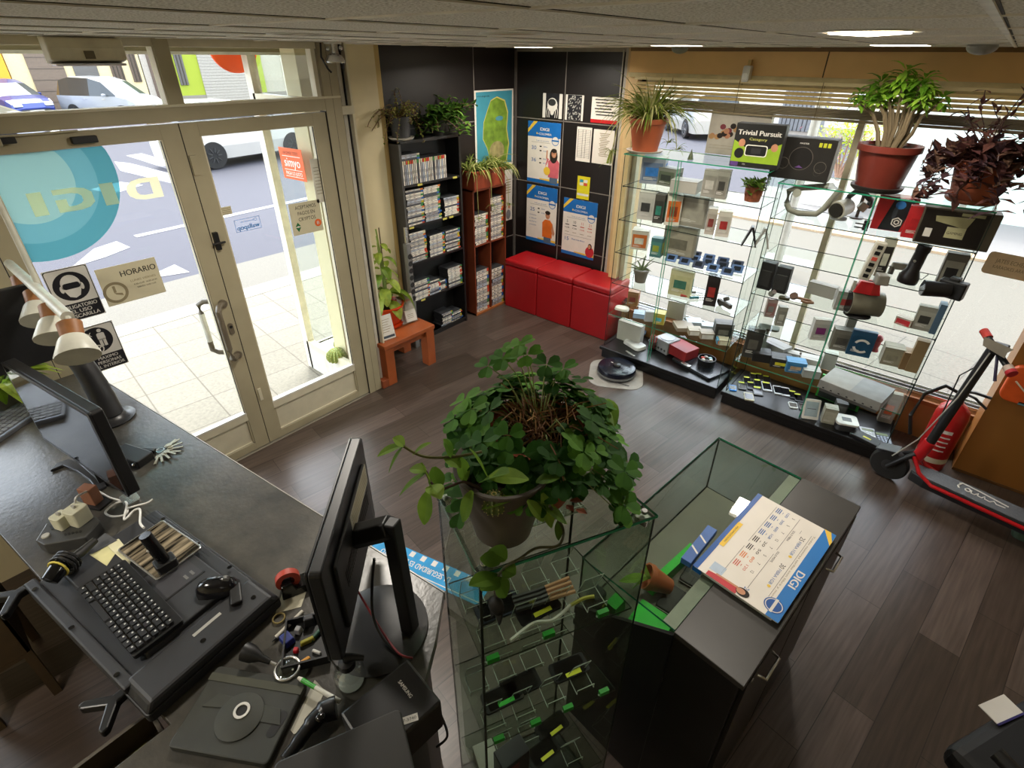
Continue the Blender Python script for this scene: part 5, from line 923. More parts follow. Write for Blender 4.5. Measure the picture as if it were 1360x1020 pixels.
b = B(); PU = [leafmat('#5a3a3a', .3), leafmat('#6a4640', .3), leafmat('#46343a', .3), leafmat('#7a5e50', .35)]; sprays(b, 40, .36, PU, (0, 0, .2), 61, .085, .045, stem=K('#4a2f2a', .6), drop=.75); sprays(b, 14, .42, PU, (-.05, -.03, .2), 62, .08, .042, stem=K('#4a2f2a', .6), drop=1.2, dirs=[pi, -2.4, -1.2]); sprays(b, 8, .4, PU, (.02, 0, .2), 64, .06, .02, stem=K('#4a2f2a', .6), drop=.0, spread=.6); b.v = [V((max(v.x, -.27), min(v.y, .24), max(v.z, .004) if v.y > -.17 and v.x < .1 else v.z)) for v in b.v]; b.obj('foliage', t)
# ---- right cabinet
R5, R4, R3, R2, R1 = ZR[::-1]
t = gad('controller_frame', 'grey rounded triangular frame controller on the top shelf of the right cabinet', 'controller', 1075, 286, R5, 0); FG = K('#8f8c80', .4)
p = V(t.location); pr = []
for a, b_ in ((1045, 270), (1048, 253), (1056, 250), (1106, 247), (1116, 251), (1094, 277), (1084, 284), (1060, 283), (1048, 278), (1045, 270)): q = Y(a, b_, p.y); pr.append(q-p)
B().tube(pr, .02, FG, 8).obj('frame', t, 60); q = Y(1059, 256, p.y-.025)-p; B().cyl(q, q+V((0, -.012, 0)), .026, K('#b5b2a6', .3), n=20).obj('dial', t, 40)
t = gad('action_camera', 'white and black cylindrical camera with a pointed lens hood on the top shelf', 'camera', 1113, 291, R5, .3); B().cyl((.04, .05, .075), (-.03, -.03, .06), .05, K('#b9b3a3', .4), .058, 20).obj('body', t, 40); B().cyl((-.03, -.03, .06), (-.036, -.037, .059), .048, K('#2b2926', .2), .044, 20).obj('lens', t, 40); B().box((.07, .06, .13), (.05, .06, .05), K('#8d887a', .4), rot('Y', .5)).obj('mount', t, bevel=.006); B().lathe([(.05, 0), (.05, .012)], MGR, n=20).obj('foot', t, 40)
t = gad('headset', 'dark grey folded headset behind the white camera on the top shelf', 'headset', 1137, 290, R5, .2); B().tube([(-.08, 0, .13), (-.05, -.02, .17), (.0, -.02, .165), (.05, 0, .12)], .018, K('#4b4b49', .4), 8).obj('headband', t, 60)
for s_ in (-.08, .05): B().ball((s_, 0, .11 if s_ < 0 else .10), .032, K('#33322f', .5), 12, (.6, 1, 1)).obj('ear_cup', t, 60)
B().cyl((0, 0, 0), (0, 0, .15), .01, MGR).lathe([(.04, 0), (.04, .01)], MGR, n=16).obj('stand', t, 40)
t = gad('charger_cable', 'small black coiled charger cable on the top shelf beside the red boxes', 'cable', 1142, 306, R5); B().tube([(.035*cos(i*.7), .025*sin(i*.7), .005+.0025*i) for i in range(20)], .004, BLK, 6).obj('cord', t); B().box((.02, .02, .03), (.03, .02, .06), BLK).obj('plug', t, bevel=.003)
def dr_red(q, w, h):
    q.poly([(-w*.3, -h*.48, .0004), (w*.25, -h*.48, .0004), (w*.42, h*.48, .0004), (-w*.1, h*.48, .0004)], K('#1a1d22', .4)); ell(q, w*.08, h*.28, w*.13, h*.12, K('#2f6fb0', .4), .0008); ell(q, w*.0, h*.05, w*.06, h*.2, K('#3a4048', .4), .0008)
    for k, r in enumerate((.15, .115, .08, .045)): q.poly([(w*.12+w*r*cos(pi/2+pi/3*i), -h*.22+h*r*sin(pi/2+pi/3*i), .001+.0003*k) for i in range(6)], WSG if k % 2 == 0 else BLK)
    q.disc((-w*.05, h*.43, .0008), h*.03, YEL, 12)
bigbox('component_box', 'red and black carton with a white spiral emblem on the top right shelf', 1180, 304, R5, .20, .10, .20, .12, '#b01f22', dr_red, side='#b01f22')
carton('component_box', 'plain red carton right of the black faced red one on the top shelf', 'box', 1210, 316, 32, 44, R5, '#b32025', .5, .12, ('#b32025', '#a81c20'))
def dr_mb(q, w, h):
    q.bb((-w*.48, -h*.46, 0), (w*.36, h*.46, .0005), K('#17110f', .4)); q.poly([(-w*.32, h*.3, .001), (w*.18, h*.34, .001), (w*.12, h*.0, .001), (-w*.05, h*.08, .001), (-w*.3, h*.15, .001)], K('#8f8b66', .5)); q.bb((-w*.12, -h*.26, .0012), (w*.13, h*.04, .0016), K('#b0ac84', .5)); q.text('GAMING', h*.1, INK, tr(.0, -h*.12, .0018), w*.2); q.bb((-w*.4, -h*.3, .001), (-w*.3, -h*.06, .0014), WSG); q.bb((.0, h*.36, .001), (w*.3, h*.44, .0014), K('#8f8b66', .5))
bigbox('motherboard_box', 'black carton with pale green printed panels at the right end of the top shelf', 1259, 325, R5, .34, .10, .2, .1, '#4d4639', dr_mb, side='#6a6350')
t = gad('power_strip', 'white upright multi socket power strip on the second shelf of the right cabinet', 'power strip', 1146, 371, R4, .25, dy=-.04); q = B(tr(0, 0, .005) @ rot('Y', .12)); q.box((0, 0, .12), (.06, .045, .24), K('#c2beae', .4)); q.obj('body', t, bevel=.006)
for k in range(6): B(tr(0, 0, .005) @ rot('Y', .12)).bb((-.014, -.026, .02+.036*k), (.014, -.0225, .042+.036*k), BLK if k != 3 else TXR).obj('socket', t)
carton('gadget_box', 'slim white and black box standing right of the power strip', 'box', 1166, 366, 15, 52, R4, '#b9b5a5', .7, .3, ('#2b2826', '#c5c1b0'))
t = gad('power_adapter', 'grey angular power adapter lying right of the power strip', 'adapter', 1171, 373, R4, .4, dy=-.06); B().box((0, 0, .03), (.07, .08, .06), K('#77746a', .45), None, .85).obj('body', t, bevel=.006)
t = gad('webcam', 'grey webcam with a cable in front of the black torch', 'webcam', 1187, 364, R4, .3); B().box((.03, 0, .055), (.12, .03, .045), K('#8a877c', .4)).obj('body', t, bevel=.008); B().cyl((-.02, 0, .0), (-.02, 0, .05), .016, K('#5d5a52', .5)).obj('stand', t, 40); B().tube([(.02, -.02, .02), (.08, -.06, .004), (.14, -.05, .004), (.17, -.02, .03)], .003, BLK).obj('cord', t)
t = gad('torch', 'black torch standing on its head on the second shelf of the right cabinet', 'torch', 1203, 376, R4); TB = K('#191517', .35); B(tr(0, 0, .006) @ rot('Y', .08)).lathe([(.052, 0), (.055, .01), (.055, .04), (.036, .085), (.034, .19), (.038, .2), (.038, .235), (.03, .24)], TB, n=24).obj('body', t, 40); B().cyl((.0, -.036, .15), (.0, -.041, .15), .008, SIL).obj('switch', t)
t = gad('camera', 'black camera with long lens at the right end of the second shelf', 'camera', 1245, 392, R4, -.25, dy=-.04); B().box((.05, 0, .06), (.13, .06, .1), BLK).box((.05, 0, .115), (.05, .05, .03), BLK).obj('body', t, bevel=.008); B().cyl((.05, -.02, .055), (-.06, -.085, .05), .04, K('#151415', .35), .046, 20).obj('lens', t, 40); B().cyl((-.06, -.085, .045), (-.063, -.087, .045), .038, K('#1d2026', .1), n=20).obj('glass', t)
carton('camera_box', 'tall dark box with grey side behind the black camera on the second shelf', 'box', 1267, 390, 30, 52, R4, '#57534a', .6, .1, ('#8d897c', '#231f1e'), dy=.05)
t = gad('camera_pouch', 'pair of black padded pouches standing on the third shelf of the right cabinet', 'pouch', 1024, 385, R3); 
for dx, hh in ((-.05, .2), (.055, .19)): B().box((dx, 0, hh/2), (.095, .07, hh), K('#1b1a19', .6, 0, .2, 20)).box((dx, -.037, hh*.42), (.075, .012, hh*.6), K('#232220', .6)).obj('pouch', t, bevel=.014, seg=3)
t = gad('lens_cap', 'small shiny metal cap in front of the black pouches on the third shelf', 'cap', 1026, 389, R3, 0, dy=-.03); B().cyl((0, 0, .0), (.02, -.02, .03), .022, SIL, .016, 16).obj('cap', t, 40)
t = gad('fitness_band', 'small dark oval gadget lying right of the metal cap on the third shelf', 'gadget', 1041, 398, R3, .3); B().rrect(.07, .04, .018, 0, .022, K('#3b3a28', .3)).obj('body', t, bevel=.004)
t = gad('wrist_watch', 'brown wrist watch with strap lying on the third shelf of the right cabinet', 'watch', 1061, 400, R3, -.2); B().cyl((-.04, 0, .02), (-.04, -.008, .03), .026, K('#4b3527', .3), n=18).obj('dial', t, 40); B().tube([(-.02, 0, .02), (.02, .01, .02), (.06, .02, .02), (.09, 0, .018), (.06, -.025, .016), (.02, -.012, .014)], .009, K('#6a4a2e', .6), 6).obj('strap', t, 60)
carton('keyboard_box', 'long grey carton lying on the third shelf of the right cabinet', 'box', 1090, 392, 38, 16, R3, '#8f8c84', .35, -.12, None)
carton('gadget_box', 'grey carton with a red lid at the divider on the third shelf', 'box', 1112, 414, 20, 26, R3, '#8a877f', .8, .3, ('#96938b', '#a8403c')); 
t = gad('speaker', 'red and silver tool resting on a fat black cylinder speaker on the third shelf', 'speaker', 1138, 418, R3, -.45); B().cyl((-.05, -.05, .082), (.07, .09, .082), .078, K('#6b6858', .4), n=28).obj('body', t, 40); B().cyl((-.05, -.05, .082), (-.053, -.054, .082), .07, BLKG, n=28).obj('grille', t); B().lathe([(.08, 0), (.06, .01)], BLK, n=20, M=tr(0, 0, -.0)).obj('foot', t)
q = B(tr(.0, -.0, .159) @ rot('Z', .6)); q.prism([(-.07, -.045), (.03, -.05), (.08, -.03), (.08, .03), (.03, .05), (-.07, .045)], 0, .075, K('#b8181f', .3), None, .7); q.obj('red_cap', t, bevel=.004); B(tr(0, 0, .159) @ rot('Z', .6)).prism([(-.085, -.035), (-.06, -.04), (-.06, .04), (-.085, .035)], .003, .07, SIL, None, .7).obj('vent', t)
carton('cartridge_box', 'small red and white box lying at the right of the third shelf', 'box', 1194, 445, 24, 11, R3, '#b5ad9d', .7, -.3, ('#b5242a',))
carton('phone_box', 'grey box with a dark phone picture at the right of the third shelf', 'box', 1222, 437, 27, 33, R3, '#8f8c80', .45, .1, ('#9c998c', '#3a3833'))
carton('tablet_box', 'slim blue grey slab standing against the right end of the third shelf', 'box', 1247, 447, 9, 42, R3, '#4b6377', 2.2, .1, None)
carton('phone_box', 'pink and white tilted box, left of two on the fourth shelf near the left post', 'box', 1022, 418, 13, 24, R2, '#a88f88', .8, .4, ('#a06a66', '#8f8c86'))
carton('phone_box', 'grey slim tilted box right of the pink one on the fourth shelf', 'box', 1034, 431, 12, 25, R2, '#8f8b80', .8, .4, ('#7a766c', '#b0aca0'))
carton('phone_box', 'white and purple box leaning on the divider on the fourth shelf', 'box', 1085, 450, 24, 28, R2, '#b9b6ae', .45, .5, ('#a5a29a', '#7a2f6a'))
carton('charger_box', 'tall grey narrow carton right of the divider on the fourth shelf', 'box', 1117, 462, 12, 42, R2, '#8d8a80', .8, .3, None, dy=.05)
carton('charger_box', 'low grey carton with a slot in front of the tall narrow one', 'box', 1108, 471, 28, 28, R2, '#77746a', .6, .3, ('#6a675e', '#4d4b45'))
carton('headphone_box', 'dark blue box with a white ring drawing on the fourth shelf of the right cabinet', 'box', 1133, 480, 33, 34, R2, '#1f4d6b', .25, .22, ('#1a4763',))
p = V(bpy.data.objects['headphone_box.001'].location); q = B(tr(p) @ rot('Z', .22) @ tr(0, -.042, .085) @ rot('X', pi/2)); 
for a0 in (.6, 3.4): q.lathe([(.035, 0), (.05, 0)], WSG, (0, 0, .0), 20, None, False, a0, a0+2.1)
ob = q.obj('printed_ring'); ob.parent = bpy.data.objects['headphone_box.001']; ob.matrix_world = MX.Identity(4); ob.matrix_parent_inverse = MX.Translation(-p) if 0 else (tr(p) @ rot('Z', .22)).inverted()
t = gad('toy', 'small dull red speaker figure behind the dark blue ring box', 'figure', 1158, 470, R2, .3, dy=.06); B().ball((0, 0, .09), .03, K('#a5484a', .4), 12).lathe([(.028, 0), (.02, .03), (.026, .06), (.018, .08)], K('#9a4244', .4), n=16).obj('body', t, 40)
carton('cube_box', 'grey beige cube with an oval window on its top on the fourth shelf', 'box', 1173, 497, 28, 24, R2, '#85806c', .9, .2, ('#8a8570', '#7d7865'))
carton('carton', 'tan cardboard carton at the right end of the fourth shelf, front one', 'box', 1207, 513, 27, 24, R2, '#7d6444', .9, .3, None)
carton('carton', 'tall tan cardboard carton behind the front one at the right end of the fourth shelf', 'box', 1222, 500, 17, 44, R2, '#7f6a4a', .9, .1, None, dy=.05)
t = gad('display_stand', 'thin dark pedestal with an oblong plate on top on the lowest shelf', 'stand', 1011, 470, R1, .2); B().box((0, 0, .11), (.02, .02, .22), K('#8f9a92', .3)).obj('column', t); B().rrect(.15, .09, .03, .22, .235, K('#3a3a30', .4)).obj('plate', t, bevel=.003); B().rrect(.12, .08, .02, 0, .01, DGR).obj('foot', t)
carton('hard_drive_box', 'dark upright slab carton at the left end of the lowest right shelf', 'box', 991, 472, 22, 40, R1, '#3d3b37', .35, .35, ('#353330', '#5a5750'))
carton('mini_pc', 'low black box with a silver lid in front of the dark upright slab', 'mini pc', 1003, 484, 24, 11, R1, '#1c1b1b', .9, .35, None)
carton('carton', 'wide low grey carton behind the black boxes on the lowest right shelf', 'box', 1025, 474, 34, 14, R1, '#8a8986', .6, -.35, None, dy=.08)
carton('drive_box', 'low black carton with a yellow dot on the lowest right shelf', 'box', 1029, 492, 28, 12, R1, '#28282a', .8, .35, ('#232325', '#c9c02e'))
carton('ink_box', 'bright blue carton on the lowest right shelf', 'box', 1047, 501, 27, 14, R1, '#3f7fae', .7, .4, ('#356f9c', '#b59a7a'))
carton('gadget_box', 'small pale carton, left of two behind the blue one', 'box', 1048, 481, 16, 10, R1, '#a9a8a2', .8, .2, None, dy=.06)
carton('gadget_box', 'white carton with a round hole picture behind the blue one', 'box', 1070, 490, 24, 14, R1, '#b9b8b2', .8, .2, None, dy=.04)
carton('carton', 'pale grey flat carton at the front right of the blue one on the lowest shelf', 'box', 1066, 512, 24, 10, R1, '#9fa09b', .8, .4, None)
carton('phone_box', 'small pale carton standing at the divider on the lowest right shelf', 'box', 1094, 494, 18, 22, R1, '#b5b8ae', .8, .2, None, dy=.08)
t = gad('game_console', 'large pale grey game console lying at the right of the lowest shelf', 'game console', 1130, 530, R1, -.16, dy=.03); B().box((0, 0, .012), (.36, .24, .022), K('#4d4b47', .4)).obj('base', t, bevel=.002); B().box((0, 0, .058), (.38, .26, .062), K('#807f79', .45)).obj('body', t, bevel=.003); B().box((.095, 0, .0895), (.19, .26, .002), K('#6f7172', .45)).obj('lid_panel', t)
for k in range(7): B().bb((-.16+.05*k, -.1315, .035), (-.148+.05*k, -.1305, .043), BLK).obj('port', t)
bp = BZ
t = gad('game_case_display', 'green edged dark game case under the pale grey console on the right plinth', 'game case', 1105, 545, bp, -.15, dy=.12); B().box((0, 0, .1), (.3, .02, .19), K('#2f8f2f', .4)).box((0, -.011, .09), (.27, .004, .16), K('#20241f', .4, 0, .5, 20)).box((0, -.014, .1), (.1, .002, .06), LGR).obj('case', t)
carton('carton', 'tan carton standing inside the right end of the right plinth', 'box', 1190, 552, 20, 40, bp, '#8a8578', .5, .2, ('#8f8b80', '#c8623a'), dy=.06)
# phones on the right plinth
PH = [(973, 516, '#2a7fd6', .055, .08, 0), (992, 506, '#17181b', .06, .12, 1), (1001, 501, '#232427', .06, .12, 1), (1010, 499, '#17181b', .06, .12, 1), (1019, 503, '#1d1f23', .06, .12, 1), (985, 513, '#26282b', .06, .12, 1), (997, 513, '#191a1d', .06, .12, 1), (1006, 510, '#2f3134', .06, .13, 1), (1006, 520, '#3b3a36', .07, .13, 1), (994, 528, '#a9a48a', .07, .11, 0), (1018, 514, '#c9cdd0', .07, .14, 1), (1033, 519, '#c2c5c6', .065, .13, 0), (1043, 521, '#cfd1d2', .07, .13, 0), (1053, 525, '#2b2c2e', .06, .12, 1), (1060, 529, '#1b1c1e', .06, .12, 1), (1053, 539, '#d0d4d2', .06, .08, 0), (1066, 541, '#19191b', .06, .10, 0)]
PL_ = ['small bright blue phone at the left front of the right plinth', 'small dark phone in the back row', 'second dark phone along the back row', 'third dark phone along the back row', 'fourth dark phone along the back row', 'small dark phone behind the blue one', 'dark phone in the middle of the cluster', 'dark grey phone right of the middle of the cluster', 'brownish black phone at the front of the cluster', 'beige phone alone at the front of the right plinth', 'pale silver phone at the right of the dark cluster', 'white phone, left of two side by side', 'white phone, right of two side by side', 'dark phone right of the two white ones', 'black phone farthest right of the row by the divider', 'small white phone lying alone before the divider', 'small black gadget beside the lone white phone']
for (px, py, c, w_, l_, tg), lb in zip(PH, PL_): phone(lb+('' if 'plinth' in lb else ', on the right plinth'), px, py, bp, c, w_, l_, .42, '#5a6f78' if c[1] in 'cd' and 0 else '#15171a', None, 'mobile_phone', '#c9cf3a' if tg else None)
t = gad('tablet', 'small white framed tablet propped upright on the right plinth', 'tablet', 1074, 558, bp, .45); B(rot('X', 1.2)).rrect(.11, .15, .008, 0, .008, WHT, c=(0, .076)).obj('body', t, bevel=.001); B(rot('X', 1.2)).rrect(.085, .11, .002, .008, .0088, K('#9fb0b8', .1), c=(0, .078)).obj('screen', t); B().box((0, .05, .04), (.06, .06, .08), DGR).obj('stand', t)
carton('speaker_cube', 'silver grey cube speaker with a dark top on the right plinth', 'speaker', 1098, 559, 18, 20, bp, '#a3a08c', .9, .3, ('#b5b29c',))
carton('speaker_cube', 'dark box behind the silver cube speaker on the right plinth', 'speaker', 1110, 555, 16, 18, bp, '#3a3a38', .9, .3, ('#6a6a66',), dy=.06)
t = gad('music_dock', 'white square music player dock with a grey screen on the right plinth', 'music player', 1121, 566, bp, .35); B().rrect(.135, .135, .03, 0, .045, DGR, sc=.8).obj('base', t, 40); B().rrect(.145, .135, .025, .045, .06, WHT).obj('body', t, 40, .003); B().rrect(.06, .05, .004, .06, .0608, K('#5f666a', .15)).obj('screen', t)
def calc(label, px, py, col, key, rz):
    t = gad('calculator', label, 'calculator', px, py, bp, rz); B().rrect(.095, .15, .008, 0, .014, K(col, .4)).obj('body', t, bevel=.002); B().bb((-.036, .03, .014), (.036, .058, .0148), K('#7f8a6e', .2)).obj('screen', t)
    for r_ in range(4):
        for c_ in range(4): B().rrect(.014, .011, .003, .014, .018, K(key, .5), c=(-.03+.02*c_, .012-.02*r_)).obj('key', t)
calc('white calculator with pale keys on the right plinth, left of two calculators', 1153, 578, '#b9bcc2', '#e0e2e4', .35); calc('navy calculator with pale keys on the right plinth, right of two calculators', 1172, 584, '#1d2433', '#aab2c4', .35)
t = gad('wallet', 'black leather phone wallet with a yellow tag at the front of the right plinth', 'wallet', 1148, 588, bp, -.25); B().rrect(.19, .09, .01, 0, .022, BLK).obj('cover', t, bevel=.004); B().bb((-.02, -.015, .022), (.03, .0, .023), YEL).obj('price_tag', t)
t = gad('car_key', 'small black key fob with a red tag at the front right of the right plinth', 'key fob', 1166, 597, bp, .3, dy=-.02); B().ball((0, 0, .012), .022, BLKG, 10, (1.2, .8, .5)).obj('fob', t, 60); B().bb((.0, .03, .0), (.08, .045, .008), K('#b5988a', .5)).bb((.05, .03, .008), (.08, .045, .009), TXR).obj('tag', t)
# ---------------------------------------------------------------- right side : panel, extinguisher, scooter
S(B().bb((.55, 3.99, 0), (1.9, 4.22, 1.62), K('#8a5a26', .4, 0, .06, 2)).bb((.549, 3.988, 0), (1.9, 3.992, .02), K('#5a3a18', .5)).bb((.62, 3.986, .93), (1.9, 3.9895, .934), K('#5a3a18', .5)).obj('wall_panel_right', bevel=.003))
p = Y(1350, 508, 3.975); t = T('pouch_bag', 'orange pouch with a pale zip hanging on the brown wooden panel', 'pouch', (p.x+.08, 3.975, p.z)); B(rot('X', pi/2)).rrect(.26, .24, .05, -.012, .03, K('#d4541a', .5)).obj('body', t, bevel=.01); B().tube([(-.09, -.033, .02), (-.03, -.034, -.03), (.1, -.034, -.035)], .005, K('#d8cdb8', .5)).obj('zip', t); B(rot('X', pi/2)).disc((.02, .05, .0305), .05, K('#d8cdb8', .5), 24, None, .042).obj('printed_ring', t); B().bb((-.03, -.03, -.12), (.1, .0, -.1), K('#5f8a98', .5)).obj('hem', t)
p = Z(1232, 610, 0); t = T('fire_extinguisher', 'red fire extinguisher on the floor behind the scooter steering tube', 'fire extinguisher', (p.x-.0, 3.96, .0)); ER = K('#b01a1c', .28, 0, .04)
B().lathe([(.088, 0), (.09, .012), (.09, .40), (.08, .45), (.05, .485), (.025, .5), (.022, .52)], ER, n=32).obj('cylinder', t, 40); B().lathe([(.091, .06), (.091, .10)], K('#cfc8b0', .5), n=32, cap=False).obj('band', t, 40)
q = B()
for k in range(5): q.add([(.0912*cos(a), .0912*sin(a), .3-.035*k+dz) for a in (-2.3, -2.0, -1.7, -1.4, -1.1) for dz in (0, .01 if k else .025)], [(2*i, 2*i+2, 2*i+3, 2*i+1) for i in range(4)], WSG)
q.obj('label', t); B().cyl((0, 0, .52), (0, 0, .57), .022, K('#8d8a78', .35, .6)).box((0, 0, .57), (.05, .04, .03), K('#77746a', .4, .5)).obj('valve', t, 40); B().tube([(-.01, 0, .585), (.05, -.01, .60), (.13, -.02, .60)], .009, BLK).obj('lever', t); B().tube([(-.01, 0, .575), (.06, -.02, .57), (.13, -.04, .53)], .008, BLK).obj('handle', t)
B().tube([(-.02, 0, .565), (-.1, -.03, .6), (-.18, -.06, .52), (-.2, -.08, .35), (-.16, -.09, .22)], .012, BLK, 8).obj('hose', t, 60)
# scooter : deck toward the right, front wheel by the plinth
w0 = Z(1180, 618, .09); wx, wy = w0.x, w0.y; e0 = Z(1358, 688, .14); dv = V((e0.x-wx, e0.y-wy, 0)).normalized(); ang = math.atan2(dv.y, dv.x)
t = T('electric_scooter', 'red and black electric kick scooter parked with its front wheel by the right cabinet', 'scooter', (wx, wy, 0), ang); SB = K('#1a1a1c', .4); SR = K('#b5121a', .3); TY = K('#1c1b1a', .75)
q = B(tr(0, 0, .108) @ rot('X', pi/2)); q.lathe([(.07, -.028), (.098, -.028), (.108, -.014), (.108, .014), (.098, .028), (.07, .028)], TY, n=40); q.obj('front_wheel', t, 40); q = B(tr(0, 0, .108) @ rot('X', pi/2)); q.lathe([(.03, -.03), (.07, -.022), (.07, .022), (.03, .03)], DGR, n=30); q.obj('hub', t, 40)
def topx(px, py, yy): return Y(px, py, yy)
hd = Z(1318, 464, 1.02); Ml = (tr(wx, wy, 0) @ rot('Z', ang)).inverted(); hl = Ml @ hd
b0 = V((.13, 0, .28)); B().tube([(0, .045, .108), (.05, .045, .2), (.1, .02, .26)], .016, SB, 8).tube([(0, -.045, .108), (.05, -.045, .2), (.1, -.02, .26)], .016, SB, 8).obj('fork', t, 60)
B().tube([b0+V((-.02, 0, -.06)), b0+(hl-b0)*.12], .034, SR, 12).obj('head_tube', t, 60); q = B().tube([b0+(hl-b0)*.1, hl], .026, SB, 12); q.obj('stem', t, 60)
q = B()
q.add([(x, y, z) for x, y, z in ((.02, -.05, .235), (.02, .05, .235), (-.09, .045, .205), (-.09, -.045, .205), (.02, -.05, .225), (.02, .05, .225), (-.1, .045, .195), (-.1, -.045, .195))], [(0, 1, 2, 3), (7, 6, 5, 4), (0, 4, 5, 1), (1, 5, 6, 2), (2, 6, 7, 3), (3, 7, 4, 0)], SB); q.obj('mudguard', t, bevel=.004)
dk = [(.12, .05), (.2, .075), (.85, .08), (.92, .06), (.92, -.06), (.85, -.08), (.2, -.075), (.12, -.05)]; B().prism(dk, .085, .155, SB).obj('deck', t, bevel=.01); B().prism([(x*1.0, y*.86) for x, y in dk], .155, .160, K('#5a5c60', .7, 0, .1, 80, .4)).obj('deck_mat', t)
for s_ in (-1, 1): B().tube([(.1, .03*s_, .25), (.16, .06*s_, .17), (.24, .082*s_, .135), (.86, .088*s_, .135), (.95, .06*s_, .135)], .012, SR, 8).obj('side_rail', t, 60)
q = B(tr(.45, 0, .1612) @ rot('Z', -.06)); q.tube([(-.1, .03, 0), (-.09, .045, 0), (.0, .04, 0), (.14, .02, 0)], .004, WSG, 5); q.tube([(-.09, .04, 0), (-.1, .0, 0), (-.09, -.02, 0)], .005, WSG, 5)
q.tube([(-.05+.012*cos(a), -.0+.016*sin(a), 0) for a in [i*.6 for i in range(12)]], .004, WSG, 5); q.tube([(-.035, .012, 0), (-.03, -.016, 0), (-.015, -.016, 0), (.0, .012, 0), (.0, -.012, 0), (.02, -.014, 0), (.03, .012, 0), (.035, -.012, 0), (.06, -.016, 0), (.075, .008, 0), (.09, -.01, 0), (.13, -.004, 0)], .004, WSG, 5); q.obj('deck_lettering', t)
q = B(tr(.98, 0, .108) @ rot('X', pi/2)); q.lathe([(.07, -.028), (.098, -.028), (.108, -.014), (.108, .014), (.098, .028), (.07, .028)], TY, n=40); q.lathe([(.02, -.03), (.07, -.022), (.07, .022), (.02, .03)], DGR, n=30); q.obj('rear_wheel', t, 40)
g0 = Ml @ Y(1313, 449, hd.y+.08); g1 = Ml @ Y(1338, 487, hd.y-.08); gm = (g0+g1)/2
B().tube([g0, g1], .016, SB, 10).obj('handlebar', t, 60); B().tube([g0, g0+(g0-gm)*.55], .022, K('#c8372c', .6), 10).obj('grip', t, 60); B().tube([g1, g1+(g1-gm)*.3], .024, K('#b9a597', .5), 10).obj('grip', t, 60); B().tube([g1+(g1-gm)*.3, g1+(g1-gm)*.5], .026, K('#b51f2a', .6), 10).obj('grip_end', t, 60)
B(tr(gm+V((0, 0, .02)))).box((0, 0, 0), (.07, .12, .035), SB).obj('console', t, bevel=.008); B().tube([gm, gm+V((.03, -.05, -.08)), gm+V((.05, -.06, -.14))], .008, K('#3a3350', .4)).obj('brake_lever', t)
cw = Y(1322, 460, hd.y-.06); B(Ml @ basis(cw, V((.85, -.35, -.12)), V((.25, .55, .8)))).prism([(-.07, .02), (-.06, .0), (-.045, -.025), (.07, -.035), (.06, -.003), (.07, .025)], 0, .0015, K('#6f685a', .7)).obj('price_card', t)
B().tube([hl+V((0, -.03, .0)), hl*.5+b0*.5+V((.0, -.12, .1)), b0+V((-.05, -.05, .1)), (0, -.05, .2)], .004, LGR, 5).tube([hl+V((.02, .02, -.05)), hl*.7+b0*.3+V((-.06, .06, .0)), b0+V((.0, .04, .05))], .004, BLK, 5).obj('brake_cable', t, 60)
# ================================================================ FOREGROUND
CT = 1.0
def frm(A, Bp, Cp):   # local frame at A, x toward Bp, y toward Cp (orthogonalised), z up
    x = (Bp-A).normalized(); return basis(A, x, Cp-A)
CM = bpy.data.materials.new('slate_worktop'); CM.use_nodes = True; nt = CM.node_tree; bs = nt.nodes['Principled BSDF']; tc = nt.nodes.new('ShaderNodeTexCoord')
n1 = nt.nodes.new('ShaderNodeTexNoise'); n1.inputs['Scale'].default_value = 5; n1.inputs['Detail'].default_value = 8; n1.inputs['Roughness'].default_value = .7; nt.links.new(tc.outputs['Object'], n1.inputs['Vector'])
rp = nt.nodes.new('ShaderNodeValToRGB'); rp.color_ramp.elements[0].position = .35; rp.color_ramp.elements[1].position = .75; rp.color_ramp.elements[0].color = lin('#33322f'); rp.color_ramp.elements[1].color = lin('#57534b'); nt.links.new(n1.outputs['Fac'], rp.inputs['Fac']); nt.links.new(rp.outputs['Color'], bs.inputs['Base Color'])
n2 = nt.nodes.new('ShaderNodeTexNoise'); n2.inputs['Scale'].default_value = 60; n2.inputs['Detail'].default_value = 6; nt.links.new(tc.outputs['Object'], n2.inputs['Vector']); bn = nt.nodes.new('ShaderNodeBump'); bn.inputs['Strength'].default_value = .25; bn.inputs['Distance'].default_value = .003; nt.links.new(n2.outputs['Fac'], bn.inputs['Height']); nt.links.new(bn.outputs[0], bs.inputs['Normal']); bs.inputs['Roughness'].default_value = .3
t = T('shop_counter', 'long dark slate topped shop counter in the foreground', 'counter', (-1.9, .2, 0)); o = V(t.location); M0 = tr(-o)
top = [(-3.12, -.30), (-1.04, -.03), (-1.04, -.6), (-.42, -.6), (-.43, .10), (-.71, .53), (-.80, .645), (-3.12, .35)]
B(M0).prism(top, CT-.035, CT, CM).obj('worktop', t, bevel=.002)
inn = [(-3.08, -.22), (-1.0, .04), (-1.0, -.55), (-.48, -.55), (-.5, .08), (-.75, .48), (-.84, .59), (-3.08, .3)]
B(M0).prism(inn, 0, CT-.035, K('#2a211c', .5, 0, .15, 5)).obj('body', t); B(M0).prism([(-3.12, .351), (-.80, .646), (-.80, .65), (-3.12, .355)], CT-.035, CT+.0005, K('#8f8c84', .3)).obj('edge_trim', t)
t = T('drawer_tray', 'open wooden tray of dark bits under the near edge of the counter', 'tray', (-1.11, -.16, .8)); DW = K('#4d4230', .5)
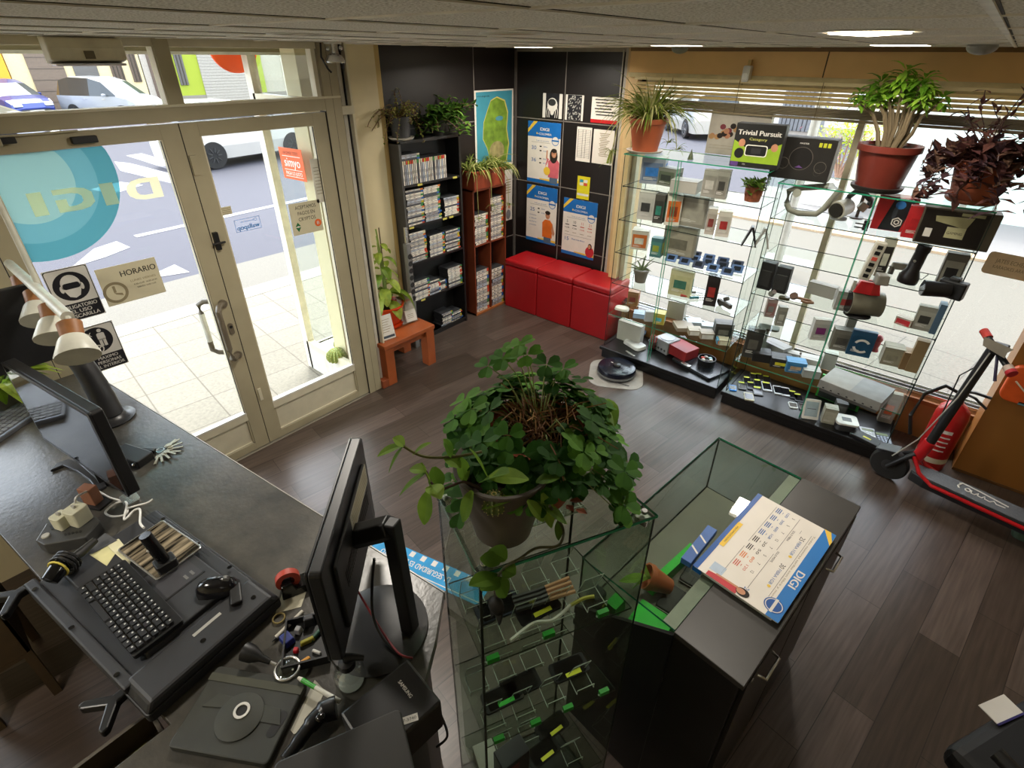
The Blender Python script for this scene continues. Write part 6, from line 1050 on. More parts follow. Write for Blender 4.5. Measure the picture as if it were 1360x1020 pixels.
B().bb((-.09, -.16, 0), (.07, .11, .012), DW).bb((-.09, -.16, .012), (-.08, .11, .09), DW).bb((.06, -.16, .012), (.07, .11, .09), DW).bb((-.08, .1, .012), (.06, .11, .09), DW).obj('tray', t)
for k in range(8): B().box((random.uniform(-.05, .03), random.uniform(-.12, .07), .024), (.04, .03, .022), K(('#4a4a30', '#2c2c28', '#6a6a44')[k % 3], .6), rot('Z', 0)).obj('bit', t)
t = T('crate', 'open brown wooden crate on the floor behind the counter, at the left edge', 'crate', (-2.48, -.36, .0)); W2 = K('#4a3a24', .6)
[B().bb(a, b_, W2).obj('side', t, bevel=.002) for a, b_ in (((-.2, -.16, .3), (.2, -.145, .58)), ((-.2, .045, .3), (.2, .06, .58)), ((-.2, -.16, .3), (-.185, .06, .58)), ((.185, -.16, .3), (.2, .06, .58)))]; B().bb((-.2, -.16, .28), (.2, .06, .3), W2).obj('base', t); [B().bb((x, y, 0), (x+.03, y+.03, .28), W2).obj('leg', t) for x in (-.2, .17) for y in (-.16, .03)]
B().bb((-.12, -.1, .3), (.1, .03, .52), K('#2a3050', .5)).obj('lining', t)
# ---- face-down tv
ZT = CT+.06; A_, B_2, C_, D_ = Z(29, 775, ZT), Z(190, 945, ZT), Z(372, 789, ZT), Z(207, 668, ZT)
Mt = frm(A_, B_2, D_); tw = (B_2-A_).length; th = ((D_-A_).length+(C_-B_2).length)/2
t = T('television', 'black flat television lying face down on the counter under the keyboard', 'television', M=tr(V((A_.x, A_.y, CT+.0004))) @ Mt.to_3x3().to_4x4()); TV_ = K('#26272a', .5, 0, .05); hz_ = ZT-CT
B().rrect(tw, th, .012, .0, .03, TV_, c=(tw/2, th/2)).prism([(.005, .005), (tw-.005, .005), (tw-.005, th-.005), (.005, th-.005)], .03, .045, TV_, None, .96).obj('back_shell', t, bevel=.003)
B().prism([(.03, .075), (tw-.13, .075), (tw-.13, th-.05), (.03, th-.05)], .04, .06, K('#2b2c2f', .5, 0, .05), None, .98).obj('centre_housing', t, bevel=.004); B().prism([(.0, .0), (.0, .0), (tw*.86, .0), (tw*.86, .03), (.0, .03)][1:], .03, .056, TV_).obj('bottom_ridge', t, bevel=.006)
B().prism([(tw-.12, .0), (tw, .0), (tw, th), (tw-.12, th)], .03, .058, TV_, None, .9).obj('side_ridge', t, bevel=.008)
B().bb((tw*.43, th*.50, .0595), (tw*.62, th*.80, .0605), K('#38383c', .5)).bb((tw*.42, th*.49, .0598), (tw*.43, th*.81, .0612), BLK).bb((tw*.62, th*.49, .0598), (tw*.63, th*.81, .0612), BLK).obj('recess', t)
[B().bb((tw*.57, th*(.74-.05*k), .0606), (tw*.6, th*(.76-.05*k), .061), MGR).obj('printed_mark', t) for k in range(2)]
b = B()
for i in range(18):
    for j in range(3): b.bb((tw*(.36+.012*i), th*(.86+.025*j), .0602), (tw*(.366+.012*i), th*(.868+.025*j), .0608), BLK)
b.obj('vent_grid', t); b = B()
for i in range(18):
    for j in range(3): b.bb((tw*(.02+.010*i), th*(.86+.025*j), .0602), (tw*(.025+.010*i), th*(.868+.025*j), .0608), BLK)
b.obj('vent_grid', t); B().bb((tw*.87, th*.45, .0582), (tw*.885, th*.66, .0588), LGR).obj('label_strip', t)
for fx, fy in ((.08, .03), (.42, .03), (.78, .03), (.15, .97), (.45, .97), (.7, .97), (.93, .5), (.93, .9)): B().disc((tw*fx, th*fy if fy < .5 else th*fy-.012, .0592), .007, BLKG, 12).obj('screw_hole', t)
def vfoot(px, py, s=.8):
    q = t.matrix_world.inverted() @ Z(px, py, CT+.02); B(tr(q.x, 0, 0)).prism([(a*s, b*s) for a, b in ((-.014, .03), (.014, .03), (.016, -.02), (.072, -.075), (.072, -.092), (.056, -.095), (0, -.048), (-.056, -.095), (-.072, -.092), (-.072, -.075), (-.016, -.02))], .006, .03, K('#101011', .35)).obj('foot', t, bevel=.004)
bpy.context.view_layer.update(); vfoot(30, 785); vfoot(160, 925)
# ---- keyboard on it
ZK = CT+.0615; A_, B_2, D_ = Z(184, 868, ZK+.02), Z(110, 776, ZK+.02), Z(236, 833, ZK+.02); kl = (Z(236, 833, ZK+.02)-Z(156, 748, ZK+.02)).length; kw = (D_-A_).length*1.15
x_ = (Z(236, 833, ZK)-Z(156, 748, ZK)).normalized(); Mk = basis(Z(173, 806, ZK), x_, V((-x_.y, x_.x, 0)))
t = T('keyboard', 'compact black computer keyboard lying on the face down television', 'keyboard', M=Mk); KB_ = K('#17181a', .35); kl = .345; kw = .125
B().rrect(kl, kw, .008, 0, .014, KB_).rrect(kl*.96, kw*.8, .004, .014, .0155, BLKG, c=(0, -.006)).obj('body', t, bevel=.002)
rows = [[1]*16, [1]*13+[1.6, 1], [1.4]+[1]*12+[1, 1], [1.6]+[1]*11+[1.5, 1], [2.1]+[1]*10+[1, 1, 1], [1.2, 1, 1, 4.2, 1, 1, 1, 1, 1, 1]]; KY = K('#232427', .35); LG_ = K('#c9c9c6', .6)
for r_, row in enumerate(rows):
    s_ = sum(row); x = -kl*.47; u_ = kl*.94/s_; y = kw*.30-r_*kw*.148
    for w_ in row:
        b = B().rrect(w_*u_-.003, kw*.125, .002, .0155, .0205, KY, n=1, c=(x+w_*u_/2, y), sc=.9)
        if w_ < 2: b.bb((x+w_*u_*.3, y+.001, .0205), (x+w_*u_*.3+.004, y+.005, .0207), LG_)
        b.obj('key', t); x += w_*u_
# mouse
p = Z(290, 783, ZK-.003); t = T('mouse', 'glossy black wireless mouse on the right part of the television back', 'computer mouse', (p.x, p.y, ZK-.003), .9); BG = K('#151518', .15)
b = B(); vs = []; prof = [(-.055, .012, .02), (-.045, .028, .034), (-.02, .033, .046), (.01, .031, .045), (.04, .027, .034), (.056, .018, .018)]
for x, w_, h_ in prof: vs += [(x, w_*cos(a), max(0, h_*sin(a))*1.0 if 0 < a < pi else 0) for a in [pi*k/8 for k in range(9)]]
b.add(vs, [(i*9+k, i*9+k+1, (i+1)*9+k+1, (i+1)*9+k) for i in range(5) for k in range(8)]+[tuple(range(8, -1, -1)), tuple(45+k for k in range(9))], BG); b.obj('body', t, 60); B().cyl((.03, -.005, .04), (.03, .005, .04), .009, MGR, n=14).obj('wheel', t, 50); B().box((.02, 0, .047), (.05, .0015, .002), BLK).obj('seam', t); B().box((.045, -.05, .01), (.03, .07, .014), BLK, rot('Z', .3)).obj('thumb_rest', t, bevel=.004)
# tablet with painted screen reflections and an arm in place of one
A_, B_2, D_ = Z(155, 731, ZK+.004), Z(208, 772, ZK+.004), Z(215, 690, ZK+.004); t = T('tablet', 'silver edged tablet with streaked brown reflections painted on its screen, lying by the keyboard', 'tablet', M=frm(V((A_.x, A_.y, ZK-.0)), V((B_2.x, B_2.y, ZK)), V((D_.x, D_.y, ZK)))); w_ = (B_2-A_).length; h_ = (D_-A_).length
B().rrect(w_, h_, .01, 0, .007, SIL, c=(w_/2, h_/2)).obj('frame', t, bevel=.001); SCM = bpy.data.materials.new('painted_reflection_screen'); SCM.use_nodes = True; nt = SCM.node_tree; bs = nt.nodes['Principled BSDF']; bs.inputs['Roughness'].default_value = .08; tc = nt.nodes.new('ShaderNodeTexCoord'); mp = nt.nodes.new('ShaderNodeMapping'); mp.inputs['Scale'].default_value = (30, 2.5, 1); n1 = nt.nodes.new('ShaderNodeTexNoise'); n1.inputs['Scale'].default_value = 1.6; n1.inputs['Detail'].default_value = 4; rp = nt.nodes.new('ShaderNodeValToRGB')
rp.color_ramp.elements[0].position = .42; rp.color_ramp.elements[1].position = .62; rp.color_ramp.elements[0].color = lin('#15120e'); rp.color_ramp.elements[1].color = lin('#9a8c74')  # streaks put reflections into the screen colour
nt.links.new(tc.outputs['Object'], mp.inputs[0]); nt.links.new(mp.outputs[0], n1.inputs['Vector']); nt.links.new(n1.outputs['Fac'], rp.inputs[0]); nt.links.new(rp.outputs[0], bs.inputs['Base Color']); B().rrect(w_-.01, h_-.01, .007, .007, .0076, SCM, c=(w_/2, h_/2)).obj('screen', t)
p = Z(222, 752, ZK+.01); q = Z(193, 712, ZK+.14); t = T('reflection_arm', 'black stick shaped arm put on the tablet for a reflection, white cable at its tip', 'gadget', (p.x, p.y, ZK+.0085)); d_ = q-p; B().rrect(.045, .055, .008, 0, .03, BLK).obj('base', t, bevel=.003); B().tube([(0, 0, .03), (d_.x*.4, d_.y*.4, .07), (d_.x, d_.y, .135)], [.016, .018, .016], BLKG, 10).obj('arm', t, 60); B().ball((d_.x*.45, d_.y*.45-.016, .085), .006, WSG, 8).obj('light', t)  # solid arm added in place of a reflection on the tablet
for k, q in enumerate((((119, 737), (150, 718), (163, 722), (142, 752)), ((140, 722), (158, 716), (176, 738), (172, 752), (150, 733)), ((115, 728), (140, 708), (156, 718), (122, 736)))):
    pts = [Z(a, b_, ZK-.002+.0012*k) for a, b_ in q]; z0 = ZK-.001+.0012*k; ar = sum(pts[i].x*pts[(i+1) % len(pts)].y-pts[(i+1) % len(pts)].x*pts[i].y for i in range(len(pts))); pts = [(v.x, v.y) for v in (pts if ar > 0 else pts[::-1])]
    tag(B().prism(pts, z0, z0+.0006, (K('#c9c490', .7), K('#d2cda8', .7), K('#4a4b4d', .6))[k]).obj('sticky_note'), ('yellow sticky note left of the tablet, under its pale neighbour', 'pale yellow sticky note tucked under the corner of the tablet', 'dark grey card lying behind the yellow sticky notes')[k], 'note')
# scanner with band, black
p = Z(72, 782, ZK); q = Z(108, 742, ZK); t = T('barcode_scanner', 'black barcode scanner wrapped with a yellow rubber band on the television corner', 'scanner', (p.x, p.y, ZK)); d_ = q-p
B().tube([(-.005, .0, .03), d_*.35+V((0, 0, .04)), d_*.7+V((0, 0, .035))], [.022, .026, .02], BLKG, 10).tube([d_*.6+V((0, 0, .03)), d_*1.1+V((.01, .0, .025)), d_*1.5+V((.02, .01, .03))], [.014, .014, .01], BLK, 8).obj('body', t, 60); B().tube([d_*.35+V((cos(a)*.027*d_.normalized().y, -cos(a)*.027*d_.normalized().x, .04+.029*sin(a))) for a in [2*pi*i/16 for i in range(17)]], .003, K('#c7b64a', .6), 5).obj('rubber_band', t)
for k in range(3): B().tube([d_*(.5+.1*k)+V((cos(a)*.034*d_.normalized().y, -cos(a)*.034*d_.normalized().x, .035+.034*sin(a))) for a in [2*pi*i/16 for i in range(17)]], .004, BLK, 5).obj('cord_wrap', t)
# power strip
A_, B_2, C_, D_ = Z(47, 716, CT+.045), Z(95, 719, CT+.045), Z(132, 687, CT+.045), Z(75, 694, CT+.045); pts = [Z(a, b_, CT+.045) for a, b_ in ((47, 718), (58, 724), (113, 714), (133, 692), (128, 686), (62, 694))]; c = sum(pts, V())/6
t = T('power_strip', 'dark grey six sided power strip with two white chargers plugged in', 'power strip', (c.x, c.y, CT+.0005)); pl = [(v.x-c.x, v.y-c.y) for v in pts]; B().prism(pl, 0, .045, K('#3b3b3a', .45)).obj('body', t, bevel=.004)
q = Z(61, 712, CT+.045)-c; B().lathe([(.012, 0), (.011, .004), (.001, .004)], K('#b5b3aa', .4), (q.x, q.y, .045), 18).obj('button', t)
for px, py in ((70, 700), (80, 697)): q = Z(px, py, CT+.045)-c; B().bb((q.x-.012, q.y-.006, .0452), (q.x+.012, q.y+.006, .0458), BLK).obj('socket', t)
for k in range(5): q = Z(87+5*k, 710-k, CT+.045)-c; B().bb((q.x-.006, q.y-.003, .0452), (q.x+.006, q.y+.003, .0458), BLK).obj('usb_port', t)
for i, (px, py, s_) in enumerate(((86, 698, .042), (108, 692, .052))):
    q = Z(px, py, CT+.0455); t = T('charger', ('small white charger plug, left of two on the dark power strip', 'larger white charger plug, right of two on the dark power strip')[i], 'charger', (q.x, q.y, CT+.0463), .4); B().rrect(s_, s_*1.05, .008, 0, s_*1.15, K('#cfcdb4', .35)).obj('body', t, bevel=.002); B().rrect(.014, .007, .002, s_*1.15, s_*1.15+.01, LGR).obj('plug', t)
def cable(name, label, pts, r, mat): return tag(B().tube(pts, r, mat, 8).obj(name, smooth=60), label, 'cable')
def sm(pts, n=6):
    pts = [V(p) for p in pts]; out = []
    for i in range(len(pts)-1):
        p0, p1, p2, p3 = pts[max(i-1, 0)], pts[i], pts[i+1], pts[min(i+2, len(pts)-1)]
        for j in range(n): u = j/n; out.append(.5*((2*p1)+(p2-p0)*u+(2*p0-5*p1+4*p2-p3)*u*u+(3*p1-p0-3*p2+p3)*u**3))
    return out+[pts[-1]]
WC = K('#d4d2cc', .4); zl = CT+.012
cable('charging_cable', 'looped white charging cable running from the charger to the black arm on the tablet', sm([Z(100, 668, CT+.11), Z(103, 659, CT+.13), Z(125, 651, CT+.03), Z(146, 661, zl), Z(166, 668, zl), Z(168, 682, zl), Z(150, 686, zl), Z(140, 680, zl+.004), Z(155, 668, zl+.01), Z(168, 668, zl+.02), Z(165, 690, ZK+.02), Z(178, 678, ZK+.03), Z(186, 677, ZK+.05), Z(186, 694, ZK+.08), Z(191, 701, ZK+.1)]), .0035, WC)
cable('spare_cable', 'short white cable with a metal plug pointing to the keys', sm([Z(168, 676, zl+.022), Z(180, 672, zl+.012), Z(195, 668, zl+.01), Z(203, 663, zl+.012)]), .0035, WC)
p = Z(126, 668, CT); t = T('reflection_block', 'small brown block put in for a reflection by the monitor stand, on a black foot', 'block', (p.x, p.y, CT+.0005), .5); B().box((0, 0, .04), (.05, .035, .075), K('#8a5b42', .7)).obj('block', t, bevel=.003); B().box((.01, 0, .004), (.09, .06, .008), BLK).obj('foot', t)  # solid block added in place of a reflection on the counter
# ---- monitor with curved foot
def panel(t, P, Qp, z0, z1, th_, back=1, scr=True):  # vertical panel from P to Qp (xy), local to t
    x = V((Qp.x-P.x, Qp.y-P.y, 0)); L = x.length; Mp = basis(V((P.x, P.y, z0)), x, V((0, 0, 1))); Mp = t.matrix_world.inverted() @ Mp
    h = z1-z0; B(Mp).rrect(L, h, .012, -th_, 0, K('#1b1b1d', .4), c=(L/2, h/2)).obj('back_cover', t, bevel=.004); b = B(Mp); b.rrect(L, h, .01, .0, .006, K('#18181a', .35), c=(L/2, h/2)); b.obj('bezel', t, bevel=.001)
    B(Mp).bb((.014, .018, .006), (L-.014, h-.014, .0066), K('#0d0f13', .06)).obj('screen', t); return Mp, L, h
P_, Q_ = Z(60, 582, 1.09), Z(174, 660, 1.09); c = Z(120, 640, CT); t = T('monitor', 'black desktop monitor on a curved foot facing the left end of the counter', 'monitor', ((P_.x+Q_.x)/2, (P_.y+Q_.y)/2+.03, CT+.0005)); bpy.context.view_layer.update(); panel(t, P_, Q_, 1.09, 1.44, .035); o = V(t.location)
b = B(); arc = [Z(px, py, CT)-o for px, py in ((68, 628), (85, 621), (103, 628), (120, 640), (131, 655))]; arc2 = [Z(px, py, CT)-o for px, py in ((76, 618), (93, 612), (115, 619), (133, 633), (143, 648))]
pg = [(v.x, v.y) for v in arc+arc2[::-1]]; b.prism(pg[::-1], 0, .012, K('#222224', .3)); b.prism([(v.x, v.y) for v in (Z(105, 618, CT)-o, Z(130, 640, CT)-o, Z(176, 655, CT)-o, Z(160, 630, CT)-o)], 0, .013, K('#222224', .3)); b.obj('foot', t, bevel=.003); B().bb((-.03, -.02, 0), (.03, .01, .12), BLK).obj('neck', t); B().rrect(.07, .05, .012, -.006, .01, SIL, tr(.22, .025, .02)).obj('badge', t)
p = Z(178, 610, CT); t = T('phone_dock', 'small black dock with two silver dots lying behind the monitor', 'dock', (p.x, p.y, CT+.0005), .35); B().rrect(.15, .07, .006, 0, .035, BLK).obj('body', t, bevel=.004); [B().ball((x, -.037, .018), .007, SIL, 8).obj('contact', t) for x in (.0, .055)]
p = Z(214, 601, CT); t = T('key_bunch', 'bunch of metal keys with a black fob on the counter edge', 'keys', (p.x, p.y, CT+.0005), .3); KM = K('#a39d8a', .4, .6)
for k in range(9):
    a = -.9+k*.33; b = B(rot('Z', a) @ tr(.035, 0, .004+.003*(k % 4))); b.rrect(.022, .02, .008, 0, .003, KM, n=3).bb((.008, -.004, 0), (.045, .004, .0028), KM); b.obj('key', t)
B(rot('Z', 3.5)).box((.05, 0, .008), (.06, .02, .014), BLK).obj('fob', t, bevel=.003); B().tube([(.014*cos(a), .014*sin(a), .012) for a in [2*pi*i/14 for i in range(15)]], .002, SIL, 6).obj('ring', t); B(rot('Z', 3.7)).cyl((.08, 0, .006), (.115, .01, .006), .004, KM).obj('blade', t)
# far left monitor + plant + laptop keyboard + hanging lamp
p = Z(150, 556, CT); t = T('monitor', 'black monitor seen from behind on a thick curved neck at the far left', 'monitor', (p.x, p.y, CT+.0005)); bpy.context.view_layer.update(); B().lathe([(.085, 0), (.088, .008), (.06, .016), (.05, .03), (.001, .03)], K('#1d1d1f', .35), n=32).obj('base', t, 50)
nk = [V((0, 0, .02)), X(133, 522, p.x-.03)-p, X(112, 488, p.x-.07)-p, X(92, 462, p.x-.1)-p]; B().tube(sm(nk), [.05, .05, .05, .048, .048, .048, .046, .046, .046, .044, .044, .044, .042, .042, .042, .04, .04, .04, .04][:19], K('#252527', .4), 14).obj('neck', t, 60); panel(t, V((p.x-.14, .245, 0)), V((p.x-.14, -.32, 0)), 1.29, 1.615, .02)
p = Z(10, 568, CT); t = T('keyboard', 'grey keyboard lying at the left end of the counter beside a leafy plant', 'keyboard', M=tr(p.x-.02, p.y-.0, CT+.0005) @ rot('Z', -.95)); B().rrect(.40, .16, .01, 0, .018, K('#4c4d51', .4)).obj('body', t, bevel=.003)
for r_ in range(5):
    for c_ in range(15): B().rrect(.021, .02, .003, .018, .023, K('#6f7175', .5), n=1, c=(-.175+.025*c_, .05-.026*r_)).obj('key', t)
B().bb((-.19, .07, .018), (.19, .078, .021), K('#7d8899', .3)).obj('top_strip', t)
t = T('potted_plant', 'bright leafy plant in a grey pot by the side window at the counter end', 'plant', (-3.02, .03, CT+.0005)); lathe_pot(B(), .07, .12, K('#55534d', .6)).obj('pot', t, 40); b = B()
for i in range(34): a = random.random()*6.3; b.leaf((.02*cos(a), .02*sin(a), .11), (cos(a), sin(a), random.uniform(.3, 1.6)), random.uniform(.14, .26), .05, leafmat(('#8fae3a', '#a9bf4a', '#7a9a30')[i % 3], .55), bend=1.6, n=4)
b.v = [V((max(v.x, -.13), v.y, max(v.z, .05))) for v in b.v]; b.obj('foliage', t)
jn = CP+ray(51, 379)*1.95; t = T('ceiling_lamp', 'white four spot ceiling lamp with wooden necks hanging over the left counter end', 'ceiling lamp', (jn.x, jn.y, jn.z)); WP = K('#c9c8bb', .4); WN = K('#8a5a30', .5, 0, .2, 20)
def L_(px, py, d): return CP+ray(px, py)*d-jn
B().tube([L_(12, 350, 2.28), L_(90, 421, 1.63)], .018, WP, 12).obj('bar', t, 60); B().cyl((0, 0, .0), (0, 0, CZ-jn.z-.0), .009, WP).obj('rod', t); B().lathe([(.05, 0), (.05, .02)], WP, (0, 0, CZ-jn.z-.021), 24).obj('canopy', t, 40); B().tube([L_(90, 421, 1.63), L_(93, 432, 1.62)], .008, WP).obj('stem', t)
for (px, py, qx, qy, d0) in ((27, 370, 36, 405, 2.2), (45, 389, 53, 426, 2.0), (67, 407, 74, 450, 1.78), (92, 430, 104, 474, 1.6)):
    a = L_(px, py, d0); e = L_(qx, qy, d0*.985); d_ = e-a; B().tube([a, a+d_*.42], [.033, .03], WN, 16).obj('wood_neck', t, 50); B().tube([a+d_*.42, a+d_*.5, a+d_*.95, e], [.034, .04, .058, .058], WP, 20).obj('shade', t, 50)
# ---- big monitor seen from behind on the right
Np, Fp_ = Z(440, 880, 1.12), Z(466, 576, 1.45); p = Z(503, 835, CT); t = T('monitor', 'large black monitor seen edge on from behind in the middle foreground', 'monitor', (p.x, p.y, CT+.0005)); bpy.context.view_layer.update(); Mp, L, h = panel(t, V((Fp_.x, Fp_.y, 0)), V((Np.x, Np.y, 0)), 1.12, 1.44, .03)
q = B(Mp); q.prism([(.06, .04), (L-.06, .04), (L-.06, h-.05), (.06, h-.05)], -.04, -.03, K('#161617', .5), None, 1.0); q.obj('rear_housing', t, bevel=.006)
b = B(Mp)
for i in range(26): b.bb((L*.18+.011*i, h*.42, -.0412), (L*.18+.004+.011*i, h*.58, -.0402), BLK)
b.obj('vent_grid', t); q = B(Mp); q.bb((L*.12, h*.62, -.0408), (L*.55, h*.83, -.0402), K('#a39f8c', .6)); [q.bb((L*.14, h*(.65+.03*i), -.0414), (L*.52, h*(.657+.03*i), -.0407), INKG) for i in range(6)]; q.obj('rating_label', t)
B().lathe([(.135, 0), (.138, .006), (.12, .016), (.06, .02), (.001, .02)], K('#2a2a2b', .45), n=44).obj('base', t, 50); vm = t.matrix_world.inverted() @ V(((Np.x+Fp_.x)/2, (Np.y+Fp_.y)/2, 1.28)); nn = V((Fp_.y-Np.y, Np.x-Fp_.x, 0)).normalized(); nn = nn if nn.x > 0 else -nn
a_ = Z(520, 700, 1.36)-V(t.location); bq = Z(545, 835, CT+.02)-V(t.location); B().tube([vm, vm*.5+a_*.5, a_], .034, BLK, 6).obj('mount', t, bevel=.004); B().tube([a_+V((0, 0, .02)), bq+V((0, 0, 0))], .027, BLK, 4).obj('neck', t, bevel=.004)
cable('power_cable', 'thin red cable hanging behind the big monitor', sm([Z(474, 783, 1.12), Z(490, 810, 1.06), Z(510, 842, 1.03), Z(530, 868, 1.03), Z(548, 874, 1.02)]), .003, K('#7a1d22', .5))
cable('video_cable', 'black cable hanging from the big monitor mount to the counter', sm([Z(497, 742, 1.25), Z(494, 780, 1.15), Z(496, 820, 1.06), Z(512, 852, 1.03), Z(535, 872, 1.02)]), .004, BLK)
# small things round it
p = Z(400, 780, CT); t = T('tape_dispenser', 'black tape dispenser with a red roll standing beside the big monitor', 'tape dispenser', (p.x, p.y, CT+.0005), 1.2); q = B(rot('X', pi/2)); q.prism([(-.055, 0), (.055, 0), (.06, .03), (.04, .05), (.03, .03), (-.01, .03), (-.02, .06), (-.05, .055)], -.025, .025, BLKG); q.obj('body', t, bevel=.004); q = B(tr(-.028, 0, .055) @ rot('X', pi/2)); q.lathe([(.018, -.01), (.034, -.01), (.034, .01), (.018, .01)], K('#b5402e', .5), n=28, cap=False); q.obj('roll', t, 50); B().bb((.045, -.015, .05), (.062, .015, .054), SIL).obj('cutter', t)
def flat(name, label, cat, px, z, mat, th_=.0008, draw=None):
    pts = [Z(a, b_, z) for a, b_ in px]; ar = sum(pts[i].x*pts[(i+1) % len(pts)].y-pts[(i+1) % len(pts)].x*pts[i].y for i in range(len(pts))); pts = pts if ar > 0 else pts[::-1]; c = sum(pts, V())/len(pts)
    o = B().prism([(v.x-c.x, v.y-c.y) for v in pts], 0, th_, mat).obj(name); o.location = (c.x, c.y, z); return tag(o, label, cat)
flat('paper_scrap', 'torn white paper scrap under the tape dispenser', 'paper', ((381, 768), (388, 786), (407, 786), (400, 806), (366, 815)), CT+.0005, K('#c2bda6', .7))
def pen(name, label, a, b_, r, cols, z=CT+.008):
    P, Q = Z(*a, z), Z(*b_, z); t = T(name, label, 'pen', (P.x, P.y, z)); d = Q-P; k0 = 0
    for f0, f1, c, nm, r1 in cols: B().cyl(d*f0, d*f1, r*(r1 if f0 == 0 else 1), K(c, .4), r, 10).obj(nm, t, 50)
pen('pen', 'white stylus pen lying left of the parts tray', (361, 852), (402, 812), .006, ((0, .12, '#3a3a38', 'tip', .2), (.12, 1, '#cfcbbd', 'barrel', 1)))
pen('pen', 'green and white pen lying below the magnifier', (396, 900), (452, 932), .006, ((0, .1, '#d5d2c6', 'cap', .6), (.1, .42, '#2f9a2c', 'grip', 1), (.42, 1, '#c9c8bc', 'barrel', 1)), CT+.03)
c = Z(410, 855, CT); t = T('parts_tray', 'black tray of small tools and screws in front of the big monitor', 'tray', (c.x, c.y, CT+.0005), -.6); B().bb((-.07, -.06, 0), (.07, .06, .006), BLK).obj('base', t); [B().bb(a, b_, BLK).obj('side', t) for a, b_ in (((-.07, -.06, .006), (.07, -.055, .03)), ((-.07, .055, .006), (.07, .06, .03)), ((-.07, -.055, .006), (-.065, .055, .03)), ((.065, -.055, .006), (.07, .055, .03)))]
TI = (('blue_bit', '#1f2f7a', (.04, .03, .02)), ('bottle_cap', '#b5202a', (.014, .014, .014)), ('orange_clip', '#c98a1f', (.03, .012, .014)), ('grey_knob', '#8f8f90', (.018, .018, .02)), ('yellow_clip', '#8f8a2a', (.012, .04, .014)), ('white_hook', '#c9c9c4', (.03, .008, .01)), ('dark_socket', '#2a2a2e', (.03, .02, .03)), ('green_driver', '#1d4a3a', (.06, .012, .012)), ('tan_eraser', '#b09070', (.025, .015, .01)))
for k, (nm, c_, sz) in enumerate(TI): t = T(nm, ('%s lying in the black parts tray' % {'blue_bit': 'dark blue plastic holder', 'bottle_cap': 'tiny red cap', 'orange_clip': 'small orange clip', 'grey_knob': 'small grey knob', 'yellow_clip': 'thin yellow green clip', 'white_hook': 'white plastic hook', 'dark_socket': 'dark metal socket', 'green_driver': 'dark green screwdriver handle', 'tan_eraser': 'tan rubber eraser'}[nm]), 'tool', (c.x+(-.045+.045*(k % 3)), c.y+(-.035+.034*(k//3)), CT+.0075), k*.7); B().box((0, 0, sz[2]/2), sz, K(c_, .4), None, .85).obj('body', t, bevel=.003)
p = Z(371, 822, CT); q = Z(370, 820, CT+.01); t = T('key_ring', 'small brass ring lying by the pen', 'ring', (q.x, q.y, CT+.006)); B().tube([(.016*cos(a), .016*sin(a), 0) for a in [2*pi*i/18 for i in range(19)]], .003, K('#9a8a5a', .3, .8), 6).obj('ring', t, 60)
p = Z(382, 889, CT+.02); a = Z(336, 872, CT+.03)-p; t = T('magnifier', 'round magnifier with a black brush end lying on the counter', 'magnifier', (p.x, p.y, CT+.012)); B().tube([(.03*cos(x), .03*sin(x), .012) for x in [2*pi*i/24 for i in range(25)]], .004, SIL, 8).obj('rim', t, 60); B().lathe([(.028, .0), (.02, .005), (.001, .007)], glass('lens_glass', '#e6ece8', .1), (0, 0, .008), 24).obj('lens', t, 50); d_ = a.normalized(); B().tube([d_*.032+V((0, 0, .012)), d_*.05+V((0, 0, .014))], .004, SIL).obj('ferrule', t); B().tube([d_*.05+V((0, 0, .014)), d_*.075+V((0, 0, .018)), a*.98+V((0, 0, .02)), a*1.2+V((0, 0, .02))], [.007, .01, .022, .024], BLK, 10).obj('brush', t, 60)
for k, (px, py) in enumerate(((376, 885), (388, 887))): B().ball((Z(px, py, CT+.03)-p)*1.0+V((0, 0, -.0)), .003, WSG, 6).obj('painted_glint', t)  # white balls stand in for glints on the lens
p = Z(467, 905, CT); t = T('pump_bottle', 'clear glass pump bottle with a black pump head beside the mini computer', 'bottle', (p.x, p.y, CT+.0005)); B().lathe([(.036, 0), (.038, .01), (.038, .045), (.03, .06), (.018, .07), (.018, .076)], glass('bottle_glass', '#eef1ee', .16), n=24, cap=False).obj('bottle', t, 50); B().lathe([(.02, .07), (.02, .09), (.008, .094), (.008, .105)], BLK, n=16).tube([(0, 0, .105), (.015, .012, .11), (.035, .03, .106)], [.012, .01, .007], BLK, 8).obj('pump', t, 50); B().lathe([(.032, .003), (.032, .006), (.001, .006)], K('#8a8f8a', .2), n=20).obj('liquid', t, 50)
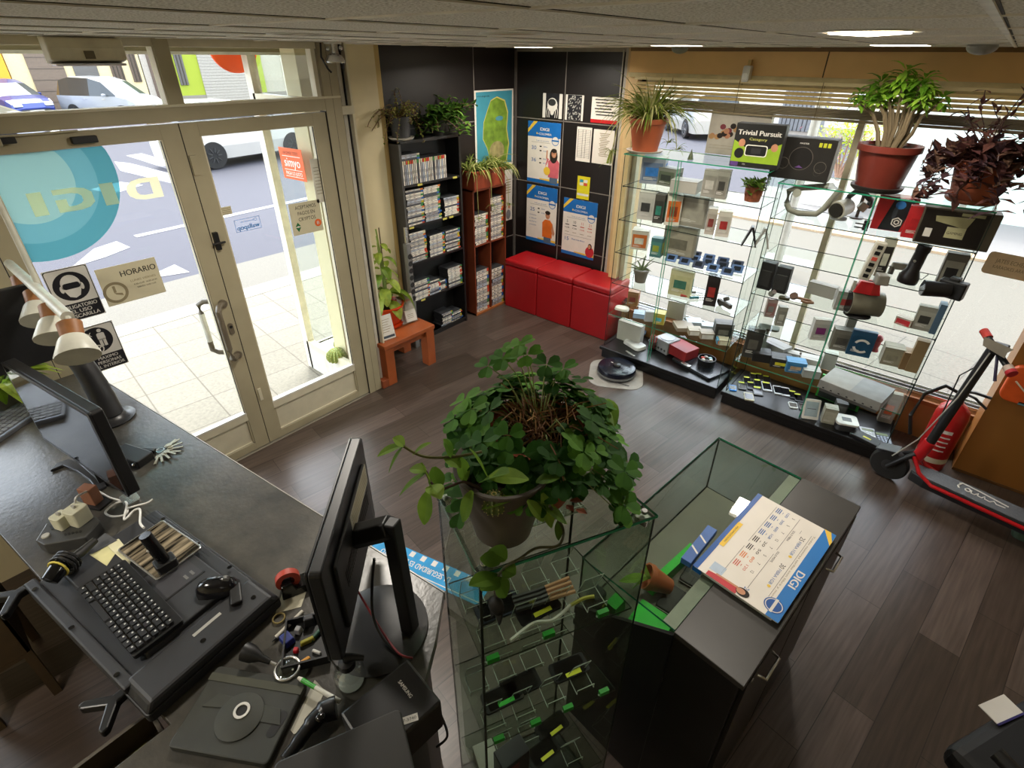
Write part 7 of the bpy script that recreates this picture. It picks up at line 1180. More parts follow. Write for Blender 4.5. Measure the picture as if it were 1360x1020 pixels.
# tablet case
A_, B_2, C_, D_ = Z(221, 992, CT+.02), Z(357, 1017, CT+.02), Z(406, 912, CT+.02), Z(292, 886, CT+.02); Mt = frm(V((A_.x, A_.y, CT+.0005)), V((B_2.x, B_2.y, CT+.0005)), V((D_.x, D_.y, CT+.0005))); w_ = ((B_2-A_).length+(C_-D_).length)/2; h_ = (D_-A_).length*1.02
t = T('tablet_case', 'worn olive black tablet case with a white ringed swivel on its back', 'case', M=Mt); OC = K('#2e302a', .6, 0, .2, 12); B().rrect(w_, h_, .012, 0, .02, OC, c=(w_/2, h_/2)).obj('cover', t, bevel=.004); B().bb((-.001, h_*.8, .0195), (w_+.001, h_*.9, .0215), K('#454639', .7)).obj('elastic_band', t); B().lathe([(.055, 0), (.055, .0035), (.052, .0045)], K('#33352d', .6, 0, .2, 12), (w_*.52, h_*.44, .02), 40).obj('swivel_plate', t, 40); B().prism([(w_*.1, h_*.48), (w_*.2, h_*.66), (w_*.88, h_*.6), (w_*.95, h_*.42), (w_*.72, h_*.42), (w_*.3, h_*.5)], .0203, .0225, K('#32342c', .6, 0, .2, 12)).obj('flap', t, bevel=.001); B().lathe([(.013, .0), (.019, .0), (.019, .003), (.013, .003), (.013, .0)], K('#d4d3cc', .4), (w_*.52, h_*.5, .0245), 28, cap=False).obj('ring', t, 50); B().disc((w_*.52, h_*.5, .0248), .013, BLK, 20).obj('ring_hole', t); B().rrect(.022, .06, .01, .0201, .0208, BLK, rot('Z', -.2), c=(w_*.83, h_*.66)).obj('camera_slot', t)
flat('handwritten_note', 'white handwritten note under the black clipper', 'note', ((390, 975), (386, 970), (418, 903), (432, 918), (405, 972)), CT+.0008, K('#b9b6a8', .7))
p = Z(420, 960, CT+.03); t = T('hair_clipper', 'black curved hand held scanner lying between the tablet case and the laptop', 'scanner', (p.x, p.y, CT+.0005)); pts = [Z(a, b_, CT+.035)-p+V((0, 0, .0)) for a, b_ in ((378, 1008), (395, 985), (412, 962), (428, 945), (446, 938))]; pts = [V((v.x, v.y, .03)) for v in pts]; B().tube(sm(pts), [.014]*6+[.016]*6+[.02]*6+[.026]*7, K('#161617', .3), 12).obj('body', t, 60); q = Z(424, 948, CT+.07)-p; B().ball((q.x, q.y, .055), .012, BLKG, 12, (1, 1, .5)).obj('button', t, 60)
# mini pc and laptop in the corner
A_, B_2, D_ = Z(476, 926, 1.115), Z(581, 935, 1.115), Z(541, 873, 1.115); x_ = (B_2-D_); Mt = basis(V((D_.x, D_.y, CT+.0005)), (A_-D_), V((B_2.x-D_.x, B_2.y-D_.y, 0)))
t = T('mini_computer', 'black mini computer box with a small white sticker on the counter corner', 'computer', M=Mt); w_, h_ = (A_-D_).length*1.35, (B_2-D_).length; B().bb((0, 0, .0), (w_, h_, .112), K('#1c1c1d', .4)).obj('case', t, bevel=.006); MT = tr(w_*.25, h_*.42, .1125) @ rot('Z', pi/2) @ MX.Diagonal((1, 1, 1, 1)); B(MT).text('SAMSUNG', .012, WSG, MX.Identity(4), .05, .02).obj('lettering', t)
q = B(tr(w_*.42, h_*.86, .1125) @ rot('Z', 2.7)); q.bb((-.02, -.008, 0), (.02, .008, .0006), WSG); q.text('i7-3740', .009, INK, tr(0, 0, .0008), .032); q.obj('sticker', t)
A_, B_2 = Z(362, 1012, 1.14), Z(531, 938, 1.14); x_ = (B_2-A_).normalized(); Mt = basis(V((A_.x, A_.y, CT+.0005)), x_, V((x_.y, -x_.x, 0))); Mt = MX.Translation(V((A_.x, A_.y, CT+.0005))) @ rot('Z', math.atan2(x_.y, x_.x)); t = T('laptop', 'closed dark grey laptop standing on a riser at the bottom edge of the photo', 'laptop', M=Mt); w_ = (B_2-A_).length; LGY = K('#2b2a28', .5, 0, .06)
B().bb((.02, -.22, 0), (w_-.02, -.02, .105), BLK).obj('riser', t, bevel=.004); B().rrect(w_, .26, .014, .106, .122, LGY, c=(w_/2, -.13)).obj('base', t, bevel=.003); B().rrect(w_, .26, .014, .123, .136, LGY, c=(w_/2, -.13)).obj('lid', t, bevel=.004); B().bb((.02, -.0015, .108), (w_-.02, .0005, .112), LGR).obj('edge_strip', t)  # pale grey strip along the edge of the base
cable('black_cable', 'thin black cable drooping off the counter corner beside the glass tower', sm([Z(578, 934, 1.08), Z(588, 955, 1.0), Z(594, 978, .98), Z(580, 992, .95)]), .003, BLK)
p = Z(576, 992, .94); t = T('plug', 'small black plug at the end of the drooping black cable', 'plug', (p.x, p.y, p.z)) if 0 else None
# sticker on the floor beyond the counter
def d_seg(b, w, h, z):
    b.bb((-w/2, -h/2, z-.0004), (w/2, h/2, z), K('#1f8ec4', .5)); [b.bb((-w*.45+w*.1*i, -h*.46, z), (-w*.41+w*.1*i, -h*.22, z+.0004), WSG) for i in range(10)]; b.bb((-w/2, h*.36, z), (w/2, h*.4, z+.0004), WSG); b.text('LA SEGURIDAD ES LO PRIMERO', h*.34, WSG, tr(w*.1, h*.05, z+.0006), w*.62, .02)
A_, B_2 = Z(515, 718, 0), Z(640, 772, 0); x_ = (A_-B_2).normalized(); c = (A_+B_2)/2; Mt = basis(V((c.x, c.y, .0005)), x_, V((-x_.y, x_.x, 0))) @ tr(0, .065, 0); b = B(Mt); b.bb((-.36, -.07, 0), (.36, .07, .001), WSG); d_seg(b, .72, .14, .0016); tag(b.obj('floor_sticker'), 'blue LA SEGURIDAD ES LO PRIMERO distance sticker on the floor beyond the counter', 'floor sticker')
# ================================================================ GLASS TOWER
TZ = 1.5; A_, B_2, C_, D_ = Z(636, 763, TZ), Z(871, 684, TZ), Z(768, 598, TZ), Z(580, 650, TZ)
for v in (A_, B_2, C_, D_): v.z = 0
t = T('glass_tower', 'tall frameless glass display tower holding phone stands under the clover plant', 'display case', ((A_.x+C_.x)/2, (A_.y+C_.y)/2, 0)); o = V(t.location); TC = [v-o for v in (A_, B_2, C_, D_)]
def tp(a, b_): return TC[0]*(1-a)*(1-b_)+TC[1]*a*(1-b_)+TC[2]*a*b_+TC[3]*(1-a)*b_
def tquad(b, a0, b0, a1, b1, z, th_, m, e):
    pts = [tp(a0, b0), tp(a1, b0), tp(a1, b1), tp(a0, b1)]; vs = [(p.x, p.y, z-th_) for p in pts]+[(p.x, p.y, z) for p in pts]; b.add(vs, [(3, 2, 1, 0), (4, 5, 6, 7)], m); return b.add(vs, [(0, 1, 5, 4), (1, 2, 6, 5), (2, 3, 7, 6), (3, 0, 4, 7)], e)
tquad(B(), -.01, -.01, 1.01, 1.01, TZ, .008, G_DARK, G_EDGE).obj('top_pane', t)
for k in range(4):
    p, q = TC[k], TC[(k+1) % 4]; d = (q-p).normalized(); n_ = V((d.y, -d.x, 0))*.006; b = B(); vs = [(v.x, v.y, z) for z in (.1, TZ-.008) for v in (p, q, q-n_, p-n_)]; b.add(vs, [(0, 1, 5, 4), (2, 3, 7, 6)], G_DARK).add(vs, [(1, 2, 6, 5), (3, 0, 4, 7), (0, 3, 2, 1), (4, 5, 6, 7)], K('#24312b', .2)); b.obj('side_pane', t)
SZ = (.32, .77, 1.16)
for z in SZ: tquad(B(), .02, .03, .98, .97, z, .006, G_DARK, K('#3a4a42', .2)).obj('shelf', t)
tquad(B(), 0, 0, 1, 1, .1, .1, BLK, BLK).obj('plinth', t)
for a, b_ in ((.04, .06), (.96, .06), (.96, .94), (.04, .94)):
    p = tp(a, b_); B().box((p.x, p.y, TZ-.018), (.03, .03, .018), SIL).cyl((p.x, p.y, TZ-.001), (p.x, p.y, TZ+.008), .007, SIL).obj('corner_clamp', t, bevel=.001)
ACR = glass('acrylic_clear', '#eef2ee', .1); ACE = K('#b9c2bb', .2)
def tloc(a, b_, z): p = tp(a, b_)+o; return (p.x, p.y, z+.0016)
ta = math.atan2((TC[1]-TC[0]).y, (TC[1]-TC[0]).x)
def pstand(label, a, b_, z, name='phone_stand'):
    q = T(name, label, 'phone stand', tloc(a, b_, z), ta); b = B()
    for y0, z0, y1, z1 in ((-.03, .0, .03, .0), (-.03, .0, -.03, .02), (.03, 0, .0, .09)):
        v = [(-.028, y0, z0), (.028, y0, z0), (.028, y1, z1), (-.028, y1, z1)]; b.poly(v, ACR); b.tube([v[0], v[3]], .0011, ACE, 4).tube([v[1], v[2]], .0011, ACE, 4).tube([v[2], v[3]], .0011, ACE, 4)
    b.obj('bent_sheet', q); return q
k = 0
for z, nm in ((1.16, 'top'), (.77, 'middle'), (.32, 'bottom')):
    for r_, b_ in enumerate((.25, .68)):
        for c_, a in enumerate((.12, .34, .57, .8)):
            if (r_, c_, nm) in ((0, 0, 'bottom'), (0, 1, 'bottom'), (1, 3, 'bottom'), (1, 0, 'bottom'), (0, 2, 'bottom')): continue
            pstand('clear bent acrylic phone stand on the %s shelf of the glass tower, %s row' % (nm, ('front', 'rear')[r_]), a, b_, z)['group'] = 'acrylic stands, %s shelf, %s row' % (nm, ('front', 'rear')[r_])
for k, (a, b_) in enumerate(((.34, .82), (.52, .82), (.7, .82), (.86, .82))): pstand('clear bent acrylic phone stand in a row just under the glass tower top', a, b_, 1.36)['group'] = 'acrylic stands under the tower top'
tquad(B(), .25, .72, .95, .92, 1.36, .005, ACR, ACE).obj('small_shelf', t)
def tphone(label, a, b_, z, col, tagc, rz=0., l=.12, w=.06, tilt=0):
    q = T('mobile_phone', label, 'phone', tloc(a, b_, z), ta+rz); Mx = tr(0, 0, .0) @ rot('Y', 0); B(Mx).rrect(l, w, .009, 0, .009, K(col, .25)).obj('body', q, bevel=.001); B(Mx).rrect(l*.8, w*.86, .004, .009, .0095, K('#0b0c0e', .1)).obj('screen', q)
    if tagc: B(Mx).bb((-.02, -w/2+.004, .0095), (.03, -w/2+.016, .0102), K(tagc, .5)).obj('price_tag', q)
for lb, a, b_, z, c, tg, rz in (('dark phone with a yellow tag at the front of the top tower shelf', .46, .36, 1.1615, '#15161a', '#d6d62a', .1), ('black phone with a yellow tag at the right end of the middle tower shelf', .78, .42, .7715, '#1c1d22', '#d6d62a', 0), ('dark blue phone at the left end of the top tower shelf', .24, .5, 1.1615, '#232838', None, .05), ('grey phone at the left end of the middle tower shelf', .24, .42, .7715, '#2b2d30', '#1fb52a', .05), ('black phone in the middle of the middle tower shelf', .4, .46, .7715, '#17181a', None, .05), ('black phone with a yellow tag on the bottom tower shelf', .6, .4, .3215, '#101114', '#d6d62a', .2), ('second dark phone with a yellow tag on the bottom tower shelf', .78, .62, .3215, '#17181a', '#d6d62a', .2)): tphone(lb, a, b_, z, c, tg, rz)
for i, (a, b_, z) in enumerate(((.07, .03, 1.166), (.42, .05, 1.166), (.78, .05, 1.166), (.1, .03, .776), (.36, .03, .776), (.6, .03, .776), (.88, .03, .776))): q = T('price_tag', ('green price clip at the left of the top tower shelf', 'green price clip in the middle of the top tower shelf', 'green price clip at the right of the top tower shelf', 'green price clip at the far left of the middle tower shelf', 'second green price clip from the left on the middle tower shelf', 'third green price clip from the left on the middle tower shelf', 'green price clip at the right end of the middle tower shelf')[i], 'price tag', tloc(a, b_, z), ta); B().box((0, 0, .009), (.03, .012, .016), K('#1f9a2a', .4)).bb((-.018, -.002, 0), (.018, .002, .004), ACE).obj('clip', q)
q = T('cable_bundle', 'bundle of copper tipped cables on the top shelf of the glass tower', 'cables', tloc(.5, .42, 1.1605), ta-.1)
for i in range(4): B().tube([(-.07, .012*i-.02, .02), (.0, .012*i-.02, .025), (.02, .012*i-.02, .03)], .006, DGR, 6).obj('cable', q); B().tube([(.02, .012*i-.02, .03), (.09, .014*i-.02, .035)], .0055, K('#b58a6a', .35), 6).obj('tip', q)
q = T('charging_cable', 'white and yellow cable lying along the front of the top tower shelf', 'cable', tloc(.5, .18, 1.1605), ta); B().tube(sm([(-.12, -.01, .006), (-.05, .01, .006), (.0, .0, .006), (.06, .02, .006)]), .005, WC, 6).tube(sm([(.06, .02, .006), (.1, .025, .006), (.13, .02, .006)]), .0052, K('#b5ae4a', .5), 6).obj('cord', q)
q = T('toy_box', 'dark box with a red face standing on the bottom shelf of the glass tower', 'box', tloc(.28, .3, .3205), ta+.2); B().box((0, 0, .09), (.1, .06, .18), K('#22232b', .4)).obj('box', q, bevel=.002); B().bb((-.04, -.031, .02), (.01, -.0302, .16), K('#7a1a22', .4)).obj('printed_face', q)
q = T('white_box', 'white box at the left of the bottom shelf of the glass tower', 'box', tloc(.13, .5, .3205), ta); B().box((0, 0, .04), (.07, .1, .08), K('#a9a89f', .5)).obj('box', q, bevel=.003)
# ---- pots on the tower
p = tp(.24, .42)+o; GP = K('#57504a', .45, 0, .08); PX, PY = Z(668, 700, TZ).x, Z(668, 700, TZ).y
t = T('potted_plant', 'grey tapered pot with a small cactus and broad pale leaves on the glass tower', 'plant', (PX, PY, TZ+.0005)); R_ = WM(V((PX, PY, TZ+.12)), 112)/2*1.08
hp = HM(V((PX, PY, TZ)), 80); B().lathe([(R_*.55, 0), (R_*.62, .004), (R_*.97, hp), (R_, hp), (R_*.99, hp+.004), (R_*.9, hp+.002), (R_*.84, hp*.75), (.001, hp*.74)], GP, n=40).obj('pot', t, 40); B().lathe([(R_*.86, hp*.8), (.001, hp*.84)], SOIL, n=24, cap=False).obj('soil', t)
GC_ = K('#5a6a34', .6, 0, .2, 30)
def spiny(t, x, y, z, r):
    N = 13; vs = []; fs = []
    for j in range(8):
        ph = -.9+(pi/2+.9)*j/7
        for i in range(2*N): rr = r*cos(ph)*(1.05 if i % 2 == 0 else .85)+.0005; a = pi*i/N; vs.append((x+rr*cos(a), y+rr*sin(a), z+r*.8+r*1.0*sin(ph)))
    for j in range(7):
        for i in range(2*N): i2 = (i+1) % (2*N); fs.append((j*2*N+i, j*2*N+i2, (j+1)*2*N+i2, (j+1)*2*N+i))
    b = B(); b.add(vs, fs, GC_)
    for i in range(N):
        for j in range(6): ph = -.6+2.0*j/5; a = 2*pi*i/N; b.ball((x+r*1.06*cos(ph)*cos(a), y+r*1.06*cos(ph)*sin(a), z+r*.8+r*1.03*sin(ph)), r*.07, K('#b5a868', .6), 4)
    b.obj('small_cactus', t, 30)
cq = Z(656, 655, TZ+hp)-V(t.location); spiny(t, cq.x, cq.y, hp*.75, .024)
PG = [leafmat('#6f9434', .4, .6), leafmat('#86a844', .4, .6), leafmat('#5a7f2a', .4, .6)]; b = B(); s = B()
fo = (TC[1]-TC[0]).normalized(); fn_ = V((fo.y, -fo.x, 0))
def onfront(px, py, off=.012):
    d = ray(px, py); q0 = TC[0]+o+fn_*off; k = (q0-CP).dot(fn_)/d.dot(fn_); return CP+d*k
def frleaf(b, px, py, qx, qy, W_, m, off=.012):
    P, Q = onfront(px, py, off)-V(t.location), onfront(qx, qy, off+.02)-V(t.location); b.leaf(P, Q-P, (Q-P).length*1.05, W_, m, bend=.1, n=6, fold=.1)
def pxleaf(b, px, py, qx, qy, z0, z1, W_, m, bend=.4):
    P, Q = Z(px, py, z0)-V(t.location), Z(qx, qy, z1)-V(t.location); b.leaf(P, Q-P, (Q-P).length*1.05, W_, m, bend=bend, n=6, fold=.1)
zt = TZ+hp
for i, (a, e, z0, z1, W_) in enumerate((((650, 640), (630, 596), zt, zt+.09, .035), ((650, 635), (700, 628), zt+.05, zt+.06, .045), ((640, 640), (668, 620), zt+.02, zt+.09, .05), ((628, 652), (612, 692), zt+.01, zt-.05, .034), ((700, 665), (725, 690), zt, zt-.03, .03), ((715, 668), (757, 690), zt-.01, zt-.05, .032), ((688, 660), (640, 668), zt-.005, zt-.005, .022), ((720, 655), (735, 700), zt, zt-.06, .03), ((712, 640), (740, 630), zt+.02, zt+.04, .03))): pxleaf(b, a[0], a[1], e[0], e[1], z0, z1, W_, PG[i % 3])
# vine to the left
vine = [Z(640, 650, zt), Z(617, 640, zt+.02), Z(600, 645, zt+.02), Z(584, 650, zt), Z(572, 640, zt+.01), Z(566, 626, zt+.03)]; s.tube(sm([v-V(t.location) for v in vine]), .0028, K('#3a2a1c', .7), 6); vine2 = [Z(640, 600, zt+.06), Z(600, 607, zt+.05), Z(562, 606, zt+.06), Z(535, 592, zt+.08)]; s.tube(sm([v-V(t.location) for v in vine2]), .0028, K('#5a5a2c', .7), 6)
for i, (a, e, z0, z1, W_) in enumerate((((535, 592), (499, 597), zt+.08, zt+.08, .024), ((537, 592), (525, 580), zt+.08, zt+.1, .03), ((535, 594), (510, 624), zt+.08, zt+.03, .02), ((548, 605), (565, 584), zt+.06, zt+.1, .018), ((566, 626), (545, 618), zt+.03, zt+.04, .03), ((566, 628), (522, 650), zt+.03, zt-.01, .02), ((570, 640), (562, 615), zt+.01, zt+.06, .03), ((572, 645), (582, 650), zt+.01, zt+.04, .035), ((576, 620), (583, 652), zt+.03, zt-.01, .034), ((569, 652), (560, 697), zt, zt-.06, .034), ((590, 606), (612, 615), zt+.05, zt+.05, .03), ((600, 607), (592, 584), zt+.05, zt+.09, .028), ((610, 607), (620, 640), zt+.05, zt+.0, .03))): pxleaf(b, a[0], a[1], e[0], e[1], z0, z1, W_, PG[i % 3], .6)
dn = [Z(747, 700, TZ+.03), Z(747, 716, TZ+.015), Z(738, 726, TZ+.01), Z(712, 728, TZ+.01), onfront(690, 742, .012), onfront(672, 752), onfront(662, 765), onfront(657, 778)]; s.tube(sm([v-V(t.location) for v in [Z(730, 672, zt-.01)]+dn]), .003, K('#3a3a1c', .7), 6)
for a, e in (((664, 765), (626, 775)), ((660, 768), (672, 792)), ((668, 757), (684, 762)), ((662, 770), (640, 782))): frleaf(b, *a, *e, .042, PG[2])
for a, e, z0, z1, W_ in (((672, 744), (650, 728), TZ+.02, TZ+.03, .05), ((664, 748), (640, 738), TZ+.015, TZ+.03, .04), ((742, 690), (742, 716), TZ+.03, TZ+.01, .018)): pxleaf(b, a[0], a[1], e[0], e[1], z0, z1, W_, PG[2])
b.obj('foliage', t); s.obj('vine_stem', t, 60)
p = onfront(659, 802, .022); q = T('bat_figure', 'small black hanging bat figure dangling in front of the tower edge under the vine', 'figurine', p); B().ball((0, 0, -.005), .02, K('#0d0d0e', .6, 0, .2, 60), 10, (1, .7, 1.3)).prism([(-.016, -.02), (-.012, -.055), (0, -.03), (.01, -.06), (.016, -.02)], -.004, .004, BLK, rot('X', pi/2)).obj('body', q, 60); B().tube([(0, 0, .015), (-.006, 0, .035), (.004, 0, .06)], .0015, K('#5a4a35', .6), 5).obj('string', q)
# clover in terracotta pot behind
p = Z(712, 652, TZ); t = T('clover_plant', 'bushy dark green clover plant in a terracotta pot at the back of the glass tower', 'plant', (p.x, p.y, TZ+.0005)); r0 = .105
lathe_pot(B(), r0, .19, K('#9a4a28', .6, 0, .1), True, base=.72, n=36).obj('pot', t, 40); B().lathe([(r0*.9, .17), (.001, .178)], SOIL, n=24, cap=False).obj('soil', t)
dry = B(); rnd = random.Random(9); DRM = [K('#7a5a34', .8), K('#8f6a3a', .8), K('#6a4426', .8)]
for i in range(150): a = rnd.random()*6.28; q = V((r0*.9*rnd.random()*cos(a), r0*.9*rnd.random()*sin(a), .175+.04*rnd.random())); d = V((rnd.uniform(-1, 1), rnd.uniform(-1, 1), rnd.uniform(-.5, .7)))*.08; dry.tube([q, q+d*.5+V((0, 0, .015)), q+d], .0014, DRM[i % 3], 4)
for i in range(40): a = -.9+rnd.gauss(0, .5); rr = r0*rnd.uniform(.6, 1.15); q = V((rr*cos(a), rr*sin(a), rnd.uniform(.12, .2))); dry.leaf(q, (rnd.uniform(-1, 1), rnd.uniform(-1, 1), -.4), .045, .02, K('#a0622a', .8), n=2)
dry.obj('dry_stems', t); b = B(); s = B(); CL = [leafmat('#335f20', .3, .7), leafmat('#2a551c', .3, .7), leafmat('#437428', .3, .7), leafmat('#5a8c34', .35, .7)]
def clover(c, n_, R_, m):
    n_ = n_.normalized(); x = n_.cross(V((.3, .8, .1))).normalized(); y = n_.cross(x)
    for k in range(3):
        a = 2*pi*k/3+.3; d = x*cos(a)+y*sin(a); e = x*-sin(a)+y*cos(a); c0 = c+d*R_*.04; pts = [(0, 0), (.35, -.42), (.72, -.56), (1.0, -.42), (1.03, -.2), (.9, 0), (1.03, .2), (1.0, .42), (.72, .56), (.35, .42)]
        vs = [c0+d*(R_*u)+e*(R_*v)+n_*(R_*(.18*abs(v)-.1*u*u)) for u, v in pts]; b.add(vs, [(0, 1, 2, 5), (2, 3, 4, 5), (0, 5, 8, 9), (5, 6, 7, 8)], m)
for i in range(270):
    a = rnd.random()*2*pi; el_ = rnd.random(); R0 = .085+.10*rnd.random()**.6; zz = .2+.13*(1-(R0/.2)**1.4)*rnd.uniform(.4, 1.1)-.05*rnd.random()-(.2*max(0, R0-.12)/.07*rnd.random()); q = V((R0*cos(a)*1.15, R0*sin(a)*1.05, zz))
    if a > 3.6 and a < 5.9 and R0 < .13 and rnd.random() < .75: continue
    if 4.5 < a < 6.2 and zz < .15: continue
    if zz < .02: continue
    clover(q, V((cos(a)*.5+rnd.uniform(-.3, .3), sin(a)*.5+rnd.uniform(-.3, .3), 1)), rnd.uniform(.026, .042), CL[min(3, int(rnd.random()*3.6))])
    if i % 3 == 0: s.tube([V((r0*.6*rnd.random()*cos(a), r0*.6*rnd.random()*sin(a), .17)), V((R0*.6*cos(a), R0*.6*sin(a), .17+(zz-.17)*.8+.03)), q], .0015, K('#7a8a4a', .6), 4)
for px, py, zz in ((680, 460, .34), (700, 465, .36), (668, 470, .33), (648, 480, .3), (726, 478, .31), (748, 484, .3), (690, 452, .37), (735, 500, .28), (800, 545, .15), (805, 560, .12), (790, 575, .1), (785, 620, .03), (770, 640, .02), (800, 632, .02), (808, 600, .06), (778, 600, .06)):
    q = Z(px, py+6, TZ+zz)-V(t.location); clover(q, V((rnd.uniform(-.3, .3), -.4, 1)), .032, CL[rnd.randrange(4)]); s.tube([V((0, 0, .17)), V((q.x*.6, q.y*.6, .17+(q.z-.17)*.7+.02)), q], .0016, K('#8a9a5a', .6), 4)
for px, py, qx, qy, z0 in ((778, 545, 762, 505, .2), (780, 545, 800, 530, .2), (780, 548, 815, 555, .18), (778, 550, 755, 572, .18), (782, 545, 790, 515, .2), (806, 530, 818, 552, .22)): P, Q = Z(px, py, TZ+z0)-V(t.location), Z(qx, qy, TZ+z0+.02)-V(t.location); b.leaf(P, Q-P, (Q-P).length, .034, PG[0], bend=.5, n=5)
b.obj('foliage', t); s.obj('stems', t)
for k, (px, py) in enumerate(((752, 672), (765, 678), (757, 666))): q = Z(px, py, TZ+.002); b = B(); b.leaf((0, 0, .004), (1, .4*k-.4, .3), .03, .02, K('#8a4a2a', .8), n=2, bend=.1); o2 = b.obj('fallen_leaf'); o2.location = (q.x, q.y, TZ+.001); tag(o2, 'dry brown fallen leaf on the glass tower top right of the grey pot', 'leaf', 'dry fallen leaves on the tower')
# ================================================================ SHOWCASE COUNTER
CZ2 = .95; NR = V((-.024, 1.0, 0)); u = V((.111, .994, 0)).normalized(); v_ = V((-u.y, u.x, 0)); L2, W2_ = .935, .555
Mc = basis(NR, u, v_); t = T('showcase_counter', 'black showcase counter with drawers and a glass topped side in the middle of the shop', 'counter', M=Mc); BK2 = K('#1a1918', .35, 0, .05); BKT = K('#34312d', .4, 0, .06); wd = .20
B().bb((.0, .0, 0), (L2, wd, CZ2-.02), BK2).prism([(0, wd), (L2, wd), (L2, W2_), (0, W2_)], 0, .66, BK2).obj('body', t, bevel=.002); B().bb((-.008, -.012, CZ2-.02), (L2+.006, wd, CZ2), BKT).obj('top_board', t, bevel=.002)
b = B(basis(V((0, 0, 0)), V((0, 1, 0)), V((0, 0, 1)))); b.prism([(wd, .6), (W2_, .6), (W2_, .70), (wd, CZ2-.012)], -.012, .0, BK2); b.obj('end_panel', t)
b = B(); pane(b, (0, wd+.002, CZ2-.008), (L2, W2_, CZ2), G_DARK, G_EDGE); b.obj('glass_top', t); B().bb((.0, wd+.003, CZ2-.009), (L2, wd+.045, CZ2-.0085), K('#8f8f86', .4)).obj('frosted_strip', t)
pane(B(), (.002, W2_-.006, .66), (L2-.002, W2_, CZ2-.008), G_DARK, G_EDGED).obj('glass_side', t); pane(B(), (L2-.006, wd, .66), (L2, W2_-.007, CZ2-.008), G_DARK, G_EDGED).obj('glass_end', t); pane(B(), (0, wd, .70), (.005, W2_-.007, CZ2-.008), G_DARK, G_EDGED).obj('glass_end', t); B().bb((.01, wd, .66), (L2-.01, W2_-.01, .665), K('#6a655c', .5, 0, .1, 6)).obj('display_floor', t)
for j in range(2):
    x0 = .02+j*(L2-.02)/2; x1 = x0+(L2-.06)/2; d = B().bb((x0, -.014, .06), (x1, .0, .92), BK2).obj('door', t, bevel=.002); hx = (x0+x1)/2+(-.06 if j == 0 else .02); hzz = .84
    B().tube([(hx-.05, -.014, hzz), (hx-.045, -.036, hzz), (hx+.045, -.036, hzz), (hx+.05, -.014, hzz)], .005, SIL, 8).obj('handle', d, 50)
B().cyl((.06, -.014, .9), (.06, -.017, .9), .008, SIL).obj('lock', t)
def cl_(x, y, z): return Mc @ V((x, y, z))
cang = math.atan2(u.y, u.x)
fz = .6655
q = T('terracotta_pot', 'small terracotta pot tipped over with a pale leaf inside the showcase', 'pot', cl_(.275, .40, fz+.06), cang+2.2); Mq = rot('Y', 1.15); B(Mq).lathe([(.028, -.05), (.045, .03), (.049, .03), (.049, .05), (.043, .05), (.04, .02), (.001, .0)], K('#b5633c', .6, 0, .06), n=28).obj('pot', q, 40); b = B(Mq); [b.leaf((0, 0, .03), (cos(a), sin(a), 1.2), .12, .045, PG[1], n=4) for a in (0, 1.6, 3.)]; b.obj('foliage', q)
def gbag(label, x, y, w, d, h, rz): q = T('green_box', label, 'box', cl_(x, y, fz), cang+rz); B().prism([(-w/2, -d/2), (w/2, -d/2), (w/2, d/2), (-w/2, d/2)], 0, h, K('#14a022', .4, 0, .05), None, .85).obj('tray', q, bevel=.003); B().bb((-w*.42, -d*.42, h), (w*.42, d*.42, h+.004), K('#19b52a', .4)).obj('lid', q)
gbag('large bright green tray at the near end inside the showcase', .12, .33, .15, .15, .05, .1); gbag('long bright green holder behind the black wallets inside the showcase', .40, .405, .30, .035, .05, -.05)
gbag('small bright green holder beside the tipped pot inside the showcase', .10, .46, .07, .05, .05, .0)
for lb, x, y, tg in (('black phone wallet with a yellow tag inside the showcase near the green tray', .285, .30, '#d0d62a'), ('black phone wallet with a red tag inside the showcase under the tariff sheet', .445, .30, '#d0332a')): q = T('phone_wallet', lb, 'wallet', cl_(x, y, fz+.0), cang+.12); B().rrect(.12, .15, .012, .0, .02, K('#1a1918', .5)).obj('cover', q, bevel=.004); B().rrect(.025, .012, .005, .02, .0215, K(tg, .5), c=(-.03, -.055)).obj('tag', q); B().bb((-.062, -.07, .009), (-.06, .07, .012), LGR).obj('edge', q)
q = T('camera_bag', 'dark rounded pouch with a yellow tag at the near end inside the showcase', 'pouch', cl_(.055, .515, fz), cang); B().rrect(.07, .07, .02, 0, .09, K('#202226', .5), sc=.85).obj('body', q, 40, .006); B().box((-.0, -.036, .05), (.018, .004, .012), YEL).obj('tag', q)
# tariff flyer on top, with blue box spine under it
FA, FB, FC, FD = [Z(a, b_, CZ2+.022) for a, b_ in ((1007, 656), (1111, 710), (1034, 828), (920, 750))]
fx = ((FC-FB)+(FD-FA)).normalized(); fc = (FA+FB+FC+FD)/4; fw = ((FC-FB).length+(FD-FA).length)/2; fh = ((FB-FA).length+(FC-FD).length)/2; Mf = basis(V((fc.x, fc.y, CZ2+.0005)), fx, (FB-FA)+(FC-FD)); t = T('tariff_flyer', 'large white and blue DIGI tariff sheet lying on the showcase counter', 'leaflet', M=Mf); w, h = fw, fh
B().bb((-w/2, -h/2, 0), (w/2, -h/2+.03, .02), DBLUE).rrect(w, h, .006, .018, .0205, POSW, n=2).bb((-w/2+.01, -h/2+.03, 0), (w/2-.01, h/2-.02, .018), WSG).obj('sheet', t)
b = B(tr(0, 0, .0209)); z = 0
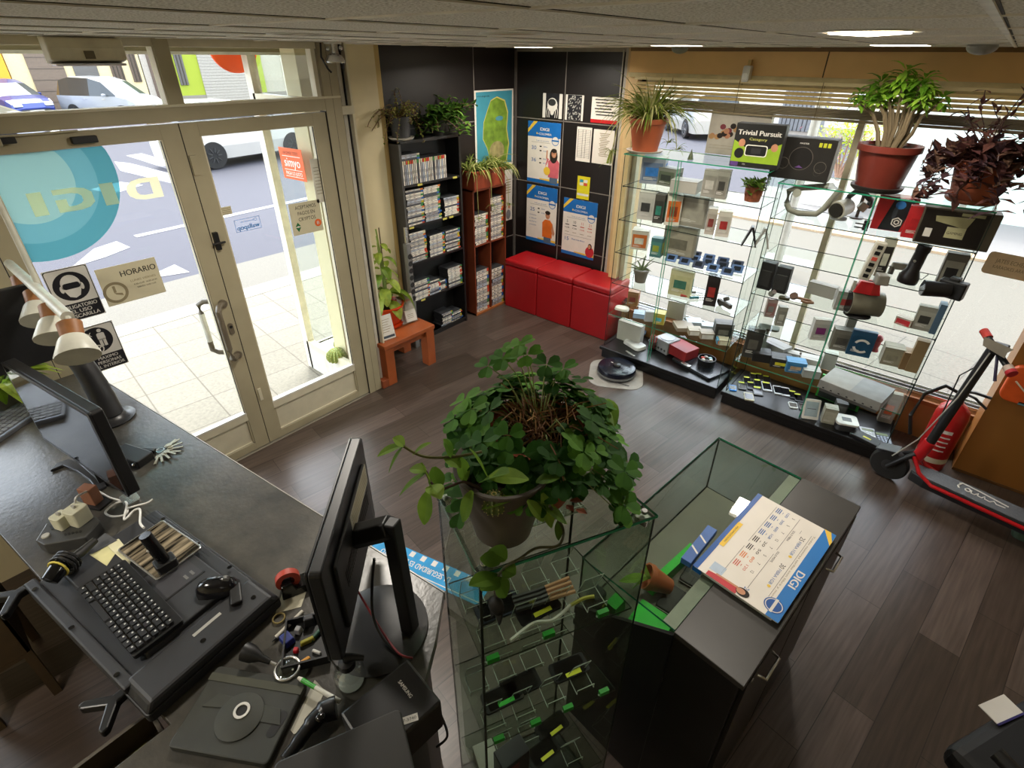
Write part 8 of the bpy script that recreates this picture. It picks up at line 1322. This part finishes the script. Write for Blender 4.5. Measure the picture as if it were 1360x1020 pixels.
b.bb((-w/2, h*.36, z-.0002), (w/2, h/2, z+.0002), K('#0f6fb8', .45, 0, .1, 3)); b.bb((-w/2, -h/2, z-.0002), (w/2, -h*.44, z+.0002), DBLUE); b.text('DIGI', h*.12, WSG, tr(w*.1, h*.42, z+.0006), w*.17, .03); b.poly([(-w/2, h*.36, z+.0005), (-w/2, h*.44, z+.0005), (-w*.41, h/2, z+.0005), (-w*.36, h/2, z+.0005)], POSY); ell(b, w*.4, h*.38, w*.06, w*.06, DBLUE, z+.0007, 24); ell(b, w*.4, h*.38, w*.053, w*.053, WSG, z+.0009, 24); ell(b, w*.4, h*.38, w*.047, w*.047, DBLUE, z+.001, 24); b.bb((w*.34, h*.365, z+.001), (w*.46, h*.395, z+.0013), WSG)
b.text('Todas nuestras tarifas con fibra y movil', h*.03, INKG, tr(0, h*.32, z), w*.75)
for x0, tt in ((-w*.2, '25'), (w*.14, '30')):
    b.text(tt, h*.08, INK, tr(x0-w*.08, h*.23, z), None); b.text('FIBRA', h*.05, TXB, tr(x0, h*.23, z), w*.09); b.text('1GB', h*.05, TXB, tr(x0+w*.09, h*.23, z), w*.06); ell(b, x0+w*.14, h*.235, w*.012, w*.012, POSY, z+.0003, 10)
for a in ((-w*.36, h*.29, w*.36, h*.293), (-w*.36, h*.17, -w*.32, h*.173), (-w*.46, h*.08, -w*.05, h*.083), (w*.0, h*.08, w*.4, h*.083), (-w*.46, -h*.22, w*.02, -h*.217), (w*.08, -h*.22, w*.42, -h*.217)): b.bb((a[0], a[1], z-.0001), (a[2], a[3], z+.0003), INK)
b.text('SOLO FIBRA', h*.035, INK, tr(-w*.25, h*.11, z), w*.13); b.text('SOLO MOVIL', h*.035, INK, tr(w*.02, h*.11, z), w*.13)
for k in range(8):
    x = -w*.43+k*w*.098; c_ = (TXB, TXB, TXB, TXB, INK, INK, K('#d0702a', .6), TXR)[k]; b.text(('3', '5', '7', '12', '7', '5', '7', '12')[k], h*.05, INK, tr(x, h*.02, z), None); b.text(('100', '300', '600', '1GB', '20', '50', '80', '120')[k], h*.045, c_, tr(x, -h*.06, z), w*.06); b.bb((x-w*.01, -h*.115, z-.0001), (x+w*.01, -h*.11, z+.0003), c_); [b.bb((x-w*.03, -h*(.15+.022*j), z-.0001), (x+w*.03, -h*(.14+.022*j), z+.0003), c_) for j in range(3)]
b.bb((-w*.1, -h*.445, z+.0002), (w*.2, -h*.385, z+.0006), POSY); b.text('PROMOCION', h*.03, INK, tr(w*.05, -h*.415, z+.0008), w*.2); b.text('20', h*.08, TXB, tr(w*.42, h*.08, z), None); b.bb((w*.36, -h*.35, z-.0001), (w*.44, -h*.2, z+.0003), K('#a9b8c9', .5))
b.poly([(w*.46, -h*.34, z+.0006), (w*.5, -h*.34, z+.0006), (w*.5, h*.02, z+.0006), (w*.45, h*.02, z+.0006), (w*.44, -h*.15, z+.0006)], K('#b3202a', .5)); ell(b, w*.455, h*.07, w*.035, h*.075, HAIR, z+.0008); ell(b, w*.455, h*.05, w*.024, h*.05, SKIN, z+.001); b.poly([(w*.44, -h*.25, z+.0009), (w*.455, -h*.26, z+.0009), (w*.45, h*.01, z+.0009), (w*.435, h*.0, z+.0009)], SKIN); b.obj('printing', t)
FA, FB, FC, FD = [Z(a, b_, CZ2+.002) for a, b_ in ((945, 702), (958, 708), (922, 756), (908, 748))]; c = (FA+FB+FC+FD)/4; q = T('blue_box', 'small blue and white striped box beside the spine of the large tariff sheet', 'box', (c.x-.012, c.y-.01, CZ2+.0005), math.atan2((FA-FD).y, (FA-FD).x)); l_ = (FA-FD).length*.95; B().box((0, 0, .012), (l_, .035, .024), K('#3a5f9c', .4)).obj('box', q, bevel=.002); [B().prism([(-.05+.06*k, -.015), (-.042+.06*k, -.015), (-.022+.06*k, .015), (-.03+.06*k, .015)], .0242, .0246, WSG).obj('stripe', q) for k in range(2)]
# ================================================================ RIGHT EDGE
t = T('office_chair', 'black padded office chair in the dark at the lower right corner', 'chair', (.86, 1.62, 0), -.5); B().lathe([(.03, .05), (.03, .42)], DGR, n=16).obj('gas_column', t, 40)
for k in range(5): a = 2*pi*k/5; B().tube([(0, 0, .09), (.28*cos(a), .28*sin(a), .06)], .02, BLK, 8).obj('base_leg', t); B().ball((.28*cos(a), .28*sin(a), .03), .03, BLKG, 10).obj('castor', t)
B().box((0, 0, .47), (.48, .48, .1), K('#0d0d0e', .6)).obj('seat', t, bevel=.04, seg=3); B().box((.24, 0, .82), (.08, .44, .5), K('#0d0d0e', .6)).obj('backrest', t, bevel=.03, seg=3)
for s_ in (-1, 1): B().tube([(.1, s_*.25, .45), (.12, s_*.28, .68), (-.15, s_*.28, .70)], .022, BLK, 8).obj('armrest', t, 60)
p = Z(1330, 940, .53); q = T('label_card', 'white card with a blue edge lying on the black chair at the lower right', 'card', (p.x, p.y, .5215), 1.0); B().bb((-.06, -.03, 0), (.06, .03, .003), WSG).bb((-.06, -.036, 0), (.06, -.03, .004), K('#241a5a', .5)).obj('card', q)
q = Z(1356, 688, .1); t = T('cloth_bag', 'small dull green cloth bag hanging at the rear of the red scooter', 'bag', (q.x+.05, q.y-.03, .0)); B().rrect(.12, .1, .03, 0, .2, K('#3a4a38', .8, 0, .2, 30), sc=.8).obj('body', t, 40, .01); B().tube([(-.03, 0, .2), (-.02, 0, .26), (.02, 0, .26), (.03, 0, .2)], .006, K('#c9c9c0', .6)).obj('strap', t, 60)
